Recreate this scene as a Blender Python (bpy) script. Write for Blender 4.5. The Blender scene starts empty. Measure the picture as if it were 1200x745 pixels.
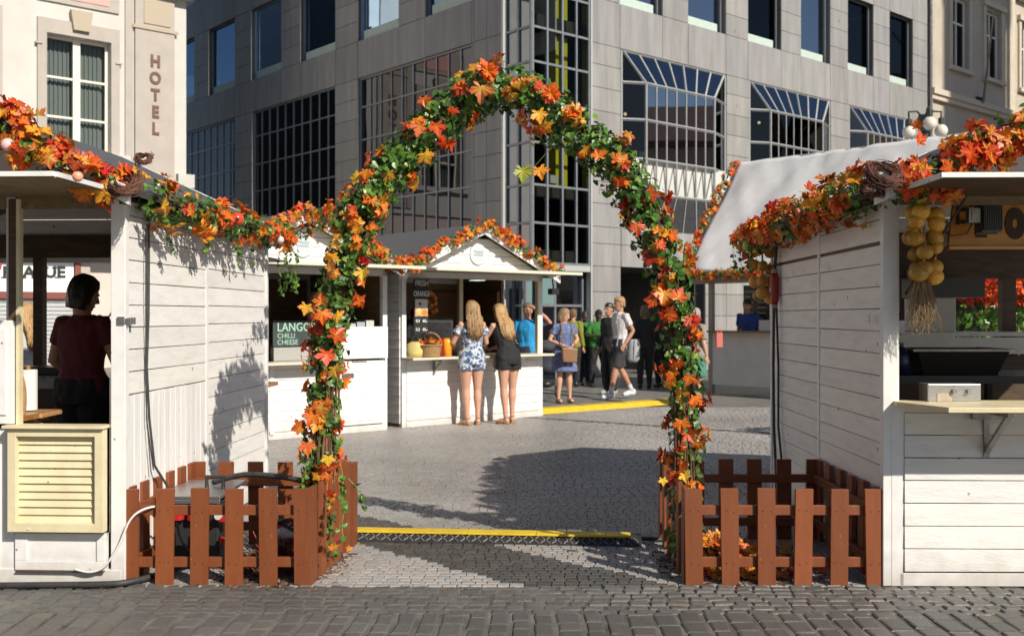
import bpy, bmesh, math, random
from mathutils import Vector, Matrix, noise, Quaternion
RD = random.Random(11)
F, HZ, CH = 1221.0, 370.0, 1.5
PI = math.pi
V = Vector
sc = bpy.context.scene
COL = sc.collection

def G(px, py, dz=0.0):
    z = F*CH/(py-HZ)
    return V(((px-600)/F*z, z, dz))
def P(px, py, Z):
    return V(((px-600)/F*Z, Z, CH-(py-HZ)/F*Z))

# ------------------------------------------------------------ materials
MATS = {}
def mat(name, c1, c2=None, rough=.6, scale=6.0, detail=5, bump=0.0, bscale=30.0, metal=0.0, col=False,
        stretch=(1, 1, 1), spec=.5, transl=0.0, spots=None, sss=0.0, emit=None, contrast=(.35, .68), gen='Object', dirt=0.0):
    if name in MATS: return MATS[name]
    m = bpy.data.materials.new(name); m.use_nodes = True
    nt = m.node_tree; N = nt.nodes; L = nt.links
    b = N['Principled BSDF']
    b.inputs['Roughness'].default_value = rough
    b.inputs['Metallic'].default_value = metal
    b.inputs['Specular IOR Level'].default_value = spec
    tc = N.new('ShaderNodeTexCoord'); mp = N.new('ShaderNodeMapping')
    mp.inputs['Scale'].default_value = stretch
    L.new(tc.outputs[gen], mp.inputs['Vector'])
    out = None
    c1 = tuple(c1)+(1,)
    if c2 is not None:
        n = N.new('ShaderNodeTexNoise'); n.inputs['Scale'].default_value = scale; n.inputs['Detail'].default_value = detail
        n.inputs['Roughness'].default_value = .62
        L.new(mp.outputs[0], n.inputs['Vector'])
        r = N.new('ShaderNodeValToRGB')
        r.color_ramp.elements[0].position = contrast[0]; r.color_ramp.elements[1].position = contrast[1]
        r.color_ramp.elements[0].color = tuple(c2)+(1,); r.color_ramp.elements[1].color = c1
        L.new(n.outputs['Fac'], r.inputs['Fac']); out = r.outputs['Color']
    else:
        rgb = N.new('ShaderNodeRGB'); rgb.outputs[0].default_value = c1; out = rgb.outputs[0]
    if spots:
        sc_, th, sc2 = spots
        v = N.new('ShaderNodeTexVoronoi'); v.inputs['Scale'].default_value = sc_
        L.new(tc.outputs[gen], v.inputs['Vector'])
        r2 = N.new('ShaderNodeValToRGB'); r2.color_ramp.elements[0].position = th; r2.color_ramp.elements[1].position = th+.03
        r2.color_ramp.elements[0].color = tuple(sc2)+(1,); r2.color_ramp.elements[1].color = (1, 1, 1, 1)
        L.new(v.outputs['Distance'], r2.inputs['Fac'])
        mx = N.new('ShaderNodeMix'); mx.data_type = 'RGBA'; mx.blend_type = 'MULTIPLY'; mx.inputs[0].default_value = 1
        L.new(out, mx.inputs[6]); L.new(r2.outputs['Color'], mx.inputs[7]); out = mx.outputs[2]
    if col:
        a = N.new('ShaderNodeAttribute'); a.attribute_name = 'Col'
        mx = N.new('ShaderNodeMix'); mx.data_type = 'RGBA'; mx.blend_type = 'MULTIPLY'; mx.inputs[0].default_value = 1
        L.new(out, mx.inputs[6]); L.new(a.outputs['Color'], mx.inputs[7]); out = mx.outputs[2]
    if dirt:
        sp = N.new('ShaderNodeSeparateXYZ'); L.new(tc.outputs['Object'], sp.inputs[0])
        dn = N.new('ShaderNodeTexNoise'); dn.inputs['Scale'].default_value = 9; dn.inputs['Detail'].default_value = 6; L.new(tc.outputs['Object'], dn.inputs['Vector'])
        ma = N.new('ShaderNodeMath'); ma.operation = 'MULTIPLY_ADD'; ma.inputs[1].default_value = .30; L.new(dn.outputs['Fac'], ma.inputs[0]); L.new(sp.outputs['Z'], ma.inputs[2])
        mr = N.new('ShaderNodeMapRange'); mr.inputs[1].default_value = .12; mr.inputs[2].default_value = .36; mr.inputs[3].default_value = dirt; mr.inputs[4].default_value = 0; L.new(ma.outputs[0], mr.inputs[0])
        mx = N.new('ShaderNodeMix'); mx.data_type = 'RGBA'; mx.inputs[7].default_value = (.34, .29, .23, 1); L.new(mr.outputs[0], mx.inputs[0]); L.new(out, mx.inputs[6]); out = mx.outputs[2]
    L.new(out, b.inputs['Base Color'])
    if sss:
        b.inputs['Subsurface Weight'].default_value = sss; b.inputs['Subsurface Radius'].default_value = (.02, .008, .004)
    if bump:
        n2 = N.new('ShaderNodeTexNoise'); n2.inputs['Scale'].default_value = bscale; n2.inputs['Detail'].default_value = 4
        L.new(mp.outputs[0], n2.inputs['Vector'])
        bp = N.new('ShaderNodeBump'); bp.inputs['Strength'].default_value = bump; bp.inputs['Distance'].default_value = .01
        L.new(n2.outputs['Fac'], bp.inputs['Height']); L.new(bp.outputs['Normal'], b.inputs['Normal'])
    if emit:
        b.inputs['Emission Color'].default_value = tuple(emit[:3])+(1,); b.inputs['Emission Strength'].default_value = emit[3]
    if transl:
        t = N.new('ShaderNodeBsdfTranslucent'); mxs = N.new('ShaderNodeMixShader'); mxs.inputs[0].default_value = transl
        L.new(out, t.inputs['Color']); L.new(b.outputs[0], mxs.inputs[1]); L.new(t.outputs[0], mxs.inputs[2])
        L.new(mxs.outputs[0], N['Material Output'].inputs['Surface'])
    MATS[name] = m
    return m

def glass_mat(name, tint=.35, refl=(1, 1, 1), ior=1.7, rough=.01, dirt=.0):
    # coated panes: the coating tints what they mirror
    m = bpy.data.materials.new(name); m.use_nodes = True
    nt = m.node_tree; N = nt.nodes; L = nt.links
    N.remove(N['Principled BSDF'])
    t = N.new('ShaderNodeBsdfTransparent'); t.inputs[0].default_value = (tint*.92, tint, tint*.97, 1)
    g = N.new('ShaderNodeBsdfGlossy'); g.inputs['Color'].default_value = tuple(refl)+(1,); g.inputs['Roughness'].default_value = rough
    tc = N.new('ShaderNodeTexCoord'); n = N.new('ShaderNodeTexNoise'); n.inputs['Scale'].default_value = .9; n.inputs['Detail'].default_value = 1
    bp = N.new('ShaderNodeBump'); bp.inputs['Strength'].default_value = .12; bp.inputs['Distance'].default_value = .02
    L.new(tc.outputs['Object'], n.inputs['Vector']); L.new(n.outputs['Fac'], bp.inputs['Height']); L.new(bp.outputs[0], g.inputs['Normal'])
    f = N.new('ShaderNodeFresnel'); f.inputs['IOR'].default_value = ior
    mx = N.new('ShaderNodeMixShader')
    L.new(f.outputs[0], mx.inputs[0]); L.new(t.outputs[0], mx.inputs[1]); L.new(g.outputs[0], mx.inputs[2])
    L.new(mx.outputs[0], N['Material Output'].inputs['Surface'])
    return m

# ------------------------------------------------------------ object helpers
MW = {}
def empty(name, loc=(0, 0, 0), rz=0.0):
    o = bpy.data.objects.new(name, None); COL.objects.link(o); o.empty_display_size = .1
    o.location = loc; o.rotation_euler = (0, 0, rz)
    MW[o.name] = Matrix.Translation(V(loc)) @ Matrix.Rotation(rz, 4, 'Z')
    return o
def tag(o, label, cat, group=None, kind=None):
    if label: o['label'] = label
    if cat: o['category'] = cat
    if group: o['group'] = group
    if kind: o['kind'] = kind
    return o
def thing(name, loc, label, cat, group=None, rz=0.0):
    return tag(empty(name, loc, rz), label, cat, group)
def root_mat(p):
    return MW.get(p.name, Matrix.Identity(4)) if p is not None else Matrix.Identity(4)

def link_mesh(name, me, material, parent=None, smooth=False, bevel=0.0, label=None):
    o = bpy.data.objects.new(name, me); COL.objects.link(o)
    if material: me.materials.append(material)
    if parent is not None:
        o.parent = parent; MW[o.name] = root_mat(parent)
    else: MW[o.name] = Matrix.Identity(4)
    if smooth:
        for p in me.polygons: p.use_smooth = True
    if bevel:
        b = o.modifiers.new('bev', 'BEVEL'); b.width = bevel; b.segments = 2; b.limit_method = 'ANGLE'; b.angle_limit = .6
        b.harden_normals = False
    if label: o['label'] = label
    return o

class MB:
    """collects geometry in WORLD coordinates; build() stores it local to the parent"""
    def __init__(s, M=None): s.v = []; s.f = []; s.c = []; s.M = M; s.cc = (1, 1, 1)
    def add(s, vs, fs, col=None, cols=None):
        o = len(s.v); M = s.M
        for i, p in enumerate(vs):
            p = V(p); s.v.append(M @ p if M is not None else p)
            s.c.append(cols[i] if cols else (col or s.cc))
        for f in fs: s.f.append([i+o for i in f])
    def box(s, x0, x1, y0, y1, z0, z1, M=None, col=None):
        vs = [V((x, y, z)) for z in (z0, z1) for y in (y0, y1) for x in (x0, x1)]
        if M is not None: vs = [M @ p for p in vs]
        s.add(vs, [(0, 2, 3, 1), (4, 5, 7, 6), (0, 1, 5, 4), (2, 6, 7, 3), (0, 4, 6, 2), (1, 3, 7, 5)], col)
    def prism(s, poly, d0, d1, M=None, col=None):
        """poly in (x,z), extruded along y from d0 to d1"""
        n = len(poly)
        vs = [V((a, d0, b)) for a, b in poly]+[V((a, d1, b)) for a, b in poly]
        if M is not None: vs = [M @ p for p in vs]
        fs = [tuple(range(n)), tuple(range(2*n-1, n-1, -1))]+[(i, (i+1) % n, n+(i+1) % n, n+i) for i in range(n)]
        s.add(vs, fs, col)
    def slab(s, pts, t, col=None):
        pts = [V(p) for p in pts]; n = (pts[1]-pts[0]).cross(pts[2]-pts[0]).normalized()*t
        k = len(pts); vs = pts+[p+n for p in pts]
        fs = [tuple(range(k)), tuple(range(2*k-1, k-1, -1))]+[(i, (i+1) % k, k+(i+1) % k, k+i) for i in range(k)]
        s.add(vs, fs, col)
    def tube(s, pts, r, n=8, cap=True, col=None, cols=None):
        pts = [V(p) for p in pts]; k = len(pts)
        if not hasattr(r, '__len__'): r = [r]*k
        rr = [(a if hasattr(a, '__len__') else (a, a)) for a in r]
        t0 = (pts[1]-pts[0]).normalized()
        up = V((0, 0, 1)) if abs(t0.z) < .9 else V((0, 1, 0))
        a = up.cross(t0).normalized(); vs = []; cl = []
        for i, p in enumerate(pts):
            t = (pts[min(i+1, k-1)]-pts[max(i-1, 0)])
            t = t.normalized() if t.length > 1e-9 else t0
            a = (a-t*a.dot(t)); a = a.normalized() if a.length > 1e-6 else t.orthogonal().normalized()
            b = t.cross(a)
            for j in range(n):
                q = 2*PI*j/n
                vs.append(p+a*math.cos(q)*rr[i][0]+b*math.sin(q)*rr[i][1])
                cl.append(cols[i] if cols else (col or s.cc))
        fs = [(i*n+j, i*n+(j+1) % n, (i+1)*n+(j+1) % n, (i+1)*n+j) for i in range(k-1) for j in range(n)]
        if cap: fs += [tuple(range(n-1, -1, -1)), tuple((k-1)*n+j for j in range(n))]
        s.add(vs, fs, cols=cl)
    def rings(s, rs, n=14, col=None):
        """stack of horizontal ellipses (cx,cy,z,rx,ry)"""
        vs = []; k = len(rs)
        for cx, cy, z, rx, ry in rs:
            for j in range(n):
                q = 2*PI*j/n; vs.append(V((cx+rx*math.cos(q), cy+ry*math.sin(q), z)))
        fs = [(i*n+j, i*n+(j+1) % n, (i+1)*n+(j+1) % n, (i+1)*n+j) for i in range(k-1) for j in range(n)]
        fs += [tuple(range(n-1, -1, -1)), tuple((k-1)*n+j for j in range(n))]
        s.add(vs, fs, col)
    def ball(s, c, r, n=12, m=8, col=None, M=None):
        r = r if hasattr(r, '__len__') else (r, r, r); c = V(c)
        vs = [c+V((0, 0, -r[2]))]
        for i in range(1, m):
            a = -PI/2+PI*i/m
            for j in range(n):
                q = 2*PI*j/n; vs.append(c+V((r[0]*math.cos(a)*math.cos(q), r[1]*math.cos(a)*math.sin(q), r[2]*math.sin(a))))
        vs.append(c+V((0, 0, r[2])))
        if M is not None: vs = [M @ p for p in vs]
        fs = [(0, 1+(j+1) % n, 1+j) for j in range(n)]
        for i in range(m-2):
            for j in range(n):
                a = 1+i*n+j; b = 1+i*n+(j+1) % n; fs.append((a, b, b+n, a+n))
        o = 1+(m-2)*n; fs += [(o+j, o+(j+1) % n, len(vs)-1) for j in range(n)]
        s.add(vs, fs, col)
    def mesh(s, name, parent=None, fix=True):
        W = root_mat(parent).inverted()
        me = bpy.data.meshes.new(name)
        me.from_pydata([tuple(W @ p) for p in s.v], [], s.f)
        at = me.color_attributes.new('Col', 'FLOAT_COLOR', 'POINT')
        buf = []
        for c in s.c: buf += [c[0], c[1], c[2], 1.0]
        at.data.foreach_set('color', buf)
        if fix:
            bm = bmesh.new(); bm.from_mesh(me); bmesh.ops.recalc_face_normals(bm, faces=bm.faces); bm.to_mesh(me); bm.free()
        me.update()
        return me
    def build(s, name, material, parent=None, smooth=False, bevel=0.0, label=None, fix=True):
        return link_mesh(name, s.mesh(name, parent, fix), material, parent, smooth, bevel, label)
def builds(s, name, material, parent=None, **k):
    par = list(range(len(s.v)))
    def fd(i):
        while par[i] != i: par[i] = par[par[i]]; i = par[i]
        return i
    for f in s.f:
        r = fd(f[0])
        for i in f[1:]: par[fd(i)] = r
    comp = {}
    for f in s.f: comp.setdefault(fd(f[0]), []).append(f)
    o = None
    for fs in comp.values():
        idx = sorted({i for f in fs for i in f}); mp = {j: i for i, j in enumerate(idx)}
        m = MB(); m.v = [s.v[i] for i in idx]; m.c = [s.c[i] for i in idx]; m.f = [[mp[i] for i in f] for f in fs]
        o = m.build(name, material, parent, **k)
    return o
MB.builds = builds
def struct(name, mb, m, **k):
    o = mb.build(name, m, None, **k); o['kind'] = 'structure'; return o

def frame(origin, xd, yd):
    """matrix whose local x runs along xd, y along yd, z up"""
    x = V((xd[0], xd[1], 0)); y = V((yd[0], yd[1], 0)); z = V((0, 0, 1)); o = V((origin[0], origin[1], origin[2] if len(origin) > 2 else 0))
    return Matrix(((x.x, y.x, z.x, o.x), (x.y, y.y, z.y, o.y), (x.z, y.z, z.z, o.z), (0, 0, 0, 1)))

class Line:
    """vertical facade plane seen from the camera: px -> metres along it, py -> height"""
    def __init__(s, C, d, n):
        s.C = C; s.d = d; s.n = n; s.M = frame(C, d, n)
    def u(s, px):
        k = (px-600)/F; return (k*s.C[1]-s.C[0])/(s.d[0]-k*s.d[1])
    def z(s, px, py):
        return CH+(HZ-py)*(s.C[1]+s.u(px)*s.d[1])/F

def boards(mb, M, w, z0, z1, h=.126, jit=.05, th=.012, gap=.0045, x0=0.0, tilt=.005, gaps=()):
    """horizontal clapboards, local x along, y outward"""
    z = z0; i = 0
    while z < z1-.01:
        zt = min(z+h, z1); g = 1+RD.uniform(-jit, jit); c = (g, g*RD.uniform(.985, 1.0), g*RD.uniform(.96, 1.0))
        a = RD.uniform(-.002, .002); gp = gap
        if i in gaps: gp = .022
        vs = [(x0, 0, z), (x0+w, 0, z), (x0+w, 0, zt-gp), (x0, 0, zt-gp), (x0, th+tilt, z+a), (x0+w, th+tilt, z-a), (x0+w, th, zt-gp), (x0, th, zt-gp)]
        vs = [M @ V(v) for v in vs]
        mb.add(vs, [(0, 1, 2, 3), (4, 7, 6, 5), (0, 4, 5, 1), (3, 2, 6, 7), (0, 3, 7, 4), (1, 5, 6, 2)], c)
        z = zt; i += 1

def text(body, size, M, depth=.01, material=None, parent=None, name='lettering', bold=0.0, sx=1.0, align='CENTER', space=1.0):
    """flat lettering; local x right, y up, z towards the reader"""
    cu = bpy.data.curves.new(name, 'FONT'); cu.body = body; cu.size = size; cu.extrude = depth/2; cu.offset = bold
    cu.align_x = align; cu.align_y = 'CENTER'; cu.space_character = space; cu.resolution_u = 3
    o = bpy.data.objects.new('tmp', cu); COL.objects.link(o)
    dg = bpy.context.evaluated_depsgraph_get(); me = bpy.data.meshes.new_from_object(o.evaluated_get(dg))
    COL.objects.unlink(o); bpy.data.objects.remove(o)
    me.transform(Matrix.Diagonal((sx, 1, 1, 1))); me.transform(M)
    me.transform(root_mat(parent).inverted())
    me.materials.clear()
    return link_mesh(name, me, material, parent)

def remesh(mb, name, material, parent, voxel=.01, smooth=4, extra=None, label=None, fold=0.0):
    """one continuous surface out of overlapping lofts"""
    me = mb.mesh('tmp', parent)
    o = bpy.data.objects.new('tmp', me); COL.objects.link(o)
    m = o.modifiers.new('r', 'REMESH'); m.mode = 'VOXEL'; m.voxel_size = voxel
    s = o.modifiers.new('s', 'SMOOTH'); s.iterations = smooth; s.factor = .5
    dg = bpy.context.evaluated_depsgraph_get(); out = bpy.data.meshes.new_from_object(o.evaluated_get(dg))
    COL.objects.unlink(o); bpy.data.objects.remove(o)
    if fold:
        ph = RD.uniform(0, 50); ns = [v.normal.copy() for v in out.vertices]
        for v, n in zip(out.vertices, ns):
            p = v.co; w_ = noise.noise(V((p.x*13+ph, p.y*13, p.z*6+p.x*5)))+.6*noise.noise(V((p.x*26, p.y*26+ph, p.z*11-p.x*12)))
            v.co = p+n*fold*w_
    if extra is not None:
        bm = bmesh.new(); bm.from_mesh(out); bm.from_mesh(extra.mesh('e', parent)); bm.to_mesh(out); bm.free()
    out.materials.clear(); out.name = name
    return link_mesh(name, out, material, parent, smooth=True, label=label)

# ------------------------------------------------------------ shared materials
white = mat('white_painted_boards', (.80, .79, .77), (.69, .675, .655), dirt=.55, rough=.5, scale=3.2, detail=8, bump=.25, bscale=26, col=True, stretch=(1, 1, 6), spots=(5.5, .045, (.35, .28, .22)), contrast=(.28, .55))
white_v = mat('white_painted_planks', (.80, .79, .77), (.68, .67, .65), dirt=.5, rough=.5, scale=3.2, detail=8, bump=.22, bscale=26, col=True, stretch=(5, 5, .8), spots=(7, .04, (.4, .32, .25)), contrast=(.28, .55))
cream = mat('cream_paint', (.74, .66, .43), (.60, .52, .33), rough=.5, scale=4, detail=7, bump=.15, col=True, spots=(11, .05, (.45, .35, .2)), contrast=(.3, .6))
trim = mat('white_trim', (.80, .79, .77), (.69, .675, .65), dirt=.5, rough=.45, scale=5, detail=7, bump=.12, spots=(9, .045, (.4, .33, .26)), contrast=(.28, .55))
brownfence = mat('brown_fence_paint', (.245, .072, .024), (.205, .058, .018), rough=.5, scale=7, detail=8, bump=.16, bscale=12, col=True, stretch=(3, 3, .6), spots=(13, .04, (1.9, 2.6, 3.6)))
rooffelt = mat('dark_roofing_felt', (.115, .115, .12), (.075, .075, .08), rough=.8, scale=30, bump=.4, bscale=180)
darkwood = mat('dark_brown_wood', (.11, .065, .035), (.06, .035, .02), rough=.6, scale=5, stretch=(1, 1, 5), bump=.2)
ceilwood = mat('ochre_ceiling_boards', (.26, .18, .09), (.16, .105, .05), rough=.6, scale=5, stretch=(4, 1, 4), bump=.2, col=True)
oakwood = mat('varnished_oak', (.42, .21, .07), (.27, .12, .035), rough=.4, scale=6, stretch=(1, 6, 6), bump=.1)
blackm = mat('black_plastic', (.02, .02, .022), (.03, .03, .03), rough=.4)
rubber = mat('black_rubber', (.022, .022, .024), (.05, .048, .045), rough=.6, scale=20, bump=.2)
steel = mat('brushed_steel', (.55, .55, .55), (.42, .41, .39), rough=.35, metal=.9, scale=20, stretch=(1, 10, 10))
galv = mat('galvanised_metal', (.38, .37, .35), (.22, .20, .18), rough=.45, metal=.7, scale=14)
red = mat('red_plastic', (.55, .02, .02), (.4, .015, .015), rough=.35)
yellow = mat('yellow_ramp_plastic', (.82, .58, .02), (.62, .42, .03), rough=.5, scale=9, detail=8, bump=.2, spots=(16, .05, (.4, .35, .3)))
leafm = mat('autumn_leaf', (1, 1, 1), (.82, .80, .78), rough=.42, scale=30, col=True, transl=.28, bump=.2, bscale=60)
ivym = mat('ivy_leaf', (1, 1, 1), (.72, .76, .7), rough=.34, scale=45, col=True, transl=.22, bump=.25, bscale=70)
twigm = mat('brown_twig', (.20, .11, .06), (.09, .05, .03), rough=.8, scale=25, col=True)
# ============================================================ camera, world, light
cam = bpy.data.cameras.new('camera'); co = bpy.data.objects.new('camera', cam); COL.objects.link(co); sc.camera = co
co.location = (0, 0, CH); co.rotation_euler = (PI/2, 0, 0)
cam.sensor_width = 36; cam.lens = F/1200*36; cam.shift_y = (HZ-372.5)/1200; cam.clip_end = 2000; cam.clip_start = .05
cam.dof.use_dof = True; cam.dof.focus_distance = 6.2; cam.dof.aperture_fstop = 4.0
w = bpy.data.worlds.new('World'); sc.world = w; w.use_nodes = True
AZ, EL = math.radians(49.2), math.radians(35)
SUN = V((math.cos(AZ)*math.cos(EL), -math.sin(AZ)*math.cos(EL), math.sin(EL)))
sky = w.node_tree.nodes.new('ShaderNodeTexSky'); sky.sky_type = 'NISHITA'; sky.sun_disc = False
sky.sun_elevation = EL; sky.sun_rotation = math.atan2(SUN.x, SUN.y); sky.altitude = 200; sky.air_density = 1.0; sky.dust_density = .6; sky.ozone_density = 2
bg = w.node_tree.nodes['Background']; w.node_tree.links.new(sky.outputs[0], bg.inputs[0]); bg.inputs[1].default_value = .074
su = bpy.data.lights.new('sun', 'SUN'); su.energy = 5.0; su.angle = math.radians(.6); su.color = (1, .92, .80)
so = bpy.data.objects.new('sun', su); COL.objects.link(so); so.location = SUN*60
so.rotation_euler = (-SUN).to_track_quat('-Z', 'Y').to_euler()
sc.view_settings.view_transform = 'Standard'; sc.view_settings.look = 'None'; sc.view_settings.gamma = 1; sc.view_settings.exposure = .14

# ============================================================ ground
def ground_mat():
    m = bpy.data.materials.new('far_paving'); m.use_nodes = True
    N = m.node_tree.nodes; L = m.node_tree.links; b = N['Principled BSDF']
    tc = N.new('ShaderNodeTexCoord'); br = N.new('ShaderNodeTexBrick')
    br.inputs['Scale'].default_value = 1; br.inputs['Brick Width'].default_value = .11; br.inputs['Row Height'].default_value = .085
    br.inputs['Mortar Size'].default_value = .006; br.inputs['Color1'].default_value = (.27, .255, .235, 1); br.inputs['Color2'].default_value = (.19, .18, .17, 1); br.inputs['Mortar'].default_value = (.06, .056, .05, 1)
    L.new(tc.outputs['Object'], br.inputs['Vector'])
    n = N.new('ShaderNodeTexNoise'); n.inputs['Scale'].default_value = .6; n.inputs['Detail'].default_value = 6
    L.new(tc.outputs['Object'], n.inputs['Vector'])
    r = N.new('ShaderNodeMapRange'); r.inputs[3].default_value = .75; r.inputs[4].default_value = 1.2; L.new(n.outputs['Fac'], r.inputs[0])
    mx = N.new('ShaderNodeMix'); mx.data_type = 'RGBA'; mx.blend_type = 'MULTIPLY'; mx.inputs[0].default_value = 1
    L.new(br.outputs['Color'], mx.inputs[6]); L.new(r.outputs[0], mx.inputs[7]); L.new(mx.outputs[2], b.inputs['Base Color'])
    bp = N.new('ShaderNodeBump'); bp.inputs['Strength'].default_value = .5; bp.inputs['Distance'].default_value = .006
    iv = N.new('ShaderNodeMath'); iv.operation = 'SUBTRACT'; iv.inputs[0].default_value = 1; L.new(br.outputs['Fac'], iv.inputs[1])
    L.new(iv.outputs[0], bp.inputs['Height']); L.new(bp.outputs[0], b.inputs['Normal']); b.inputs['Roughness'].default_value = .55
    return m
g = MB(); g.add([(-400, -300, -.014), (400, -300, -.014), (400, 600, -.014), (-400, 600, -.014)], [(0, 1, 2, 3)])
struct('ground', g, ground_mat())
g = MB(); g.box(-6.2, 6.4, 3.6, 17.2, -.013, -.009)
struct('paving_joints', g, mat('sand_joint', (.19, .175, .155), (.06, .055, .05), rough=.95, scale=3, detail=8))

stone = mat('granite_sett', (1, 1, 1), (.76, .75, .74), rough=.45, scale=40, detail=6, col=True, bump=.25, bscale=90, spec=.45)
def setts(y0, y1, pitch, wmin, wmax, colf, gap, ins, xw, zj=.002, skew=0.0, vis=True):
    mb = MB(); y = y0; row = 0
    while y < y1:
        lim = xw(y); p = pitch*RD.uniform(.94, 1.06)
        x = -lim+RD.uniform(0, wmax)
        while x < lim:
            wd = RD.uniform(wmin, wmax); wob = .35*p*noise.noise(V((x*1.1, y*.7, 3)))
            x0, x1, ya, yb = x+gap/2, x+wd-gap/2, y+gap/2+wob, y+p-gap/2+wob
            j = lambda: RD.uniform(-gap*.45, gap*.45)
            zz = zj*noise.noise(V((x*.8, y*.8, 0)))*4+RD.uniform(-zj, zj)
            tx, ty = RD.uniform(-zj, zj), RD.uniform(-zj, zj)
            o = [(x0+j(), ya+j()), (x1+j(), ya+j()), (x1+j(), yb+j()), (x0+j(), yb+j())]
            cx, cy = (x0+x1)/2, (ya+yb)/2
            vs = [(a, b, -.012) for a, b in o]
            vs += [(a+(cx-a)*ins, b+(cy-b)*ins, zz-.0025+(tx if a > cx else -tx)+(ty if b > cy else -ty)) for a, b in o]
            i2 = ins*2.2
            vs += [(a+(cx-a)*i2, b+(cy-b)*i2, zz+(tx if a > cx else -tx)+(ty if b > cy else -ty)) for a, b in o]
            mb.add(vs, [(0, 1, 5, 4), (1, 2, 6, 5), (2, 3, 7, 6), (3, 0, 4, 7), (4, 5, 9, 8), (5, 6, 10, 9), (6, 7, 11, 10), (7, 4, 8, 11), (8, 9, 10, 11)], colf(cx, cy))
            x += wd
        y += p; row += 1
    return mb
def c_dark(x, y):
    g = RD.uniform(.112, .145)*(1+.3*noise.noise(V((x*1.3, y*1.3, 0))))
    t = RD.random()
    return (g*1.02, g, g*.95) if t < .85 else (g*1.1, g*1.02, g*.88)
def c_light(x, y):
    s = x+y
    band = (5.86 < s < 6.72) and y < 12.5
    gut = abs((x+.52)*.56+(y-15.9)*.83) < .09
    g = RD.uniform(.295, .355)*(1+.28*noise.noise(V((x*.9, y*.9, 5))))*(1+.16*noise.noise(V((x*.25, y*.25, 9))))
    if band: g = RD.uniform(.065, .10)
    if gut: g = RD.uniform(.08, .12)
    t = RD.random()
    k = (1.04, 1, .94) if t < .7 else ((1.12, 1.0, .90) if t < .88 else (.98, 1, 1.02))
    return (g*k[0], g*k[1], g*k[2])
cb = setts(5.27, 5.80, .078, .085, .125, c_dark, .009, .12, lambda y: 3.6, .003)
struct('cobble_border', cb, stone)
# large setts laid in columns running away from the camera: long open joints between the columns
mb = MB(); x = -3.4
while x < 3.4:
    wd = RD.uniform(.105, .14); y = 3.9+RD.uniform(-.1, 0); gx = .017
    while y < 5.27:
        ln = min(RD.uniform(.12, .20), 5.28-y) if y < 5.15 else 5.275-y
        if ln < .03: break
        wv = lambda yy: .030*noise.noise(V((x*.6, yy*1.3, 7)))
        j = lambda: RD.uniform(-.006, .006)
        o = [(x+gx/2+wv(y)+j(), y+.003+j()*.5), (x+wd-gx/2+wv(y)+j(), y+.003+j()*.5), (x+wd-gx/2+wv(y+ln)+j(), y+ln-.003+j()*.5), (x+gx/2+wv(y+ln)+j(), y+ln-.003+j()*.5)]
        cx, cy = x+wd/2, y+ln/2; zz = .003*noise.noise(V((cx*2, cy*2, 0))); tx, ty = RD.uniform(-.0015, .0015), RD.uniform(-.0015, .0015)
        vs = [(a, b, -.013) for a, b in o]
        for ins, dz in ((.09, -.004), (.26, 0)): vs += [(a+(cx-a)*ins, b+(cy-b)*ins*.5, zz+dz+(tx if a > cx else -tx)+(ty if b > cy else -ty)) for a, b in o]
        mb.add(vs, [(0, 1, 5, 4), (1, 2, 6, 5), (2, 3, 7, 6), (3, 0, 4, 7), (4, 5, 9, 8), (5, 6, 10, 9), (6, 7, 11, 10), (7, 4, 8, 11), (8, 9, 10, 11)], c_dark(cx, cy))
        y += ln
    x += wd
struct('cobbles', mb, stone)
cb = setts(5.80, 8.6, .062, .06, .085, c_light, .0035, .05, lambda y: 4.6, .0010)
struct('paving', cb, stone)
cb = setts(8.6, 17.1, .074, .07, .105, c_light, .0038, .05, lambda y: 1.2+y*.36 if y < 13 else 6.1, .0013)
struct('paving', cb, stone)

# ============================================================ modern stone office building
Rd, Ld = (.7536, .6573), (-.6573, .7536)
nR, nL = (.6573, -.7536), (-.7536, -.6573)
CB = (.4615, 24.49)
FR, FL = Line(CB, Rd, nR), Line(CB, Ld, nL)
bld = thing('office_building', (CB[0], CB[1], 0), 'grey stone clad modern office building with a glazed corner and gridded shop windows', 'building')
stoneclad = mat('grey_granite_cladding', (.335, .328, .320), (.25, .246, .242), rough=.45, scale=1.6, detail=9, col=True, bump=.08, stretch=(2.6, 2.6, .35), spec=.5, spots=(1.1, .05, (.8, .78, .76)))
jointm = mat('dark_joint', (.05, .05, .05), rough=.9)
greyal = mat('grey_aluminium_frame', (.27, .29, .31), (.22, .24, .26), rough=.35, metal=.3)
glassd = glass_mat('dark_window_glass', .20, (.34, .36, .40), 1.7)
lightal = mat('pale_aluminium', (.42, .43, .43), (.36, .37, .37), rough=.4, metal=.2)
glassg = glass_mat('smoked_window_glass', .12, (.10, .10, .11), 1.5)
glassb = glass_mat('blue_coated_glass', .10, (.46, .66, .92), 3.4)
glasss = glass_mat('pale_coated_glass', .10, (.68, .78, .92), 3.4)
glassc = glass_mat('clear_window_glass', .55, (.22, .23, .25), 1.5)
interior = mat('dim_interior', (.16, .15, .14), (.10, .095, .09), rough=.8, scale=1.5)
palepanel = mat('pale_green_panel', (.52, .62, .55), (.46, .56, .5), rough=.4)
sillw = mat('white_sill_panel', (.72, .72, .68), rough=.5)

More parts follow.
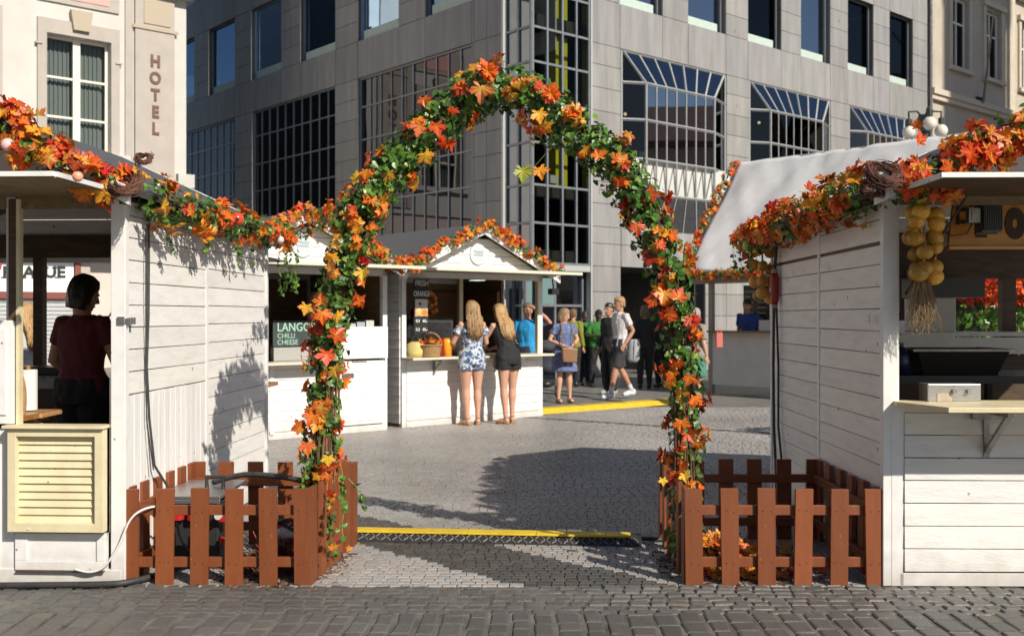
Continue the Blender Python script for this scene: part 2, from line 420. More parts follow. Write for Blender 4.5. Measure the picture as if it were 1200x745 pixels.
def clad(mb, fac, us, zs, holes, th=.05, off=0.0, jit=.07):
    for i in range(len(us)-1):
        for j in range(len(zs)-1):
            u0, u1, z0, z1 = us[i], us[i+1], zs[j], zs[j+1]
            cu, cz = (u0+u1)/2, (z0+z1)/2
            if any(a-.001 < cu < b+.001 and c-.001 < cz < d+.001 for a, b, c, d in holes): continue
            g_ = 1+RD.uniform(-jit, jit); gg = .007
            mb.box(u0+gg, u1-gg, off, off+th, z0+gg, z1-gg, fac.M, (g_, g_*RD.uniform(.98, 1.01), g_*RD.uniform(.96, 1.01)))
            mb.box(u0, u1, off-.3, off+.012, z0, z1, fac.M, (.35, .35, .35))
# left (shaded) facade
Lb = [(2.2, 7.4, 3.72, 8.33), (8.65, 13.9, 3.72, 8.33), (15.2, 20.5, 3.72, 8.33), (21.8, 27.1, 3.72, 8.33)]
Lu = []
u = 2.1
for k in range(8):
    Lu.append((u, u+2.05)); u += 3.27
Lholes = list(Lb)+[(a, b, 9.4, 11.77) for a, b in Lu]+[(a, b, 13.0, 15.4) for a, b in Lu]
us = sorted(set([.95, 1.6]+[x for h in Lholes for x in h[:2]]+[28.4]))
def densify(us, step):
    o = [us[0]]
    for a, b in zip(us, us[1:]):
        n = max(1, round((b-a)/step)); o += [a+(b-a)*(i+1)/n for i in range(n)]
    return o
zsb = [0, .75, 1.5, 2.1, 2.74, 3.3, 3.72]
zs_low = zsb+[4.3, 4.85, 5.45, 6.03, 6.6, 7.18, 7.75, 8.33]
zs_up = [8.33, 9.4, 9.99, 10.58, 11.17, 11.77, 13.0, 13.6, 14.2, 14.8, 15.4, 16.6]
mb = MB()
usL = sorted(set([round(x, 3) for x in us]))
clad(mb, FL, usL, zs_low, Lholes); 
usd = densify(usL, 1.35)
clad(mb, FL, usd, zs_up, Lholes)
mb.build('stone_cladding', stoneclad, bld, label='shaded grey stone facade')
# right (sunlit) facade
Rb = [(3.04, 7.35, 3.72, 8.27), (8.43, 12.65, 3.72, 8.27), (13.74, 17.92, 3.72, 8.27)]
Ru = [(2.98, 4.62), (5.67, 7.32), (8.35, 9.98), (11.01, 12.62), (13.64, 15.2), (16.24, 17.8)]
door = (3.0, 6.4, 0, 2.76)
Rholes = list(Rb)+[(a, b, 9.4, 11.77) for a, b in Ru]+[(a, b, 13.0, 15.4) for a, b in Ru]+[door]
mb = MB()
uR1 = sorted(set([1.97, 3.0]+[x for h in Rb for x in h[:2]]+[6.4, 18.82]))
clad(mb, FR, uR1, zs_low[:-1]+[8.27], list(Rb)+[door])
uR2 = densify(sorted(set([1.97, 18.82]+[x for h in Ru for x in h])), 1.3)
clad(mb, FR, uR2, [8.27]+zs_up[1:], Rholes)
mb.build('stone_cladding', stoneclad, bld, label='sunlit grey stone facade')

def window(fac, u0, u1, z0, z1, nu, zsplit, glass, rec=.14, fr=.045, sill=None, parent=bld, us=None, m=greyal, name='window', dp=.04):
    M = fac.M; mb = MB()
    mb.box(u0, u0+fr, -rec-.05, -rec+.04, z0, z1, M); mb.box(u1-fr, u1, -rec-.05, -rec+.04, z0, z1, M)
    mb.box(u0+fr, u1-fr, -rec-.05, -rec+.04, z0, z0+fr, M); mb.box(u0+fr, u1-fr, -rec-.05, -rec+.04, z1-fr, z1, M)
    xs = us or [u0+(u1-u0)*i/nu for i in range(1, nu)]
    for x in xs: mb.box(x-fr*.45, x+fr*.45, -rec-dp, -rec+dp, z0+fr, z1-fr, M)
    for z in zsplit: mb.box(u0+fr, u1-fr, -rec-dp, -rec+dp*.8, z-fr*.45, z+fr*.45, M)
    w_ = mb.build(name, m, parent)
    p = MB(); p.add([M @ V(q) for q in ((u0+fr, -rec-.01, z0+fr), (u1-fr, -rec-.01, z0+fr), (u1-fr, -rec-.01, z1-fr), (u0+fr, -rec-.01, z1-fr))], [(0, 1, 2, 3)])
    p.build('pane', glass, w_)
    if sill:
        s_ = MB(); s_.box(u0+.02, u1-.22, -rec+.03, -rec+.07, z0+.03, z0+.27, M); s_.build('sill_panel', sill, w_)
    return w_
for a, b, c, d in Lb: window(FL, a, b, c, d, 10, [4.75, 5.66, 6.56, 7.5], glassg, rec=.05, fr=.05, dp=.02)
for a, b in Lu:
    for z in (9.4, 13.0): window(FL, a, b, z, z+2.37 if z < 10 else 15.4, 1, [], glassb, rec=.10, fr=.035, sill=palepanel)
for a, b in Ru:
    for z in (9.4, 13.0): window(FR, a, b, z, z+2.37 if z < 10 else 15.4, 1, [], glassd, rec=.16, fr=.035, sill=palepanel)
# glazed corner
window(FR, 0, 1.94, 2.72, 16.6, 4, [3.7, 4.6, 5.6, 6.6, 7.5, 8.32, 9.2, 10.2, 11.2, 12.2, 13.2], glassc, rec=.02, fr=.06, us=[.5, 1.0, 1.47], name='corner_glazing')
window(FL, 0, .95, 2.72, 16.6, 2, [3.7, 4.6, 5.6, 6.6, 7.5, 8.32, 9.2, 10.2, 11.2, 12.2, 13.2], glassc, rec=.02, fr=.06, name='corner_glazing')
mb = MB()
mb.box(-.05, 1.97, -.10, .03, 2.58, 2.72, FR.M); mb.box(-.05, .95, -.10, .03, 2.58, 2.72, FL.M)
mb.box(.93, 1.0, -.1, .09, 0, 16.6, FL.M); mb.box(1.93, 1.98, -.1, .055, 0, 16.6, FR.M)
mb.builds('corner_trim', mat('pale_metal_trim', (.5, .52, .5), rough=.4, metal=.2), bld)
# ground floor glass of the corner, canopy panels
window(FR, 0, 1.94, 0, 2.58, 2, [1.75], glassd, rec=.25, fr=.06, name='shopfront_glazing')
window(FL, 0, .95, 0, 2.58, 1, [1.75], glassd, rec=.25, fr=.06, name='shopfront_glazing')
mb = MB(); mb.box(.06, .96, -.24, -.22, 1.78, 2.5, FR.M); mb.build('fascia_panel', mat('teal_glass_panel', (.16, .25, .25), rough=.2), bld)
# interiors: floors, back walls, yellow column
mb = MB()
for z in (2.75, 4.35, 8.45, 12.6):
    for (ua, ub, fac) in ((.4, 28, FL), (.4, 18.6, FR)):
        mb.box(ua, ub, -5.5, -.40, z, z+.35, fac.M)
mb.box(.4, 28, -5.7, -5.5, 0, 16.6, FL.M); mb.box(.4, 18.6, -5.9, -5.7, 0, 16.6, FR.M)
mb.box(.3, .5, -5.5, -.45, 2.75, 2.8, FL.M)
mb.builds('interior_floor', interior, bld)
mb = MB(); mb.box(1.35, 1.75, -.95, -.6, 4.7, 16, FR.M); mb.build('yellow_column', mat('yellow_wall_paint', (.75, .66, .03), rough=.5), bld)
mb = MB(); mb.box(.1, .85, -.9, -.86, 7.9, 12.5, FL.M); mb.box(.62, .95, -.55, -.5, 8.5, 8.75, FR.M); mb.box(1.05, 1.45, -.5, -.45, 8.5, 8.75, FR.M); mb.box(.95, 1.3, -.5, -.45, 4.75, 4.95, FR.M)
mb.builds('blind', mat('pale_blind', (.6, .58, .52), rough=.7), bld)
# oriel shop windows on the sunlit side
def oriel(u0, u1, z1):
    zt, zb, zc, zd = z1-.83, 5.5, 4.62, 3.72; o = .32; M = FR.M
    a, b = u0+.62, u1-.9; mb = MB()
    def bar(p, q, r=.035): mb.tube([M @ V(p), M @ V(q)], r, 4)
    def ring(z, out=o, r=.04):
        bar((u0+.03, .0, z), (a, out, z), r); bar((a, out, z), (b, out, z), r); bar((b, out, z), (u1-.03, 0, z), r)
    for z in (zt, 6.5, zb): ring(z)
    ring(zc)
    for x in (u0+.03, u1-.03): bar((x, 0, zd), (x, 0, z1-.03), .04)
    bar((u0+.03, 0, z1-.03), (u1-.03, 0, z1-.03), .045)
    n = 7
    for i in range(n+1):
        t = i/n; xb = a+(b-a)*t; xt = u0+.1+(u1-u0-.2)*t
        bar((xt, .02, z1-.05), (xb, o, zt), .04 if i in (0, n) else .034)
        bar((xb, o, zt), (xb, o, zc), .038 if i in (0, n) else .026)
        bar((xb, o, zc), (u0+.1+(u1-u0-.2)*t, .0, zd), .026)
        bar((xb, o, zb), (min(xb+.35, u1-.05), .0, zc), .022)
    f = mb.build('oriel_window', lightal, bld)
    g1 = MB(M)
    g1.add([(u0+.1, .02, z1-.05), (u1-.1, .02, z1-.05), (b, o, zt), (a, o, zt)], [(0, 1, 2, 3)])
    g1.build('sloping_pane', glasss, f)
    g2 = MB(M)
    g2.add([(u0+.03, 0, z1-.05), (a, o, zt), (u0+.03, 0, zt)], [(0, 1, 2)]); g2.add([(u1-.03, 0, z1-.05), (b, o, zt), (u1-.03, 0, zt)], [(0, 1, 2)])
    g2.add([(a, o, zt), (b, o, zt), (b, o, zb), (a, o, zb)], [(0, 1, 2, 3)])
    g2.add([(u0+.03, 0, zt), (a, o, zt), (a, o, zb), (u0+.03, 0, zb)], [(0, 1, 2, 3)]); g2.add([(u1-.03, 0, zt), (b, o, zt), (b, o, zb), (u1-.03, 0, zb)], [(0, 1, 2, 3)])
    g2.add([(a, o, zc), (b, o, zc), (u1-.1, 0, zd), (u0+.1, 0, zd)], [(0, 1, 2, 3)])
    g2.build('pane', glassd, f)
    g3 = MB(); g3.slab([M @ V(q) for q in ((u0+.03, .24, zb), (u1-.03, .24, zb), (u1-.03, 0, zc), (u0+.03, 0, zc))], .02)
    g3.build('spandrel_panel', sillw, f)
    g4 = MB()
    for k in range(5):
        x = u0+.15+k*.8
        if x+.6 < u1: g4.box(x, x+.62, -.25, -.2, 5.52, 5.8, M)
    g4.build('display_plinth', sillw, f)
for a, b, c, d in Rb: oriel(a, b, d)
# dark passage
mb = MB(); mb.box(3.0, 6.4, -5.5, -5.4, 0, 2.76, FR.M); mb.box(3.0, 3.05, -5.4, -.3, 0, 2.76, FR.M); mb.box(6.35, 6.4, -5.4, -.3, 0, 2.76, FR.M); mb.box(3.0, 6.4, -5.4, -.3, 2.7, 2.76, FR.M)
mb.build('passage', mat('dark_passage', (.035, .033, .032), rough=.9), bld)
# lit lamps in the show rooms
mb = MB()
for fac, u, d, z in [(FL, 5.9, -1.2, 7.7), (FL, 6.4, -1.4, 7.65), (FL, 4.9, -1.5, 7.9), (FL, 4.6, -1.1, 7.85), (FL, 12.2, -1.1, 7.3), (FL, 17.5, -1.0, 6.7), (FR, 5.2, -.8, 7.0), (FR, 10.2, -.9, 7.4), (FR, 4.2, -.9, 6.9), (FL, 9.5, -1.5, 11.0), (FL, 12.8, -1.3, 10.2)]:
    mb.ball(fac.M @ V((u, d, z)), .045, 8, 6)
mb.builds('ceiling_lamp', mat('warm_lamp', (1, .8, .5), emit=(1, .75, .4, 3)), bld)
# body of the building behind the facades
mb = MB(); mb.box(6, 28.4, 6, 18.8, 0, 16.6, frame(CB, Ld, Rd)); mb.build('rear_wall', stoneclad, bld)

# ============================================================ old beige building beyond
bg_ = thing('old_building', (CB[0]+.7536*18.9, CB[1]+.6573*18.9, 0), 'beige plastered old building with tall casement windows beyond the office block', 'building')
plaster = mat('beige_plaster', (.50, .44, .36), (.43, .375, .30), rough=.75, scale=1.5, detail=7, bump=.1)
plaster2 = mat('pale_plaster_trim', (.60, .53, .43), (.52, .45, .36), rough=.7, scale=3)
casement = mat('casement_paint', (.72, .70, .64), rough=.5)
mb = MB(FR.M)
ow = [(20.6, 21.9), (23.3, 24.6), (26.4, 27.7), (29.6, 30.9)]
cell = [18.9]+[x for w_ in ow for x in w_]+[36]
def wallholes(mb, us, zs, holes, o0, o1):
    for i in range(len(us)-1):
        for j in range(len(zs)-1):
            cu, cz = (us[i]+us[i+1])/2, (zs[j]+zs[j+1])/2
            if any(a < cu < b and c < cz < d for a, b, c, d in holes): continue
            mb.box(us[i], us[i+1], o0, o1, zs[j], zs[j+1])
oz = [0, 10.6, 13.2, 15.6, 18.4, 22]
wallholes(mb, cell, oz, [(a, b, c, d) for a, b in ow for c, d in ((10.6, 13.2), (15.6, 18.4))], -.35, .04)
mb.build('wall', plaster, bg_)
mb = MB(FR.M)
mb.box(18.9, 36, .05, .28, 9.35, 9.55); mb.box(18.9, 36, .05, .2, 9.18, 9.35); mb.box(18.9, 36, .05, .3, 14.1, 14.35)
for a, b in ow:
    for z0, z1 in ((10.6, 13.2), (15.6, 18.4)):
        mb.box(a-.22, a-.003, .042, .12, z0, z1+.1); mb.box(b+.003, b+.22, .042, .12, z0, z1+.1); mb.box(a-.3, b+.3, .042, .2, z1+.1, z1+.3); mb.box(a-.25, b+.25, .042, .2, z0-.15, z0)
mb.box(25.2, 25.7, .045, .16, 9.6, 20); mb.box(31.9, 32.4, .045, .16, 9.6, 20)
mb.build('moulding', plaster2, bg_)
for a, b in ow:
    for z0, z1 in ((10.6, 13.2), (15.6, 18.4)):
        window(FR, a, b, z0, z1, 2, [z0+1.7], glassd, rec=.12, fr=.08, parent=bg_, m=casement)
mb = MB(); mb.tube([FR.M @ V((18.95, .12, 0)), FR.M @ V((18.95, .12, 22))], .07, 8); mb.build('downpipe', galv, bg_)
mb = MB(); mb.box(18.9, 36, -12, -.36, 0, 21.5, FR.M); mb.build('rear_wall', plaster, bg_)
fp = thing('flagpole', (FR.M @ V((22.6, .06, 9.4))), 'bare slanting metal flagpole fixed to the beige old building', 'flagpole')
mb = MB(); mb.tube([FR.M @ V((22.6, .30, 9.5)), P(1165, 12, 36.5)], [.05, .03], 8); mb.build('pole', galv, fp)
mb = MB(); mb.tube([FR.M @ V((22.6, .05, 9.7)), FR.M @ V((22.6, .32, 9.6))], .07, 8); mb.build('bracket', blackm, fp)
# tower standing to the sunward side of the square (its shadow falls on the old building)
q = FR.M @ V((22.6, 0, 8.0)); tw = q+SUN*34
tower = thing('domed_tower', (tw.x, tw.y, 0), 'round plastered corner tower with a dome standing across the square', 'tower')
mb = MB(); R_ = 2.6; top = FR.M @ V((22.6, 0, 15.2)); ht = (top+SUN*34).z
mb.rings([(tw.x, tw.y, 0, R_, R_), (tw.x, tw.y, ht-2, R_, R_)], 24); mb.build('shaft', plaster, tower)
mb = MB(); mb.rings([(tw.x, tw.y, ht-2+4.2*math.sin(a), (R_+.15)*math.cos(a)+.02, (R_+.15)*math.cos(a)+.02) for a in [i*PI/2/9 for i in range(10)]], 24); mb.build('dome', mat('copper_roof', (.2, .3, .26), rough=.6), tower, smooth=True)

# surrounding street fronts (seen only as reflections in the windows)
def simple_house(x0, y0, dx, dy, w_, d_, h, colr, label):
    M = frame((x0, y0), (dx, dy), (-dy, dx)); t = thing('town_house', (x0, y0, 0), label, 'building')
    m = mat('render_'+str(colr[0]), colr, tuple(c*.85 for c in colr), rough=.8, scale=1)
    mb = MB(); mb.box(0, w_, 0, d_, 0, h, M); mb.build('wall', m, t)
    mb = MB(); mb.prism([(-.3, h), (w_+.3, h), (w_+.3, h+.15), (-.3, h+.15)], -.4, d_+.4, M)
    mb.slab([M @ V(p) for p in ((-.3, -.4, h+.16), (w_+.3, -.4, h+.16), (w_+.3, d_/2, h+3.2), (-.3, d_/2, h+3.2))], .15)
    mb.slab([M @ V(p) for p in ((-.3, d_+.4, h+.16), (w_+.3, d_+.4, h+.16), (w_+.3, d_/2, h+3.2), (-.3, d_/2, h+3.2))], .15)
    mb.build('roof', mat('dark_tile_roof', (.16, .08, .06), rough=.8), t)
    n = int(w_/2.6)
    for i in range(n):
        for k in range(int(h/3.4)):
            a = 1+i*(w_-2)/n; z = 1.2+k*3.4
            for ya, yb in ((-.06, .01), (d_-.01, d_+.06)):
                wb = MB(); wb.box(a, a+1.1, ya, yb, z, z+1.8, M); wb.build('window', mat('dark_glazing', (.03, .035, .04), rough=.08), t)
    return t
simple_house(34, 52, -.1, -.995, 16, 10, 12, (.55, .42, .3), 'ochre town house at the right side of the square')
simple_house(36.5, 34, -.05, -.999, 14, 10, 11, (.42, .33, .27), 'brown town house at the right side of the square')
simple_house(37, 18, 0, -1, 15, 10, 9.5, (.5, .46, .4), 'grey town house at the right side of the square')
simple_house(-30, 4, .1, .995, 16, 10, 12, (.52, .40, .3), 'ochre town house at the left side of the square')
simple_house(-30, -16, 0, .999, 17, 10, 13, (.45, .42, .38), 'grey town house at the left side of the square')
simple_house(-22, -34, 1, .02, 18, 9, 12, (.5, .38, .3), 'long ochre house behind the photographer')
simple_house(-1, -40, 1, -.02, 16, 9, 11, (.42, .4, .36), 'long grey house behind the photographer')

# ============================================================ hotel
HC = (-9.85, 31.5)
FH = Line(HC, Rd, nR)
hot = thing('hotel', (HC[0], HC[1], 0), 'cream plastered hotel with vertical HOTEL lettering on its corner pilaster', 'building')
hw = mat('cream_hotel_plaster', (.60, .585, .55), (.53, .515, .48), rough=.7, scale=1.2, detail=7, bump=.06)
ht_ = mat('taupe_hotel_trim', (.46, .415, .37), (.41, .365, .325), rough=.7, scale=2, detail=6)
htd = mat('brown_trim_panel', (.45, .38, .29), rough=.7)
u1, u0 = FH.u(129), FH.u(54); zt = FH.z(90, 45); zb0 = FH.z(90, 178)
ul = FH.u(-60)
mb = MB(FH.M)
zc = FH.z(208, 214)
wallholes(mb, [ul-14, u0, u1, 0], [zc-.4, zb0, zt, 14], [(u0, u1, zb0, zt)], -.5, 0)
mb.build('wall', hw, hot)
mb = MB(FH.M)
# surround, keystone, pilaster field, string courses
a, b = FH.u(43), FH.u(139); zh = FH.z(90, 28)
mb.box(a, u0-.003, .003, .09, zb0, zh); mb.box(u1+.003, b, .003, .09, zb0, zh); mb.box(u0-.003, u1+.003, .003, .09, zt+.01, zh)
mb.box(a-.06, a+.12, .003, .13, FH.z(90, 59), FH.z(90, 57)); mb.box(b-.12, b+.06, .003, .13, FH.z(90, 69), FH.z(90, 67))
pa, pb = FH.u(157), FH.u(203)
mb.box(pa, pb, .003, .10, zc-.2, 14)
pc, pd = FH.u(146), FH.u(155)
mb.box(pc, pd, .003, .07, zc-.2, 14)
mb.box(FH.u(43), FH.u(139), .003, .06, FH.z(90, 8), FH.z(90, -30))
for q0, q1 in ((FH.u(-30), FH.u(2)),): mb.box(q0, q1, .003, .09, zb0, zh+.1)
mb.build('trim', ht_, hot)
mb = MB(FH.M); kx = (FH.u(83)+FH.u(104))/2
mb.prism([(kx-.22, FH.z(93, 38)), (kx+.22, FH.z(93, 38)), (kx+.30, FH.z(93, 15)), (kx-.30, FH.z(93, 15))], .05, .2)
mb.box(FH.u(167), FH.u(198), .10, .13, FH.z(183, 31), FH.z(183, 3))
mb.box(FH.u(154), FH.u(207), .10, .14, FH.z(183, 38), FH.z(183, 34.5))
mb.builds('keystone', htd, hot)
mb = MB(FH.M); mb.box(FH.u(70), FH.u(127), .06, .08, FH.z(100, 4), FH.z(100, -30)); mb.build('pink_panel', mat('pink_plaster', (.72, .38, .33), rough=.7), hot)
mb = MB(FH.M); mb.box(FH.u(140), .12, .0, .35, FH.z(208, 0), FH.z(208, -14)); mb.box(FH.u(206), .18, -.3, .2, zc-.15, zc+.25); mb.box(FH.u(35), FH.u(150), .003, .2, zb0-.15, zb0)
mb.builds('cornice', hw, hot)
wn = window(FH, u0, u1, zb0, zt, 2, [zb0+(zt-zb0)*.30, zb0+(zt-zb0)*.645], glass_mat('curtained_glass', .62, (.3, .32, .35), 1.5), rec=.25, fr=.07, parent=hot, m=mat('cream_casement', (.78, .74, .62), rough=.45))
mb = MB(FH.M); mb.box((u0+u1)/2-.10, (u0+u1)/2+.10, -.28, -.17, zb0, zt); mb.build('mullion', mat('cream_casement', (.78, .74, .62)), hot)
mb = MB(FH.M)
for k in range(26):
    x = u0+.1+(u1-u0-.2)*k/26
    if abs(k-12.5) > 1.5: mb.box(x, x+.05, -.46-.03*(k % 2), -.42-.03*(k % 2), zb0, zt)
    mb.box(x-.01, x+.1, -.49, -.485, zb0, zt)
mb.build('curtain', mat('net_curtain', (.40, .41, .41), rough=.9), hot)
for i, ch in enumerate('HOTEL'):
    zz = FH.z(180, 73.5+19.7*i); uu = FH.u(180.2)
    text(ch, .48, FH.M @ Matrix.Translation((uu, .115, zz)) @ Matrix.Rotation(-PI/2, 4, 'X').inverted(), .03, mat('brown_lettering', (.16, .08, .06), rough=.6), hot, 'letter', bold=.020, sx=.88)
# ground floor shopfront
mb = MB(FH.M); mb.box(ul-14, 0, -.5, -.1, 0, zc-.4)
mb.build('shop_wall', mat('pale_shop_plaster', (.66, .58, .52), (.58, .5, .45), rough=.7, scale=2), hot)
sa, sb = FH.u(-70), FH.u(85)
shop = MB(FH.M); shop.box(sa, sb, -.1, .10, FH.z(40, 342), FH.z(40, 292)); sgn = shop.build('shop_sign', mat('white_sign_board', (.80, .83, .85), rough=.4), hot)
mb = MB(FH.M); mb.box(sa-.1, sb+.08, -.1, .14, FH.z(40, 350), FH.z(40, 342)-.01); mb.box(sb+.02, sb+.16, -.1, .16, 0, FH.z(85, 290)); mb.builds('shop_frame', mat('maroon_frame', (.22, .06, .05), rough=.5), hot)
mb = MB(FH.M); zz = 0.0; ztop = FH.z(40, 350)-.02
while zz < ztop:
    g_ = min(.11, ztop-zz); mb.prism([(sa, zz), (sb, zz), (sb, zz+g_*.8), (sa, zz+g_*.8)], -.08, .02); mb.box(sa, sb, -.09, -.06, zz+g_*.8, zz+g_); zz += .11
mb.build('roller_shutter', mat('grey_roller_shutter', (.55, .57, .58), rough=.4, metal=.3), hot)
blackink = mat('black_lettering', (.02, .02, .02), rough=.5)
redink = mat('red_lettering', (.5, .03, .03), rough=.5)
def TM(fac, px, py, out): return fac.M @ Matrix.Translation((fac.u(px), out, fac.z(px, py))) @ Matrix.Rotation(PI/2, 4, 'X')
for ch, px in zip('PRAGUE', (7, 19, 32.5, 44, 57.5, 70)):
    Mx = FH.M @ Matrix.Translation((FH.u(px), .115, FH.z(px, 319.5))) @ Matrix.Rotation(-PI/2, 4, 'X').inverted()
    text(ch, .42, Mx, .02, blackink, hot, 'letter', bold=.014, sx=1.12)
    sf = MB(FH.M); u_ = FH.u(px); z_ = FH.z(px, 319.5)
    feet = {'P': [(-.09, -1)], 'R': [(-.09, -1), (.11, -1)], 'A': [(-.13, -1), (.13, -1)], 'G': [], 'U': [(-.11, 1), (.11, 1)], 'E': [(-.1, -1), (-.1, 1)]}[ch]
    for dx, sg in feet: sf.box(u_+dx-.07, u_+dx+.07, .106, .124, z_+sg*.135-.014, z_+sg*.135+.014)
    if feet: sf.build('letter_serif', blackink, hot)
text("'", .5, FH.M @ Matrix.Translation((FH.u(-1), .115, FH.z(0, 319))) @ Matrix.Rotation(-PI/2, 4, 'X').inverted(), .02, redink, hot, 'letter', bold=.01)
mb = MB(FH.M); mb.box(FH.u(93), FH.u(104), -.1, .12, 0, FH.z(95, 290)); mb.build('pilaster', ht_, hot)
mb = MB(FH.M); mb.box(FH.u(40)-9, FH.u(86)+3, -.1, .9, FH.z(40, 292)+.1, FH.z(40, 283)+.15); mb.build('awning_box', mat('grey_awning', (.33, .31, .29), rough=.7), hot)
# hotel body and roof with dormers (reflected in the office windows)
mb = MB(FH.M); mb.box(ul-14, 0, -10, -.51, 0, 13.9); mb.build('rear_wall', hw, hot)
mb = MB(); M = FH.M
mb.slab([M @ V(p) for p in ((ul-14, .5, 14.05), (.4, .5, 14.05), (-1.5, -5, 18.5), (ul-14, -5, 18.5))], .2)
mb.slab([M @ V(p) for p in ((ul-14, -10.4, 14.05), (.4, -10.4, 14.05), (-1.5, -5, 18.5), (ul-14, -5, 18.5))], .2)
mb.build('roof', mat('brown_tile_roof', (.15, .07, .05), (.1, .05, .04), rough=.8, scale=4), hot)
# ============================================================ near stalls
I4 = Matrix.Identity(4)
def side_M(M, x, y, outx):
    """local x along hut depth, y outward (to +x or -x of the hut)"""
    return M @ Matrix(((0, outx, 0, x), (1, 0, 0, y), (0, 0, 1, 0), (0, 0, 0, 1)))
def front_M(M, x, y):
    return M @ Matrix(((1, 0, 0, x), (0, -1, 0, y), (0, 0, 1, 0), (0, 0, 0, 1)))
def back_M(M, x, y):
    return M @ Matrix(((1, 0, 0, x), (0, 1, 0, y), (0, 0, 1, 0), (0, 0, 0, 1)))

EZ = 2.17; SL = .46
def hut_roof(t, M, w, d, side, flapz=2.165, flapd=.80, ovh=.13):
    """w towards +x (side=1) or -x (side=-1); gable to the front"""
    s = side; mb = MB()
    rx = s*w/2; rz = EZ+.04+SL*w/2
    for a in (0, 1):
        ex = (-s*ovh) if a == 0 else s*(w+ovh); ez = EZ+.04-SL*ovh
        mb.slab([M @ V(p) for p in ((ex, -.22, ez), (rx, -.22, rz), (rx, d+.28, rz), (ex, d+.28, ez))], .035 if (a == 0) == (s > 0) else -.035)
    mb.build('roof', rooffelt, t)
    mb = MB()
    for y0 in (-.26, d+.285):
        for a in (0, 1):
            ex = (-s*(ovh+.02)) if a == 0 else s*(w+ovh+.02); ez = EZ+.04-SL*(ovh+.02)
            mb.prism([(ex, ez-.05), (rx, rz-.07), (rx, rz+.045), (ex, ez+.045)], y0, y0+.03, M)
    mb.builds('bargeboard', trim, t)
    # gable boards
    mb = MB(); z = EZ; i = 0
    for yy in (.0, d-.02):
        z = EZ
        while z < rz-.1:
            zt = min(z+.13, rz-.04)
            x0 = abs((z-EZ)/SL); x1 = abs((zt-EZ)/SL)
            if w/2-x1 > .03:
                g_ = 1+RD.uniform(-.05, .05)
                mb.prism([(s*x0, z), (s*(w-x0), z), (s*(w-x1), zt-.006), (s*x1, zt-.006)], yy-.012, yy+.012, M, (g_, g_, g_))
            z = zt
        mb.build('gable', white, t); mb = MB()
    # ceiling
    mb = MB()
    n = 14
    for k in range(n):
        y0 = .03+(d-.06)*k/n; y1 = .03+(d-.06)*(k+.96)/n; g_ = RD.uniform(.8, 1.1)
        for a in (0, 1):
            ex = s*.03 if a == 0 else s*(w-.03)
            mb.slab([M @ V(p) for p in ((ex, y0, EZ-.03), (rx, y0, rz-.12), (rx, y1, rz-.12), (ex, y1, EZ-.03))], .015, (g_, g_, g_))
    mb.build('ceiling', ceilwood, t)

# ---------------- left stall
thL = math.radians(-2.86)
LO = G(142.5, 686)
ML = Matrix.Translation(LO) @ Matrix.Rotation(thL, 4, 'Z')
LD, LW = 2.80, 2.7
ls = thing('market_stall', LO, 'white left market stall with a cream louvred shutter folded down under its hatch', 'market stall', 'white wooden market stalls', rz=thL)
mb = MB(ML)
mb.box(-.062, 0, 0, .062, 0, EZ); mb.box(-.062, 0, LD-.06, LD, 0, EZ); mb.box(-LW, -LW+.06, 0, .06, 0, EZ)
mb.box(-.06, .022, -.004, .05, 0.0, EZ-.02)
mb.builds('corner_post', trim, ls, bevel=.004)
mb = MB(ML)
mb.box(-.001, .024, LD-.05, LD, 0, EZ-.03); mb.box(0, .018, 1.32, 1.37, .06, EZ-.04)
mb.builds('batten', trim, ls, bevel=.003)
SM = side_M(ML, 0, .05, 1)
mb = MB(); boards(mb, SM, 1.27, 1.06, EZ-.02, .126); boards(mb, SM, 1.36, .06, EZ-.02, .126, x0=1.32)
o = mb.build('side_wall', white, ls, bevel=.002)
mb = MB()
for k in range(14):
    a = .0+k*.0905
    g_ = 1+RD.uniform(-.05, .05); mb.box(a, a+.086, 0, .013, .06, 1.055+RD.uniform(-.004, .0), SM, (g_, g_, g_))
mb.build('plank_panel', white_v, ls, bevel=.002)
mb = MB(); mb.box(-.012, -.002, .05, LD-.05, 0, EZ, ML); mb.build('inner_lining', ceilwood, ls)
# front
zl = lambda py: CH-(py-HZ)/210.7
mb = MB(ML)
mb.box(-.70, -.555, .0, .05, zl(668), .87); mb.box(-.66, -.60, .0, .05, .87, EZ)
mb.box(-LW, .0, -.006, .05, 0, .09)
mb.builds('front_frame', trim, ls, bevel=.004)
mb = MB(ML); mb.box(-.592, -.572, -.02, .02, .885, EZ-.02); mb.builds('cream_post', cream, ls)
mb = MB(ML); mb.box(-.632, -.593, -.025, -.001, 1.47, EZ-.02); mb.build('shaded_post_face', darkwood, ls); mb = MB(ML); mb.box(-LW, -.062, .0, .06, EZ-.07, EZ); mb.build('lintel', ceilwood, ls)  # dark strip: shaded face of the cream post put in as brown wood
mb = MB(); boards(mb, front_M(ML, -LW, .0), LW-.70, .09, .87, .126); mb.build('front_boards', white, ls, bevel=.002)
mb = MB(ML); mb.box(-1.35, -.60, -.045, -.012, .90, 1.475); mb.box(-1.30, -.63, -.055, -.045, .95, 1.43); mb.build('raised_hatch', trim, ls, bevel=.004)
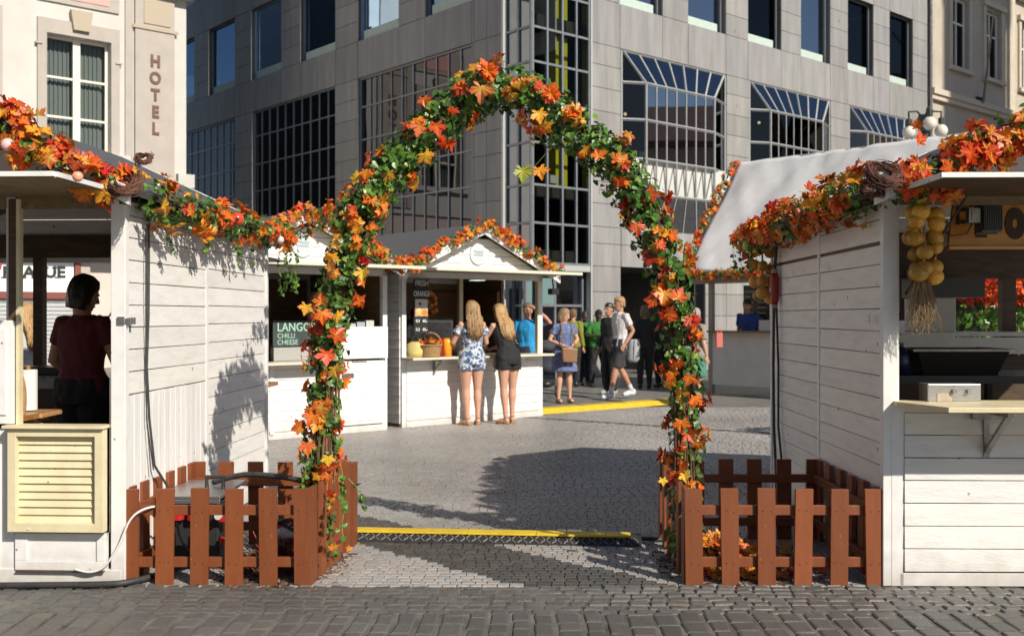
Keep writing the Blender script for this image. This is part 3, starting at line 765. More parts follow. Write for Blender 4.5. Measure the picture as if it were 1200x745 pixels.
# louvred shutter (folded down) with its frame
x0, x1, z0, z1 = -.612, -.072, zl(621), zl(501)
mb = MB(ML); fw = .048
mb.box(x0, x0+fw, -.075, -.02, z0, z1); mb.box(x1-fw, x1, -.075, -.02, z0, z1); mb.box(x0+fw, x1-fw, -.075, -.02, z0, z0+fw); mb.box(x0+fw, x1-fw, -.075, -.02, z1-fw*.9, z1)
mb.box(x0-.02, x1+.01, -.10, .03, z1+.002, z1+.018)
mb.box(x0+.11, x0+.13, -.078, -.074, z0+.01, z0+.022)
sh = mb.build('shutter', cream, ls, bevel=.004)
mb = MB(ML); n = 11; hh = (z1-z0-fw*1.95)/n
for k in range(n):
    z = z0+fw+hh*k; g_ = 1+RD.uniform(-.04, .04)
    pass
    vs = [(x0+fw, -.045, z), (x1-fw, -.045, z), (x1-fw, -.030, z+hh*.97), (x0+fw, -.030, z+hh*.97), (x0+fw, -.024, z), (x1-fw, -.024, z), (x1-fw, -.020, z+hh*.97), (x0+fw, -.020, z+hh*.97)]
    mb.add(vs, [(0, 1, 2, 3), (4, 7, 6, 5), (0, 4, 5, 1), (3, 2, 6, 7), (0, 3, 7, 4), (1, 5, 6, 2)], (g_, g_, g_))
MWroot = mb
sl = mb.build('slats', cream, sh)
# lower white panel
mb = MB(ML); a, b, c, d = -.60, -.085, zl(668), zl(625)
mb.box(a, b, -.018, .03, c, c+.05); mb.box(a, b, -.018, .03, d-.03, d); mb.box(a, a+.07, -.018, .03, c+.05, d-.03); mb.box(b-.05, b, -.018, .03, c+.05, d-.03); mb.box(a+.07, b-.05, -.008, .03, c+.05, d-.03)
lp = mb.build('lower_panel', trim, ls, bevel=.003)
mb = MB(ML); mb.box(-.59, -.09, -.03, -.019, c-.008, c-.001); mb.build('drip_rail', darkwood, lp)
mb = MB(ML); mb.tube([(-.06, -.012, 1.18), (-.062, -.012, .3)], .0025, 5); mb.build('hinge_pin', galv, ls)
# floor, back wall
mb = MB(ML); mb.box(-LW, -.01, .06, LD, .02, .10); mb.build('floor', darkwood, ls)
mb = MB(ML); mb.box(-LW, -.06, LD-.05, LD, .10, .92); mb.box(-LW, -.06, LD-.06, LD+.01, 1.98, EZ); mb.box(-1.93, -1.85, LD-.07, LD+.005, .92, 1.98); mb.box(-2.4, -2.33, LD-.07, LD+.005, .92, 1.98); mb.builds('back_wall', darkwood, ls)
mb = MB(ML); mb.box(-LW, -.02, LD-.05, LD+.45, .90, .93); mb.box(-LW, -.62, .08, .55, .90, .93); mb.builds('counter', oakwood, ls)
mb = MB(ML); mb.box(-LW, .02, -.80, -.02, 2.160, 2.185); fl = mb.build('flap', ceilwood, ls)
mb = MB(ML); mb.box(-LW, .02, -.815, -.80, 2.168, 2.192); mb.box(.02, .035, -.80, -.01, 2.166, 2.190); mb.build('flap_edge', trim, fl)
mb = MB(ML); mb.box(-.35, .0, 1.9, 2.0, 2.03, 2.07); mb.build('strip_lamp', mat('lamp_tube', (.8, .75, .65), rough=.4), ls)
mb = MB(ML); mb.box(-LW, -.05, LD, LD+.85, 1.985, 2.0); mb.build('back_flap', mat('grey_boards', (.30, .26, .22), (.2, .17, .14), rough=.6, scale=8, stretch=(8, 1, 1)), ls)
hut_roof(ls, ML, LW, LD, -1)
# latch
mb = MB(ML); mb.box(-.02, .022, -.016, -.003, zl(380), zl(371)); mb.box(.0, .055, -.010, -.004, zl(379), zl(373)); mb.box(.02, .06, .02, .05, zl(380), zl(372)); mb.builds('latch', steel, ls, bevel=.002)
# cable on the side wall
mb = MB(ML)
mb.tube([(.05, .28, 2.14), (.035, .29, 2.10), (.032, .30, 1.8), (.034, .29, 1.5), (.032, .27, 1.2), (.035, .30, .9), (.05, .34, .62), (.12, .42, .45)], .0075, 7)
mb.tube([(.05, .26, 2.14), (.035, .25, 2.0), (.035, .25, 1.6), (.032, .26, 1.2), (.036, .26, .9), (.06, .30, .60)], .004, 6)
mb.tube([(.05, .28, 2.155), (.045, .28, 2.06)], [.02, .014], 8)
tag(mb.build('hanging_cable', rubber, None), 'dark power cable hanging down the sunlit side wall of the left stall', 'cable')
mb = MB(ML); mb.tube([(-1.15, -.1, 1.48), (-1.02, -.55, 1.75), (-.9, -.78, 2.14)], .006, 6); mb.tube([(-.30, LD+.03, 1.30), (-.45, LD+.4, 2.0)], .006, 6)
mb.tube([(-1.72+.28, LD-.1, 1.25), (-1.72+.62, LD+.25, 1.98)], .007, 6); mb.builds('gas_strut', blackm, ls)

# ---------------- right stall
thR = math.radians(-1.0)
RO = V((2.089, 5.796, 0)); MR = Matrix.Translation(RO) @ Matrix.Rotation(thR, 4, 'Z'); RW, RDp = 2.7, 2.72
rs = thing('market_stall', RO, 'white right market stall with a cream serving shelf and steel box on it', 'market stall', 'white wooden market stalls', rz=thR)
mb = MB(MR); mb.box(0, .065, 0, .065, 0, EZ); mb.box(0, .06, RDp-.06, RDp, 0, EZ); mb.box(RW-.06, RW, 0, .06, 0, EZ); mb.box(-.026, .055, -.004, .05, 0, EZ-.02)
mb.builds('corner_post', trim, rs, bevel=.004)
mb = MB(MR); mb.box(-.026, 0, RDp-.05, RDp, 0, EZ-.03); mb.box(-.02, 0, 1.30, 1.35, .02, EZ-.03); mb.builds('batten', trim, rs, bevel=.003)
SM = side_M(MR, 0, .05, -1)
mb = MB(); boards(mb, SM, 1.25, .03, EZ-.02, .126, gaps=(14,)); boards(mb, SM, 1.32, .03, EZ-.02, .126, x0=1.30, gaps=(14,)); mb.build('side_wall', white, rs, bevel=.002)
mb = MB(MR); mb.box(.003, .012, .05, RDp-.05, 0, 1.78); mb.box(.003, .012, .05, RDp-.05, 1.83, EZ); mb.build('inner_lining', darkwood, rs)
mb = MB(MR); mb.box(.065, RW, -.006, .05, .0, .075); mb.box(.065, RW-.06, 0, .06, .96, 1.0)
mb.box(.02, .09, -.006, .0, .0, 1.0)
mb.builds('front_frame', trim, rs, bevel=.004)
mb = MB(); boards(mb, front_M(MR, .09, .0), RW-.15, .085, .965, .126); mb.build('front_boards', white, rs, bevel=.002)
M_ = MB(); M_.slab([MR @ V(p) for p in ((.03, .05, 1.0), (.03, -.06, 1.0), (.17, -.42, 1.0), (RW, -.42, 1.0), (RW, .05, 1.0))], .028)
csh = M_.build('serving_shelf', cream, rs, bevel=.003)
mb = MB(MR)
for xx in (.52, 1.9):
    mb.box(xx, xx+.03, -.32, -.0, .965, .996); mb.box(xx, xx+.03, -.03, -.008, .72, .965)
    mb.slab([V(p) for p in ((xx, -.30, .965), (xx+.03, -.30, .965), (xx+.03, -.03, .74), (xx, -.03, .74))], .02)
    mb.box(xx-.07, xx+.12, -.05, -.02, .93, .99)
mb.builds('bracket', galv, csh)
mb = MB(MR); mb.box(0, RW, .06, RDp, .02, .10); mb.build('floor', darkwood, rs)
mb = MB(MR); mb.box(.065, RW, .0, .06, EZ-.05, EZ); mb.build('lintel', ceilwood, rs)
mb = MB(MR); mb.box(.06, RW, RDp-.05, RDp, .10, 1.10); mb.box(.06, RW, RDp-.06, RDp, 1.80, EZ); mb.box(1.82, 1.93, RDp-.08, RDp-.0, 1.1, 1.80); mb.builds('back_wall', darkwood, rs)
mb = MB(MR); mb.box(.75, RW, RDp-.55, RDp-.1, 1.345, 1.375); mb.box(.75, RW, RDp-.54, RDp-.50, 1.21, 1.335); mb.build('back_counter', trim, rs)
mb = MB(MR); mb.box(.3, RW, RDp-.50, RDp-.46, .45, 1.2); mb.build('counter_front', darkwood, rs)
mb = MB(MR); mb.box(-.01, RW, -.80, -.02, 2.160, 2.18); fl = mb.build('flap', darkwood, rs)
mb = MB(MR); mb.box(-.02, RW, -.815, -.80, 2.162, 2.186); mb.box(-.025, -.01, -.80, -.01, 2.160, 2.184); mb.build('flap_edge', trim, fl)
mb = MB(MR); mb.tube([(.36, -.2, 2.15), (.10, -.0, 1.62)], .007, 6); mb.builds('gas_strut', blackm, rs)
hut_roof(rs, MR, RW, RDp, 1)
# steel box on the shelf
t = thing('switch_box', MR @ V((.20, .0, 1.03)), 'small riveted steel box with round knobs on the serving shelf of the right stall', 'box')
mb = MB(MR); mb.box(.20, .49, -.06, .08, 1.029, 1.125); bx = mb.build('housing', steel, t, bevel=.003)
mb = MB(MR)
for a in (.34, .42): mb.tube([(a, -.062, 1.085), (a, -.080, 1.085)], .012, 10)
for a in (.207, .345, .483):
    for c in (1.036, 1.118): mb.ball(MR.inverted() @ (MR @ V((a, -.062, c))), .003, 6, 4)
mb.builds('knob', galv, t)
mb = MB(MR); mb.box(.25, .33, -.0630, -.0612, 1.03, 1.075); mb.builds('rust_patch', mat('rust', (.45, .33, .2), (.5, .46, .4), scale=30, rough=.6), t)
# clutter inside the right stall
t = thing('storage_cabinet', MR @ V((.35, RDp-.6, 1.245)), 'white metal cabinet standing on the rear counter of the right stall', 'cabinet')
mb = MB(MR); mb.box(1.02, 1.28, RDp-.50, RDp-.12, 1.376, 1.64); mb.build('housing', mat('white_enamel', (.6, .58, .55), rough=.4), t, bevel=.006)
mb = MB(MR); mb.box(1.06, 1.10, RDp-.512, RDp-.501, 1.42, 1.60); mb.build('handle', galv, t)
t = thing('black_crate', MR @ V((.35, RDp-.6, 1.57)), 'black crate lying on top of the white cabinet in the right stall', 'crate')
mb = MB(MR); mb.box(1.00, 1.50, RDp-.50, RDp-.12, 1.642, 1.66); 
for (a, b, c, d) in ((1.00, 1.50, RDp-.50, RDp-.48), (1.00, 1.50, RDp-.14, RDp-.12), (1.00, 1.02, RDp-.48, RDp-.14), (1.48, 1.50, RDp-.48, RDp-.14)): mb.box(a, b, c, d, 1.66, 1.79)
mb.build('crate_body', blackm, t)
t = thing('roasting_pan', MR @ V((.5, .9, 1.0)), 'wide dark roasting pan with flared rim inside the right stall', 'pan')
mb = MB(MR); vs = [(.56, .95, 1.12), (1.03, .95, 1.12), (1.03, 1.35, 1.12), (.56, 1.35, 1.12), (.50, .9, 1.28), (1.09, .9, 1.28), (1.09, 1.40, 1.28), (.50, 1.40, 1.28)]
mb.add(vs, [(0, 1, 2, 3), (0, 4, 5, 1), (1, 5, 6, 2), (2, 6, 7, 3), (3, 7, 4, 0)]); o = mb.build('pan_body', mat('dark_pan', (.05, .045, .04), rough=.35, metal=.5), t); s_ = o.modifiers.new('s', 'SOLIDIFY'); s_.thickness = .008
mb = MB(MR); mb.box(.46, 1.13, .87, .9, 1.272, 1.287); mb.box(1.09, 1.13, .9, 1.42, 1.272, 1.287); mb.build('rim', galv, t)
t = thing('cooking_table', MR @ V((.2, .4, .1)), 'black metal cooking table carrying the roasting pan', 'table')
mb = MB(MR); mb.box(.10, 2.3, .82, 1.55, 1.07, 1.12); mb.build('table_top', blackm, t)
mb = MB(MR)
for a in (.14, 1.2, 2.2):
    for b in (.85, 1.5): mb.box(a, a+.04, b, b+.04, .1, 1.07)
mb.builds('leg', blackm, t)
t = thing('blue_jerrycan', MR @ V((.2, .3, .1)), 'dark blue canister standing on the cooking table of the right stall', 'canister')
mb = MB(MR); mb.rings([(.42, 1.0, 1.121, .07, .07), (.42, 1.0, 1.24, .07, .07), (.42, 1.0, 1.27, .05, .05), (.42, 1.0, 1.30, .02, .02)], 16); mb.build('canister_body', mat('dark_blue_plastic', (.012, .022, .07), rough=.4), t, smooth=True)
mb = MB(MR); mb.tube([(.42, 1.0, 1.30), (.42, 1.0, 1.325)], .024, 12); mb.build('cap', blackm, t)
t = thing('dark_cauldron', MR @ V((.3, .3, 1.05)), 'tall dark kettle hanging behind the onion string of the right stall', 'kettle')
mb = MB(MR); mb.rings([(.22, .7, 1.50, .07, .07), (.22, .7, 1.52, .09, .09), (.22, .7, 1.74, .09, .09), (.22, .7, 1.80, .05, .05)], 16); mb.build('kettle_body', blackm, t, smooth=True)
mb = MB(MR); mb.tube([(.22, .7, 1.80), (.22, .7, 2.12)], .006, 6); mb.build('hanger', galv, t)
# wooden sign board with floodlight
t = thing('wooden_sign', MR @ V((.4, .25, 1.83)), 'varnished wooden sign board with dark raised letters hanging inside the right stall', 'sign')
sx = MR @ V((0, 0, 0))
zr = lambda py, y=.35: CH-(py-HZ)*(5.796+y)/F
xr = lambda px, y=.35: (px-600)/F*(5.796+y)-2.089
mb = MB(MR); mb.slab([V(p) for p in ((xr(1107), .35, zr(289)), (xr(1300), .35, zr(292)), (xr(1300), .35, zr(233)), (xr(1114), .35, zr(233)))], .03); mb.build('board', mat('amber_varnished_wood', (.60, .27, .05), (.42, .17, .03), rough=.35, scale=5, stretch=(1, 7, 7)), t, bevel=.004)
mb = MB(MR); mb.box(xr(1107), xr(1300), .30, .36, zr(292.5), zr(289.5)); mb.build('ledge', mat('honey_wood', (.62, .33, .09), rough=.4), t)
dk = mat('burnt_lettering', (.035, .018, .01), rough=.6)
mb = MB(MR); yb = .312
mb.box(xr(1118), xr(1138), yb, .35, zr(249), zr(245)); mb.box(xr(1118), xr(1140), yb, .35, zr(263), zr(259)); mb.box(xr(1116), xr(1119.5), yb, .35, zr(264), zr(244))
mb.build('letter', dk, t)
mb = MB(MR); mb.prism([(xr(1138), zr(279)), (xr(1152), zr(279)), (xr(1149), zr(272)), (xr(1147), zr(240)), (xr(1143), zr(240)), (xr(1142), zr(272))], yb, .35); mb.build('letter', dk, t)
mb = MB(MR); cx, cz = xr(1184), zr(263)
N_ = 28; vs = []
for k in range(N_):
    a = 2*PI*k/N_
    for r, y in ((1, yb), (.30, yb), (1, .35), (.30, .35)): vs.append((cx+r*.060*math.cos(a), y, cz+r*.092*math.sin(a)))
fs = []
for k in range(N_):
    a = 4*k; b = 4*((k+1) % N_); fs += [(a, b, b+1, a+1), (a, a+2, b+2, b), (a+1, b+1, b+3, a+3)]
mb.add(vs, fs); mb.build('letter', dk, t)
t = thing('floodlight', MR @ V((.55, .1, 1.9)), 'black finned floodlight fixed in front of the wooden sign in the right stall', 'lamp')
mb = MB(MR); y1 = .10; fx0, fx1, fz0, fz1 = xr(1150, .1), xr(1172, .1), zr(272, .1), zr(239, .1)
mb.box(fx0, fx1, .10, .17, fz0, fz1)
for k in range(11): xx = fx0+(fx1-fx0)*(k+.2)/11; mb.box(xx, xx+.004, .075, .10, fz0+.01, fz1-.01)
mb.box(fx0-.008, fx1+.008, .16, .19, fz0-.008, fz1+.008); mb.build('lamp_body', mat('grey_black_metal', (.07, .075, .075), rough=.35), t)
mb = MB(MR); mb.box(fx0-.075, fx0-.01, .10, .15, zr(261, .1), zr(244, .1)); mb.box(fx0-.06, fx0-.02, .095, .10, zr(258, .1), zr(247, .1)); mb.build('junction_box', galv, t)
mb = MB(MR); mb.tube([(fx0-.05, .12, zr(262, .1)), (fx0-.08, .12, zr(274, .1)), (fx0-.16, .13, zr(276, .1)), (fx0-.22, .16, zr(268, .1))], .004, 6); mb.tube([(fx0, .19, fz1), (fx0, .25, fz1+.05), (fx0, .25, 2.13)], .008, 6); mb.builds('cable', blackm, t)
t = thing('paper_roll_holder', MR @ V((.35, .45, 1.75)), 'grey metal dispenser hanging beside the wooden sign', 'dispenser')
mb = MB(MR); a, b = xr(1093, .45), xr(1111, .45); mb.box(a-.02, b, .45, .52, zr(288, .45), zr(271, .45)); mb.box(a+.02, b-.005, .46, .5, zr(271, .45), zr(258, .45)); mb.build('housing', mat('grey_plastic', (.34, .32, .30), rough=.5), t, bevel=.004)
mb = MB(MR); mb.box(a+.02, b-.008, .44, .46, zr(266, .45), zr(260, .45)); mb.build('paper', mat('paper', (.8, .65, .5), rough=.8), t)
# little white tag on the side wall
mb = MB(MR); mb.box(-.060, -.052, .13, .18, zl(377)-.005, zl(369)-.0); mb.tube([(-.055, .15, zl(369)), (-.03, .12, zl(362))], .002, 5)
tag(mb.build('paper_tag', mat('white_card', (.75, .74, .7), rough=.7), None), 'tiny white paper tag pinned to the side wall of the right stall', 'tag')
# plug connector + cable at rear corner
t = thing('power_plug', MR @ V((-.08, RDp-.25, 1.4)), 'red industrial plug connector hanging from two dark cables at the right stall', 'plug')
zz = lambda py: CH-(py-HZ)*8.2/F
mb = MB(MR); mb.rings([(-.06, 2.42, zz(357), .022, .022), (-.06, 2.42, zz(352), .033, .033), (-.06, 2.42, zz(325), .036, .036), (-.06, 2.42, zz(320), .026, .026)], 14); mb.build('plug_body', mat('dark_red_plastic', (.33, .02, .02), rough=.35), t, smooth=True)
mb = MB(MR); mb.rings([(-.06, 2.42, zz(361), .022, .022), (-.06, 2.42, zz(357), .026, .026)], 12); mb.rings([(-.06, 2.42, zz(320), .028, .028), (-.06, 2.42, zz(315), .02, .02)], 12); mb.builds('collar', mat('grey_plastic', (.3, .3, .3)), t)
mb = MB(MR); mb.tube([(-.06, 2.42, zz(316)), (-.05, 2.40, zz(290)), (-.02, 2.3, zz(270))], .012, 8)
mb.tube([(-.065, 2.42, zz(361)), (-.07, 2.42, zz(430)), (-.07, 2.40, zz(500)), (-.08, 2.3, .35), (-.12, 2.1, .05)], .011, 8)
mb.tube([(-.045, 2.42, zz(361)), (-.035, 2.40, zz(430)), (-.045, 2.36, zz(500)), (-.05, 2.2, .30), (-.15, 1.9, .02)], .009, 8); mb.builds('cable', rubber, t)

# ---------------- onion strings
onion = mat('golden_onion_skin', (.72, .42, .06), (.52, .27, .04), rough=.32, scale=9, col=True, stretch=(3, 3, 1))
straw = mat('dry_straw', (.44, .32, .17), (.3, .2, .1), rough=.8, col=True)
def onion_string(name, base, top, bot, rad, n, label, roots=True):
    t = thing(name, base+V((0, 0, bot)), label, 'onion string', 'strings of onions hanging at the right stall')
    k = 0; z = bot
    step = (top-bot)/(n/3.0-.5)
    while z < top and k < n:
        for j in range(3):
            a = j*2.1+k*.7+RD.uniform(-.5, .5); r = rad*RD.uniform(.86, 1.12)
            c = base+V((math.cos(a)*rad*1.45, math.sin(a)*rad*1.2, z+RD.uniform(-.03, .03)))
            q = Matrix.Translation(c) @ Matrix.Rotation(RD.uniform(-.9, .9), 4, 'X') @ Matrix.Rotation(RD.uniform(-.9, .9), 4, 'Y')
            g_ = RD.uniform(.6, 1.25); mb = MB()
            mb.ball((0, 0, 0), (r, r, r*.9), 14, 9, (g_, g_*RD.uniform(.9, 1), g_*.9), q)
            mb.tube([q @ V((0, 0, r*.8)), q @ V((0, 0, r*1.15)), q @ V((.01, 0, r*1.4))], [r*.3, r*.12, r*.06], 6, col=(g_*.9, g_*.9, g_*.9))
            mb.build('onion', onion, t, smooth=True)
        k += 3; z += step
    mb = MB(); mb.tube([base+V((0, 0, bot-.02)), base+V((.005, 0, (top+bot)/2)), base+V((0, 0, top+.10))], .008, 6)
    if roots:
        for i in range(190):
            a = RD.uniform(0, 2*PI); r0 = RD.uniform(0, .045); l = RD.uniform(.13, .30)
            p = base+V((math.cos(a)*r0-.01, math.sin(a)*r0, bot-.03)); d_ = V((math.cos(a)*.16, math.sin(a)*.16, 0))
            mb.tube([p, p+V((0, 0, -l*.35))+d_*l*.6+V((RD.uniform(-.015, .015), RD.uniform(-.015, .015), 0)), p+V((0, 0, -l*.75))+d_*l*.8+V((RD.uniform(-.03, .03), RD.uniform(-.02, .02), 0)), p+V((RD.uniform(-.04, .04), RD.uniform(-.03, .03), -l))+d_*l], [.0016, .0014, .0012, .0008], 3, cap=False, col=(RD.uniform(.6, 1.2),)*3)
    mb.build('straw_braid', straw, t)
zo = lambda py: CH-(py-HZ)*5.72/F
onion_string('onion_string', MR @ V((.155, -.115, 0)), zo(244), zo(324), .047, 18, 'string of golden onions with dry roots at the front corner of the right stall')
zb = lambda py: CH-(py-HZ)*8.3/F
onion_string('onion_string', MR @ V((-.12, 2.60, 0)), zb(288), zb(345), .05, 12, 'string of onions hanging at the rear corner of the right stall above the plug', False)

# ============================================================ far kiosks
def kiosk(O, w, d, kind, label):
    M = frame(O, Rd, Ld); rz = math.atan2(Rd[1], Rd[0])
    t = thing('market_stall', (O[0], O[1], 0), label, 'market stall', 'white wooden market stalls', rz=rz)
    H = 2.1
    mb = MB(M)
    for x, y in ((0, 0), (w-.07, 0), (0, d-.07), (w-.07, d-.07)): mb.box(x, x+.07, y, y+.07, 0, H)
    mb.box(.07, w-.07, -.004, .05, 0, .09); mb.box(.0, w, .0, .06, H-.08, H); mb.box(0, w, d-.06, d, H-.08, H)
    mb.builds('corner_post', trim, t)
    mb = MB(); SM = side_M(M, 0, .04, -1); boards(mb, SM, d-.1, .05, H, .126); mb.build('side_wall', white, t)
    mb = MB(M); mb.box(.002, .012, .05, d-.05, 0, H); mb.build('inner_lining', ceilwood, t)
    mb = MB(M); mb.box(0, w, .05, d, .02, .1); mb.build('floor', darkwood, t)
    mb = MB(); z = .1
    if kind == 2:
        boards(mb, back_M(M, 0, d), w, .1, H, .126)
        boards(mb, side_M(M, w, .04, 1), d-.1, .05, .92, .126)
    else: boards(mb, back_M(M, 0, d), w, .1, H, .126); boards(mb, side_M(M, w, .04, 1), d-.1, .05, H, .126)
    if kind == 2: boards(mb, side_M(M, w, .9, 1), d-.95, .92, H, .126)
    mb.build('rear_boards', white, t)
    mb = MB(M)
    mb.box(.03, w-.03, d-.03, d-.012, .1, H)
    mb.box(w-.03, w-.012, .92 if kind == 2 else .06, d-.035, .1, H)
    mb.build('inner_lining', ceilwood, t)
    # front boards
    x1 = w-.0 if kind == 2 else w-.82
    mb = MB(); boards(mb, front_M(M, .07, 0), x1-.14, .09, .90, .126); mb.build('front_boards', white, t)
    mb = MB(M); mb.box(.07, x1, -.012, .0, .0, .0001+.06)
    mb.box((x1)/2-.025, x1/2+.025, -.03, .03, .06, .91); mb.builds('front_frame', trim, t)
    mb = MB(M); mb.box(-.0, x1+(.0), -.26, .10, .91, .94); c = mb.build('serving_shelf', mat('pale_shelf', (.66, .60, .48), rough=.5), t)
    mb = MB(M)
    for xx in (.5, 1.6):
        mb.box(xx, xx+.03, -.20, -.02, .885, .909); mb.box(xx, xx+.03, -.04, -.02, .70, .885)
        mb.slab([V(p) for p in ((xx, -.2, .885), (xx+.03, -.2, .885), (xx+.03, -.04, .73), (xx, -.04, .73))], .015)
    mb.builds('bracket', galv, c)
    if kind == 1:
        mb = MB(M); x0 = w-.82
        mb.box(x0, x0+.06, -.01, .06, 0, H); mb.build('door_post', cream, t)
        mb = MB(M); mb.box(x0+.08, w-.08, -.03, .0, .10, .92)
        for k in range(7): mb.box(x0+.13, w-.13, -.037, -.031, .15+k*.105, .15+k*.105+.098)
        dd = mb.build('door', trim, t, bevel=.003)
        mb = MB(M); mb.box(x0+.07, w-.03, -.06, -.032, .95, 1.36); mb.build('door_flap', trim, t, bevel=.003)
        mb = MB(M); mb.box(x0+.1, x0+.28, -.34, -.27, .915, .93); mb.build('bolt', galv, dd)
    else:
        mb = MB(M)
        for x, y in ((1.72, .9), (1.30, d-.1), (w-.07, .0)): mb.box(x-.03, x+.04, y, y+.06, .1, H+.1)
        mb.builds('inner_post', cream, t)
    # flap and roof
    mb = MB(M); mb.box(-.02, w+.02, -.80, -.01, H+.0, H+.02); f = mb.build('flap', mat('olive_flap_underside', (.42, .37, .24), (.33, .29, .18), rough=.6, scale=6), t)
    mb = MB(M); mb.box(-.03, w+.03, -.82, -.80, H-.015, H+.025); mb.box(-.035, -.02, -.8, 0, H-.012, H+.022); mb.build('flap_edge', mat('pale_green_edge', (.62, .62, .5), rough=.5), f)
    rz_ = H+.04+SL*w/2+.02; rx = w/2; mb = MB(); ov = .16
    for s in (-1, 1):
        ex = -ov if s < 0 else w+ov; ez = H+.06-SL*ov
        mb.slab([M @ V(p) for p in ((ex, -.16, ez), (rx, -.16, rz_), (rx, d+.15, rz_), (ex, d+.15, ez))], .035 if s < 0 else -.035)
    mb.build('roof', rooffelt, t)
    mb = MB()
    for s in (-1, 1):
        ex = -ov-.02 if s < 0 else w+ov+.02; ez = H+.06-SL*ov
        mb.prism([(ex, ez-.10), (rx, rz_-.10), (rx, rz_+.04), (ex, ez+.04)], -.20, -.17, M)
    mb.builds('bargeboard', trim, t)
    mb = MB(); z = H+.02
    while z < rz_-.1:
        zt = min(z+.12, rz_-.05); xa = max(0, (z-H)/SL); xb = (zt-H)/SL; g_ = 1+RD.uniform(-.04, .04)
        if w/2-xb > .02: mb.prism([(xa, z), (w-xa, z), (w-xb, zt-.006), (xb, zt-.006)], -.03, .0, M, (g_, g_, g_))
        z = zt
    mb.build('gable', white, t)
    mb = MB(M); mb.box(.02, w-.02, .02, d-.02, H-.0, H+.02); mb.build('ceiling', ceilwood, t)
    # round plaque
    pc = M @ V((w/2, -.045, H+.26)); y = M @ V((w/2, -.06, H+.26))
    mb = MB(M)
    vs = []; N_ = 28
    for r, yy in ((.15, -.032), (.15, -.052), (.135, -.055)):
        for k in range(N_): vs.append((w/2+r*math.cos(2*PI*k/N_), yy, H+.27+r*math.sin(2*PI*k/N_)))
    fs = [(k, (k+1) % N_, N_+(k+1) % N_, N_+k) for k in range(N_)]+[(N_+k, N_+(k+1) % N_, 2*N_+(k+1) % N_, 2*N_+k) for k in range(N_)]+[tuple(range(2*N_, 3*N_))]
    mb.add(vs, fs); pl = mb.build('plaque', mat('pale_blue_plaque', (.50, .56, .60), (.62, .66, .68), rough=.5, scale=14), t)
    lm = mat('plaque_lettering', (.30, .36, .42), rough=.6)
    for i, (s_, dz, sz) in enumerate((('PRAGUE', .035, .045), ('MARKET', -.01, .045), ('.....', -.05, .04))):
        text(s_, sz, M @ Matrix.Translation((w/2, -.058, H+.27+dz)) @ Matrix.Rotation(PI/2, 4, 'X'), .003, lm, pl)
    return t, M
K1O = (-3.58, 12.04); K2O = (-1.477, 13.98)
k1, MK1 = kiosk(K1O, 2.57, 2.0, 1, 'white kiosk with a chalkboard and closed half door behind the arch')
k2, MK2 = kiosk(K2O, 2.57, 2.0, 2, 'white kiosk with an orange juice price board where two blonde women stand')

# ---- kiosk 1 contents
t = thing('chalkboard', MK1 @ V((1.0, .1, .94)), 'black chalkboard with pale green handwriting standing on the kiosk shelf behind the arch', 'chalkboard')
mb = MB(MK1); mb.box(.98, 1.62, .14, .17, 1.12, 1.44); bd = mb.build('board', mat('green_black_slate', (.03, .045, .04), (.05, .065, .06), rough=.7, scale=8), t)
mb = MB(MK1); mb.box(.98, 1.62, .12, .2, .945, 1.11); mb.build('stand', mat('grey_box', (.36, .36, .34), rough=.6), t)
chalk = mat('green_chalk', (.35, .60, .50), rough=.9)
TXk = lambda x, z, s: MK1 @ Matrix.Translation((x, .137, z)) @ Matrix.Rotation(PI/2, 4, 'X')
text('LANGOS', .15, TXk(1.30, 1.355, 1), .003, chalk, bd, bold=.001, sx=.9); text('CHILLI', .085, TXk(1.16, 1.25, 1), .003, chalk, bd); text('CHEESE', .085, TXk(1.18, 1.17, 1), .003, chalk, bd); 
t = thing('paper_notice', MK1 @ V((.6, -.02, 1.35)), 'blank white paper sheet hanging in the hatch of the kiosk behind the arch', 'notice')
mb = MB(MK1); mb.box(.55, .80, -.02, -.012, 1.36, 1.60); mb.build('sheet', mat('white_sheet', (.7, .7, .66), rough=.7), t); mb = MB(MK1); mb.tube([(.67, -.016, 1.6), (.67, -.016, 2.02)], .003, 4); mb.build('string', blackm, t)
for k in range(6):
    z = .96+.18*k
    lab = ['bottom', 'second', 'third', 'fourth', 'fifth', 'topmost'][k]
    t = thing('cardboard_box', MK1 @ V((1.0, 1.4, z)), 'brown cardboard box, %s of the stack inside the kiosk with the chalkboard' % lab, 'box', 'cardboard boxes stacked in the kiosk')
    mb = MB(MK1); dx = RD.uniform(-.05, .05); mb.box(.5+dx, 1.55+dx, 1.35, 1.8, z, z+.172); mb.build('carton', mat('cardboard', (.30, .20, .12), (.24, .16, .09), rough=.8), t, bevel=.004)
    mb = MB(MK1); mb.box(.9+dx, 1.15+dx, 1.345, 1.349, z+.02, z+.16); mb.build('tape', mat('tape', (.4, .3, .2), rough=.4), t)
t = thing('sack', MK1 @ V((2.0, .6, 1.4)), 'pale paper sack on a shelf above the half door of the kiosk', 'sack')
mb = MB(MK1); mb.rings([(2.05, .7, 1.42, .25, .15), (2.05, .7, 1.5, .28, .18), (2.05, .7, 1.75, .26, .16), (2.05, .7, 1.82, .2, .06)], 16); mb.build('sack_body', mat('sack_cloth', (.38, .34, .28), (.3, .27, .22), scale=6), t, smooth=True)
mb = MB(MK1); mb.tube([(1.95, .7, 1.83), (2.15, .7, 1.83)], .012, 6); mb.build('knot', straw, t)
mb = MB(MK1); mb.box(1.8, 2.5, .5, .95, 1.385, 1.41); o = mb.build('shelf', oakwood, k1)
t = thing('file_stack', MK1 @ V((2.1, .3, 1.41)), 'row of pale folders standing on the shelf above the half door', 'folders')
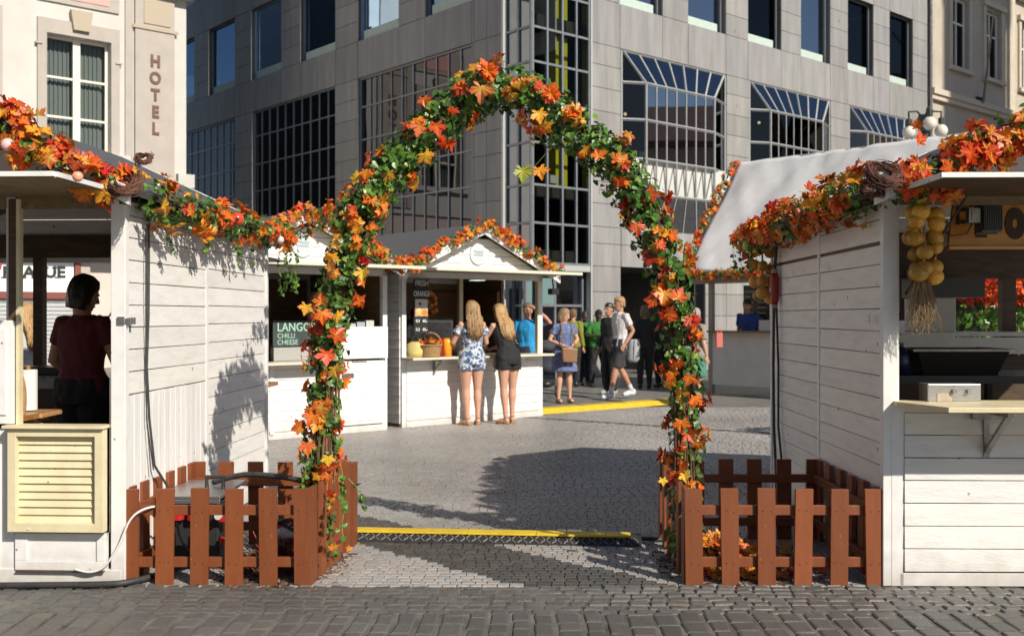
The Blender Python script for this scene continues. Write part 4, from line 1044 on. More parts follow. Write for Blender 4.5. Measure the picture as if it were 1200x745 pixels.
for k, c in enumerate([(.45, .5, .55), (.5, .5, .5), (.35, .4, .45), (.55, .55, .52)]):
    mb = MB(MK1); mb.box(1.86+k*.14, 1.86+k*.14+.12, .06, .3, .96, 1.38+.02*k); mb.build('folder', mat('folder_%d' % k, c, rough=.6), t)

# ---- kiosk 2 contents
t = thing('juice_price_board', MK2 @ V((.25, -.1, 1.1)), 'tall black FRESH ORANGE price board with a picture of oranges', 'sign')
xk = lambda px, y: (lambda k: ((k*(K2O[1]+y*Ld[1])-(K2O[0]+y*Ld[0]))/(Rd[0]-k*Rd[1])))((px-600)/F)
zk = lambda px, py, y: CH-(py-HZ)*(K2O[1]+xk(px, y)*Rd[1]+y*Ld[1])/F
yb = -.12; a, b = xk(485.5, yb), xk(502, yb); z0, z1 = zk(494, 391, yb), zk(494, 327, yb)
mb = MB(MK2); mb.box(a, b, yb, yb+.02, z0, z1); bd = mb.build('board', mat('matt_black_board', (.018, .018, .018), rough=.6), t)
wh = mat('white_print', (.75, .75, .72), rough=.6)
TX = lambda px, py, y=yb: MK2 @ Matrix.Translation((xk(px, y), y-.004, zk(px, py, y))) @ Matrix.Rotation(PI/2, 4, 'X')
text('FRESH', .105, TX(494, 332), .004, wh, bd, sx=.75); text('ORANGE', .105, TX(494, 344.5), .004, wh, bd, sx=.62)
mb = MB(MK2); mb.box(xk(486.5, yb), xk(501, yb), yb-.004, yb-.001, zk(494, 370.5, yb), zk(494, 350.5, yb)); pic = mb.build('picture', mat('grey_photo', (.52, .50, .46), rough=.5), bd)
def disc(mbx, M, cx, y, cz, r, n=20):
    mbx.add([M @ V((cx, y-.003, cz))]+[M @ V((cx+r*math.cos(2*PI*k/n), y, cz+r*math.sin(2*PI*k/n))) for k in range(n)], [(0, 1+k, 1+(k+1) % n) for k in range(n)])
om = mat('orange_peel', (.85, .27, .03), (.75, .2, .02), rough=.4, scale=30); of_ = mat('orange_flesh', (.9, .45, .12), (.95, .6, .3), rough=.4, scale=30)
mb = MB(); disc(mb, MK2, xk(490.5, yb), yb-.005, zk(490, 365, yb), .062); disc(mb, MK2, xk(497.5, yb), yb-.006, zk(497, 366.5, yb), .048); mb.build('orange', om, pic)
mb = MB(); disc(mb, MK2, xk(490.5, yb), yb-.009, zk(490, 365, yb), .048); mb.build('orange_slice', of_, pic)
mb = MB(); disc(mb, MK2, xk(492, yb), yb-.007, zk(492, 356, yb), .025, 6); mb.build('orange_leaf', mat('dark_leaf_print', (.03, .08, .03)), pic)
for py in (376, 386): text('0,3', .055, TX(489.5, py), .004, wh, bd, bold=.001); text('60,-', .055, TX(498, py), .004, wh, bd, bold=.001); 
# basket of orange leaves
t = thing('wicker_basket', MK2 @ V((.62, -.1, .94)), 'wicker basket full of orange leaves on the kiosk shelf beside the price board', 'basket')
bc = MK2 @ V((xk(504.5, -.1), -.1, .941)); wick = mat('wicker', (.48, .30, .13), (.26, .15, .06), rough=.7, scale=45, bump=.6, bscale=60, stretch=(1, 1, 2))
mb = MB(); mb.rings([(bc.x, bc.y, bc.z, .12, .12), (bc.x, bc.y, bc.z+.08, .14, .14), (bc.x, bc.y, bc.z+.16, .155, .155), (bc.x, bc.y, bc.z+.17, .145, .145)], 20); mb.build('basket_body', wick, t, smooth=False)
mb = MB()
for zz_ in (.02, .16): mb.tube([bc+V((.158*math.cos(a), .158*math.sin(a), zz_)) if zz_ > .1 else bc+V((.128*math.cos(a), .128*math.sin(a), zz_)) for a in [i*2*PI/20 for i in range(21)]], .01, 6)
mb.build('rim', wick, t)
mb = MB(); mb.tube([bc+V((.15*math.cos(a), 0, .16+.17*math.sin(a))) for a in [i*PI/12 for i in range(13)]], .010, 6); mb.build('handle', wick, t)
BASKET = (bc, t)
for nm, px, cc, lb in (('juice_bottle', 516, (.30, .01, .01), 'dark red drink carafe on the kiosk shelf next to the basket'), ('juice_jug', 523.5, (.85, .35, .02), 'orange juice jug on the kiosk shelf next to the red carafe')):
    p = MK2 @ V((xk(px, -.08), -.08, .941)); t = thing(nm, p, lb, 'carafe'); r = .055 if px < 520 else .07
    mb = MB(); mb.rings([(p.x, p.y, p.z, r, r), (p.x, p.y, p.z+.2, r, r), (p.x, p.y, p.z+.24, r*.8, r*.8)], 16); mb.build('vessel', mat(nm, cc, rough=.2), t, smooth=True)
    mb = MB(); mb.rings([(p.x, p.y, p.z+.24, r*.8, r*.8), (p.x, p.y, p.z+.255, r*.85, r*.85)], 16); mb.build('lid', mat('lid_'+nm, tuple(c*.6 for c in cc)), t)
t = thing('yellow_cloth_bag', MK2 @ V((.2, 0, .94)), 'pale yellow cloth bag in the corner of the juice kiosk hatch', 'bag')
mb = MB(); p = MK2 @ V((.24, .02, .94)); mb.rings([(p.x, p.y, .942, .12, .1), (p.x, p.y, 1.02, .15, .12), (p.x, p.y, 1.12, .12, .09), (p.x, p.y, 1.15, .07, .05)], 14); mb.build('bag_body', mat('yellow_cloth', (.66, .58, .22), (.5, .42, .15), rough=.8, scale=7), t, smooth=True)
mb = MB(); mb.tube([p+V((-.06, 0, .2)), p+V((-.03, 0, .28)), p+V((.03, 0, .28)), p+V((.06, 0, .2))], .006, 6); mb.build('handle', mat('yellow_cloth', (.66, .58, .22)), t)
t = thing('hanging_oranges', MK2 @ V((1.25, 1.2, 1.55)), 'net of oranges hanging inside the juice kiosk', 'oranges')
for k in range(14):
    mb = MB(); p = MK2 @ V((1.28+RD.uniform(-.09, .09), 1.1+RD.uniform(-.06, .06), 1.50+k*.026)); mb.ball(p, .045, 10, 7); mb.build('orange', mat('orange_fruit', (.75, .30, .04), rough=.4), t, smooth=True)
mb = MB(); mb.tube([MK2 @ V((1.28, 1.1, 1.85)), MK2 @ V((1.28, 1.1, 2.08))], .006, 5); mb.build('string', straw, t)
t = thing('juicer', MK2 @ V((1.2, .9, .95)), 'steel juicing machine standing in the juice kiosk', 'juicer')
mb = MB(MK2); mb.box(.95, 1.5, .8, 1.3, .94, 1.45); mb.build('machine_body', steel, t, bevel=.02); mb = MB(MK2); mb.box(1.0, 1.45, .79, .8, 1.1, 1.4); mb.box(1.6, 2.2, .9, 1.3, .94, 1.2); mb.builds('front_panel', galv, t)
mb = MB(MK2); mb.box(.1, 2.45, .75, 1.4, .1, .93); mb.build('inner_counter', darkwood, k2)
mb = MB(MK2); mb.box(.3, 2.50, 1.86, 1.93, 1.52, 1.88); mb.box(2.46, 2.52, .93, 1.85, 1.52, 1.88); mb.build('brown_panel', mat('brown_panel', (.16, .07, .03), rough=.5), k2)
t = thing('ceiling_spotlight', MK2 @ V((1.45, .25, 2.02)), 'small rectangular spotlight under the ceiling of the juice kiosk', 'lamp')
mb = MB(MK2); mb.box(1.4, 1.66, .2, .42, 2.02, 2.095); mb.build('lamp_body', blackm, t); mb = MB(MK2); mb.box(1.45, 1.61, .19, .36, 2.012, 2.019); mb.build('lens', mat('lamp_lens', (.8, .9, .85), emit=(.8, .95, .9, 1.2)), t)
t = thing('outdoor_spotlight', MK2 @ V((2.8, -.1, 1.85)), 'small black spotlight hanging at the right corner of the juice kiosk', 'lamp')
mb = MB(MK2); mb.box(2.68, 2.82, -.10, .0, 1.82, 1.91); mb.build('lamp_body', blackm, t); mb = MB(MK2); mb.tube([(2.75, -.05, 1.91), (2.72, -.05, 2.08)], .012, 6); mb.builds('bracket', blackm, t)

# ============================================================ tent stall at the right back
E0 = V((3.40, 20.55, 0)); Md = (.6573, -.7536); Mw = (.7536, .6573)
MT = frame(E0, Md, Mw)       # x along the front to the right/near, y into the depth
tent = thing('tent_stall', E0, 'large market stall under a steep white canvas roof behind the right stall', 'market stall')
canvas = mat('white_canvas', (.72, .715, .71), (.62, .615, .61), rough=.75, scale=2.2, detail=8, bump=.5, bscale=5)
mb = MB(); nx, ny = 60, 30; Lt = 7.6; vs = []
for side in (0, 1):
    base = len(vs)
    for j in range(ny+1):
        for i in range(nx+1):
            x = Lt*i/nx; f_ = j/ny; y = 1.73*f_ if side == 0 else 3.46-1.73*f_; z = 2.34+2.33*f_
            wv = (.12+.88*math.sin(PI*f_))*.05*abs(math.sin((x*1.6-f_*2.2)*1.7+1.3*noise.noise(V((x*.7, f_, 8)))))**1.5+.02*noise.noise(V((x*5-f_*6, f_*3, 2)))+.022*noise.noise(V((x*1.1+f_*2.4, f_*.8, side)))+.028*noise.noise(V((x*3.1+f_*4, f_*1.5, 4)))+.02*math.sin(x*5+f_*3)*(1-f_)*.5
            p = MT @ V((x, y+(-wv*.8 if side == 0 else wv*.8), z+wv*.6-.05*math.sin(PI*f_))); vs.append(p)
    mb.add([], []); 
allf = []
for side in (0, 1):
    b0 = side*(nx+1)*(ny+1)
    for j in range(ny):
        for i in range(nx):
            a = b0+j*(nx+1)+i; allf.append((a, a+1, a+nx+2, a+nx+1))
mb.v = []; mb.c = []; mb.f = []; mb.add(vs, allf)
o = mb.build('canvas_roof', canvas, tent, smooth=True, fix=False); s_ = o.modifiers.new('s', 'SOLIDIFY'); s_.thickness = .012
mb = MB(MT); pass
mb = MB(MT); mb.slab([V(p) for p in ((.03, .05, 2.3), (.03, 3.4, 2.3), (.03, 1.73, 4.6))], .02); mb.build('gable_cloth', canvas, tent)
mb = MB(MT); mb.box(.1, Lt, .05, .13, 2.12, 2.27); mb.box(.1, Lt, 3.3, 3.38, 2.12, 2.27)
for x in (.55, 3.2, 6.2): mb.box(x, x+.09, .05, .14, 0, 2.2); mb.box(x, x+.09, 3.2, 3.3, 0, 2.2)
mb.build('frame', mat('grey_timber', (.30, .27, .23), rough=.7), tent)
mb = MB(MT); mb.box(.62, 2.9, .06, .12, .18, 1.18); mb.box(3.0, 5.6, .06, .12, .18, 1.18); mb.build('counter_front', mat('pale_counter', (.62, .60, .58), (.55, .53, .51), rough=.5, scale=3), tent)
mb = MB(MT); mb.box(.5, 5.8, -.12, .5, 1.18, 1.215); mb.build('counter_top', mat('brown_counter_top', (.22, .13, .07), rough=.5), tent)
mb = MB(MT); mb.box(1.4, 4.6, .50, .53, 1.22, 1.42); mb.box(.6, 5.6, .12, .5, .18, .22); mb.build('white_display', sillw, tent)
mb = MB(MT); mb.box(.6, 7.4, 3.1, 3.15, 0, 2.25); mb.build('back_cloth', mat('dark_back_cloth', (.05, .045, .04), rough=.9), tent)
mb = MB(MT); mb.box(1.55, 2.3, 3.0, 3.05, 1.4, 2.05); mb.build('pale_back_panel', sillw, tent)
t = thing('menu_board', MT @ V((1.0, 1.2, 1.2)), 'tall dark menu board with rows of small pale lines in the tent stall', 'sign')
mb = MB(MT); mb.box(.75, 1.35, .9, .93, 1.0, 2.1); mb.build('board', blackm, t)
mb = MB(MT)
for k in range(9):
    for c in range(2):
        a = .79+c*.3; mb.box(a, a+RD.uniform(.12, .24), .888, .893, 1.12+k*.105, 1.15+k*.105)
mb.build('menu_lines', mat('grey_print', (.35, .33, .3), rough=.7), t)

# ============================================================ fences
def fence(px, X0, X1, Xb0, Xb1, Yf, Yb, label, nf=6, nb=5, ns=5):
    t = thing('picket_fence', ((X0+X1)/2, Yf, 0), label, 'fence', 'low brown picket fences beside the stalls')
    H = .537; W = .098; T = .026
    def picket(p, d, out, z0=.0, hh=H, w_=W):
        M = frame((p[0], p[1], 0), d, out); mb = MB(); a = RD.uniform(-.009, .009); g_ = RD.uniform(.82, 1.12)
        b = RD.uniform(-.004, .004)
        vs = [V((-w_/2, 0, z0)), V((w_/2, 0, z0)), V((w_/2+a, 0, hh+b)), V((-w_/2+a, 0, hh+b)), V((-w_/2, T, z0)), V((w_/2, T, z0)), V((w_/2+a, T, hh+b)), V((-w_/2+a, T, hh+b))]
        mb.add([M @ v for v in vs], [(0, 1, 2, 3), (7, 6, 5, 4), (0, 4, 5, 1), (1, 5, 6, 2), (2, 6, 7, 3), (3, 7, 4, 0)], (g_, g_, g_))
        for zz_ in (.122, .412):
            for xx_ in (-.02, .022): mb.ball((0, 0, 0), (.0045, .003, .0045), 6, 4, (.35, .5, .9), M @ Matrix.Translation((xx_+RD.uniform(-.006, .006), T+.001, zz_+RD.uniform(-.008, .008))))
        mb.build('picket', brownfence, t, bevel=.004)
    def side(p, q, n, out, off0=0.0, off1=0.0, z0=.0, skip=()):
        p, q = V(p), V(q); d = (q-p).normalized(); n_ = V(out)
        for i in range(n):
            if i in skip: continue
            c = p+(q-p)*((i+off0)/(n-1+off0+off1)); picket(c, (d.x, d.y), (n_.x, n_.y), z0)
        for z in (.095, .385):
            mb = MB(); M = frame((p.x, p.y, 0), (d.x, d.y), (n_.x, n_.y)); mb.box(0, (q-p).length, -.028, -.002, z, z+.055, M, (.92, .92, .92)); mb.build('rail', brownfence, t, bevel=.003)
    side((X0+W/2, Yf), (X1-W/2, Yf), nf, (0, -1))
    side((Xb0+W/2, Yb), (Xb1-W/2, Yb), nb+1, (0, 1))
    return side, t
XLf0, XLf1 = (140-600)/210.7, (365-600)/210.7
side, t = fence(None, XLf0, XLf1, XLf0+.06, -1.05, 5.83, 6.86, 'low brown picket fence around the power box at the left leg of the arch')
side((XLf1-.02, 5.83+.05, 0), (-1.05, 6.83, 0), 6, (1, -.06), 0, 0); side((XLf0+.045, 5.88, 0), (XLf0+.10, 6.83, 0), 6, (-1, 0), 0, 0)
XRf0, XRf1 = (804-600)/210.7, (1037-600)/210.7
side, t = fence(None, XRf0, XRf1, 1.0, XRf1+.0, 5.83, 7.0, 'low brown picket fence around fallen leaves at the right leg of the arch')
side((XRf0+.02, 5.88, 0), (1.01, 6.97, 0), 6, (-1, 0), 0, 0); side((XRf1-.035, 5.88, 0), (XRf1-.03, 6.97, 0), 6, (1, 0), 0, 0)

# ============================================================ cable ramps
def ramp(name, p, q, wd, h, label, nseg, tip=False):
    p, q = V(p), V(q); d = (q-p).normalized(); n_ = V((d.y, -d.x, 0)); t = thing(name, p, label, 'cable ramp'); M = frame((p.x, p.y, 0), (d.x, d.y), (-n_.x, -n_.y)); L_ = (q-p).length
    prof = [(0, .002), (wd*.36, h), (wd*.64, h), (wd, .002)]
    return t, M, L_, prof
t, M, L_, prof = ramp('cable_ramp', G(385, 633.5), G(752, 641), .26, .048, 'black cable ramp with a yellow lid lying across the arch entrance', 2)
mb = MB()
PM = Matrix(((0, 1, 0, 0), (1, 0, 0, 0), (0, 0, 1, 0), (0, 0, 0, 1)))
mb.prism([(0, .002), (.085, .046), (.175, .046), (.26, .002)], 0, L_, M @ PM, None)
tr = MB()
for i in range(int(L_/.038)):
    for j in range(2):
        x = .01+i*.038; y0 = .012+j*.036; z0 = .002+(y0/.085)*.044; 
        a = ((x, y0), (x+.026, y0+.028)) if (i+j) % 2 else ((x+.026, y0), (x, y0+.028))
        (xa, ya), (xb, yb_) = a; za, zb_ = .002+ya/.085*.044+.003, .002+yb_/.085*.044+.003
        tr.tube([M @ V((xa, ya, za)), M @ V((xb, yb_, zb_))], .0050, 4)
mb.build('ramp_body', mat('black_ramp_rubber', (.022, .022, .023), (.04, .038, .036), rough=.5, scale=20), t); tr.build('tread_pattern', mat('grey_ramp_tread', (.24, .23, .22), (.12, .115, .11), rough=.35, scale=30), t)  # treads a lighter, mottled grey than the black body
mb = MB(M); k = 0; x = .0
while x < L_-.12:
    mb.box(x+.003, x+.46 if x+.46 < L_-.07 else L_-.07, .062, .185, .0465, .060); x += .46
yl = mb.build('lid', yellow, t, bevel=.003)
mb = MB(M); mb.box(L_-.065, L_-.0, .080, .180, .0465, .052)
x = .1
while x < L_-.3: mb.box(x, x+.07, .181, .192, .047, .06); x += .23
mb.builds('end_piece', mat('black_end_rubber', (.03, .03, .032)), t)
mb = MB(); e = M @ V((L_, .13, .03)); mb.tube([e, e+V((.12, .02, -.01)), e+V((.3, .05, 0)), e+V((.5, .2, -.01))], .014, 8); tag(mb.build('ground_cable', rubber, None), 'short black cable running from the ramp end to the right fence', 'cable')
a, b = G(629, 486), G(800, 473)
t, M, L_, prof = ramp('yellow_ramp', a, b+(b-a)*.1, .5, .07, 'all yellow cable ramp lying behind the juice kiosk in front of the walking man', 2)
mb = MB(); mb.prism([(0, .002), (.13, .07), (.37, .07), (.5, .002)], 0, L_, M @ PM)
x = 0.0
mb.build('ramp_body', yellow, t, bevel=.004)
mb = MB(M)
while x < L_-.3: mb.box(x+.2, x+.27, .14, .36, .0705, .073); x += .9
mb.build('dark_slot', mat('worn_yellow', (.35, .27, .05), rough=.7), t)

# ============================================================ power box and cables in the left fence
t = thing('power_distribution_box', (-1.75, 6.3, 0), 'black power distribution box with red sockets and a flat steel top inside the left fence', 'power box')
mb = MB(); mb.box(-2.04, -1.74, 6.18, 6.62, .02, .40); mb.build('box_body', blackm, t, bevel=.01)
mb = MB(); mb.box(-2.08, -1.71, 6.10, 6.72, .425, .445); mb.box(-2.08, -1.71, 6.10, 6.11, .40, .425); mb.build('steel_top', steel, t, bevel=.003)
mb = MB()
for x in (-1.97, -1.88): mb.rings([(x, 6.15, .30, .035, .035), (x, 6.15, .38, .04, .03)], 10)
mb.box(-1.73, -1.66, 6.13, 6.18, .29, .37); mb.rings([(-1.70, 6.14, .16, .025, .025), (-1.70, 6.14, .20, .018, .018)], 10); mb.builds('socket', red, t)
mb = MB(); mb.tube([(-1.72, 6.12, .33), (-1.72, 6.09, .33)], .022, 10); mb.build('plug', mat('white_enamel', (.6, .58, .55)), t)
mb = MB()
for (x, y) in ((-2.0, 6.2), (-1.77, 6.2), (-2.0, 6.58), (-1.77, 6.58)): mb.box(x-.02, x+.02, y-.02, y+.02, 0, .02)
mb.builds('foot', rubber, t)
mb = MB(); mb.tube([(-1.86, 6.35, .445), (-1.86, 6.35, .52), (-1.76, 6.35, .52), (-1.76, 6.35, .445)], .014, 8); mb.build('handle', blackm, t)
def cablething(name, label, pts, r, m=rubber):
    P_ = [V(p) for p in pts]; q = []
    for i in range(len(P_)-1):
        p0, p1, p2, p3 = P_[max(i-1, 0)], P_[i], P_[i+1], P_[min(i+2, len(P_)-1)]
        for k in range(6):
            s = k/6; q.append(.5*((2*p1)+(p2-p0)*s+(2*p0-5*p1+4*p2-p3)*s*s+(3*p1-p0-3*p2+p3)*s**3))
    q.append(P_[-1]); mb = MB(); mb.tube(q, r, 8); return tag(mb.build(name, m, None, smooth=True), label, 'cable')
cablething('power_cable', 'thick black cable looping over the steel top inside the left fence', [(-1.85, 6.45, .47), (-1.62, 6.38, .53), (-1.3, 6.3, .51), (-1.16, 6.25, .44), (-1.13, 6.2, .30), (-1.2, 6.15, .20), (-1.35, 6.15, .22)], .017)
cablething('power_cable', 'black cable coiled low inside the left fence beside the red sockets', [(-1.40, 6.1, .30), (-1.25, 6.08, .24), (-1.18, 6.1, .16), (-1.3, 6.12, .10), (-1.42, 6.1, .18), (-1.36, 6.08, .30), (-1.2, 6.1, .28), (-1.15, 6.15, .12), (-1.3, 6.2, .05)], .012)
cablething('power_cable', 'thick black cable lying on the paving along the front of the left stall', [(-3.6, 5.70, .02), (-3.0, 5.72, .02), (-2.6, 5.735, .02), (-2.3, 5.74, .022), (-2.15, 5.76, .025), (-2.05, 5.86, .03), (-1.98, 6.0, .03), (-1.9, 6.15, .05)], .018)
cablething('power_cable', 'thin black wire slanting between the pickets of the left fence', [(-1.97, 6.12, .28), (-1.9, 6.0, .2), (-1.8, 5.95, .12), (-1.75, 5.93, .04)], .007)
cablething('white_cable', 'thin white cable bending from the left stall over the fence picket', [(-2.42, 5.765, .10), (-2.33, 5.762, .085), (-2.25, 5.76, .12), (-2.17, 5.76, .24), (-2.12, 5.765, .36), (-2.06, 5.78, .42), (-1.98, 5.84, .435), (-1.9, 6.0, .40)], .0065, mat('white_cable', (.75, .72, .68), rough=.4))
t = thing('crumpled_bag', (-1.33, 6.2, 0), 'crumpled white and red plastic bag between the cables in the left fence', 'bag')
mb = MB()
for k in range(5): mb.ball((-1.36+RD.uniform(-.07, .07), 6.12+RD.uniform(-.04, .04), .20+RD.uniform(-.05, .05)), (.05, .04, .035), 10, 7)
mb.build('bag_body', mat('white_plastic_bag', (.7, .68, .66), (.5, .48, .47), rough=.4, bump=1, bscale=25), t); mb = MB(); mb.ball((-1.38, 6.1, .27), (.06, .03, .02), 10, 6); mb.build('red_print', red, t)

# ============================================================ street lamp
lp = P(1084, 160, 22.0)
t = thing('street_lamp', (lp.x, lp.y, 0), 'dark street lamp with three white globes above the roof of the right stall', 'street lamp')
dg_ = mat('dark_green_iron', (.03, .045, .04), rough=.45)
mb = MB(); mb.tube([(lp.x, lp.y, 0), (lp.x, lp.y, lp.z+.3)], [.09, .07], 12); mb.tube([(lp.x, lp.y, lp.z+.1), (lp.x, lp.y, lp.z+.45)], .14, 10); mb.rings([(lp.x, lp.y, 0, .2, .2), (lp.x, lp.y, .5, .16, .16), (lp.x, lp.y, .6, .1, .1)], 14); mb.build('post', dg_, t)
for dx, dy, dz in ((-.38, -.1, .02), (.30, -.1, .05), (-.18, -.7, .1)):
    mb = MB(); mb.tube([(lp.x, lp.y, lp.z+.35), (lp.x+dx*.5, lp.y+dy*.5, lp.z+.52), (lp.x+dx, lp.y+dy, lp.z+.50), (lp.x+dx, lp.y+dy, lp.z+dz+.30)], .022, 8)
    mb.tube([(lp.x+dx, lp.y+dy, lp.z+dz+.32), (lp.x+dx, lp.y+dy, lp.z+dz+.2)], .06, 10); a_ = mb.build('arm', dg_, t)
    mb = MB(); mb.ball((lp.x+dx, lp.y+dy, lp.z+dz+.05), .135, 20, 14); mb.build('globe', mat('opal_globe', (.72, .68, .58), rough=.15), a_, smooth=True)
# ============================================================ leaves and garlands
_half = [(0, -.24), (.10, -.22), (.26, -.36), (.50, -.38), (.46, -.22), (.36, -.10), (.60, -.04), (.66, .10), (.84, .24), (.66, .28), (.56, .42), (.34, .30), (.36, .46), (.22, .54), (.17, .70), (0, .92)]
VALLEY = {1, 5, 7, 9, 11, 13}
MAPLE = _half+[(-x, y) for x, y in reversed(_half[1:-1])]
_ih = [(0, -.10), (.30, -.34), (.58, -.12), (.46, .14), (.40, .42), (0, .80)]
IVY = _ih+[(-x, y) for x, y in reversed(_ih[1:-1])]
PAL = [((.82, .16, .015), (.74, .05, .012)), ((.85, .24, .02), (.78, .09, .012)), ((.88, .42, .03), (.80, .14, .015)), ((.84, .50, .05), (.78, .30, .02)),
       ((.70, .05, .02), (.50, .015, .015)), ((.86, .30, .03), (.62, .03, .02)), ((.55, .45, .06), (.72, .12, .02)), ((.60, .10, .02), (.35, .03, .015))]
PALW = [4.5, 6, 9, 7.5, 1.3, 1.8, 3, .8]
def maple(mb, p, n, tip, s, pal=None):
    n = V(n).normalized(); tip = V(tip); y = (tip-n*tip.dot(n))
    y = y.normalized() if y.length > 1e-4 else n.orthogonal().normalized()
    x = y.cross(n); c1, c2 = pal or RD.choices(PAL, PALW)[0]; b = RD.uniform(.8, 1.15)
    k = RD.uniform(-.35, .75); fo = RD.uniform(.0, .45); asy = RD.uniform(.82, 1.18); asy2 = RD.uniform(-.45, .45)
    vs = [V(p)]; cl = [tuple(c*b for c in c1)]
    for i, (a, c) in enumerate(MAPLE):
        a *= asy if a > 0 else 1/asy
        j = i if i < len(_half) else 2*len(_half)-2-i
        h = -k*(a*a+c*c)*.75+fo*abs(a)-(.10 if j in (1, 5, 11) else -.03)+asy2*a*c
        vs.append(V(p)+(x*a+y*c+n*h)*s)
        tipn = math.hypot(a, c) > .5
        cc = c2 if tipn else tuple((u_+v_)/2 for u_, v_ in zip(c1, c2)); cl.append(tuple(q*b for q in cc))
    N_ = len(MAPLE); mb.add(vs, [(0, 1+i, 1+(i+1) % N_) for i in range(N_)], cols=cl)
def ivy(mb, p, n, tip, s):
    n = V(n).normalized(); tip = V(tip); y = (tip-n*tip.dot(n))
    y = y.normalized() if y.length > 1e-4 else n.orthogonal().normalized()
    x = y.cross(n); r = RD.random()
    b = RD.uniform(.6, 1.25); base = (.085, .20, .03) if r < .55 else ((.19, .30, .05) if r < .82 else (.04, .10, .022))
    fo = RD.uniform(0, .4); k = RD.uniform(-.2, .5)
    vs = [V(p)]; cl = [tuple(q*b*1.25 for q in base)]
    for a, c in IVY:
        vs.append(V(p)+(x*a+y*c+n*(-k*(a*a+c*c)*.5+fo*abs(a)))*s); cl.append(tuple(q*b for q in base))
    N_ = len(IVY); mb.add(vs, [(0, 1+i, 1+(i+1) % N_) for i in range(N_)], cols=cl)
def sample(pts, n):
    pts = [V(p) for p in pts]; L_ = [0]
    for a, b in zip(pts, pts[1:]): L_.append(L_[-1]+(b-a).length)
    def at(s):
        s = min(max(s, 0), L_[-1])
        for i in range(len(pts)-1):
            if s <= L_[i+1]+1e-9:
                t = (s-L_[i])/max(L_[i+1]-L_[i], 1e-6); return pts[i].lerp(pts[i+1], t), (pts[i+1]-pts[i]).normalized()
        return pts[-1], (pts[-1]-pts[-2]).normalized()
    return at, L_[-1]
def rdir():
    while 1:
        v = V((RD.uniform(-1, 1), RD.uniform(-1, 1), RD.uniform(-1, 1)))
        if .1 < v.length < 1: return v.normalized()
def spline(pts, k=5):
    P_ = [V(p) for p in pts]; q = []
    for i in range(len(P_)-1):
        p0, p1, p2, p3 = P_[max(i-1, 0)], P_[i], P_[i+1], P_[min(i+2, len(P_)-1)]
        for j in range(k):
            s = j/k; q.append(.5*((2*p1)+(p2-p0)*s+(2*p0-5*p1+4*p2-p3)*s*s+(3*p1-p0-3*p2+p3)*s**3))
    q.append(P_[-1]); return q
def garland(name, label, cat, pts, rad, ncl, nivy, ntw, ls=.085, isz=.045, bias=None, group=None, ivyf=None, mapf=None, twr=.0035, cl=(3, 7), core=.55, face=None):
    """rad may be a function of the fraction along the path"""
    pts = spline(pts); at, L_ = sample(pts, 0); t = thing(name, pts[0], label, cat, group)
    rf = rad if callable(rad) else (lambda f: rad)
    bias = V(bias) if bias else V((0, 0, 0))
    tw = MB()
    for i in range(ntw):
        s0 = RD.uniform(-.1, .85)*L_; ln = RD.uniform(.25, .7)*min(L_, 1.6); q = []; ph = RD.uniform(0, 6.3); r0 = RD.uniform(.1, core)
        for j in range(9):
            s = s0+ln*j/8
            if s < 0 or s > L_: continue
            p, d = at(s); a = d.cross(V((0, 1, .1))).normalized(); b = d.cross(a); r = rf(s/L_)*(r0+.10*math.sin(ph+j*1.3))
            q.append(p+a*r*math.cos(ph+j*.25)+b*r*math.sin(ph+j*.25)+rdir()*.006)
        if len(q) > 2: g_ = RD.uniform(.5, 1.5); tw.tube(q, [twr]*(len(q)-1)+[twr*.3], 4, cap=False, col=(g_, g_*.95, g_*.9))
    for i in range(int(ntw*1.0)):   # stray curls
        s = RD.uniform(0, L_); p, d = at(s); u_ = rdir(); q = [p+u_*rf(s/L_)*.5]; v_ = (u_+d*RD.uniform(-1, 1)).normalized()
        for j in range(5): v_ = (v_+rdir()*.5).normalized(); q.append(q[-1]+v_*rf(s/L_)*.22)
        tw.tube(q, [twr*.6, twr*.5, twr*.5, twr*.4, twr*.3, twr*.2], 3, cap=False)
    if ntw: tw.build('twig_core', twigm, t)
    iv = MB(); n = 0
    while n < nivy:
        s = RD.uniform(0, L_); f = s/L_
        if ivyf and RD.random() > ivyf(f): n += .3; continue
        p, d = at(s); u_ = (rdir()+bias*.6); u_ = (u_-d*u_.dot(d)*.8).normalized()
        pp = p+u_*rf(f)*(RD.uniform(.35, 1.0)**.6)
        for k in range(RD.randint(1, 4)):
            ivy(iv, pp+rdir()*isz*.8, (u_+rdir()*.75+V((0, -.15, .25))), (rdir()+V((0, 0, -.5))), isz*RD.uniform(.55, 1.15)); n += 1
    iv.build('ivy_foliage', ivym, t, fix=False)
    mp = MB()
    for i in range(ncl):
        s = L_*(i+RD.uniform(0, 1))/ncl; f = s/L_
        if mapf and RD.random() > mapf(f): continue
        p, d = at(s); u_ = (rdir()+bias); u_ = (u_-d*u_.dot(d)*.8).normalized()
        c = p+u_*rf(f)*RD.uniform(.65, 1.05); pal = RD.choices(PAL, PALW)[0]; m = RD.randint(*cl)
        for k in range(m):
            t_ = rdir(); t_ = (t_-u_*t_.dot(u_)).normalized()
            maple(mp, c+t_*ls*.45*(.2+RD.random())+u_*.012*k, (u_*1.1+t_*RD.uniform(-.1, 1.0)+rdir()*.35), t_+V((0, 0, -.25)), ls*RD.uniform(.5, 1.15), pal if RD.random() < .6 else None)
    mp.build('maple_foliage', leafm, t, fix=False)
    return t
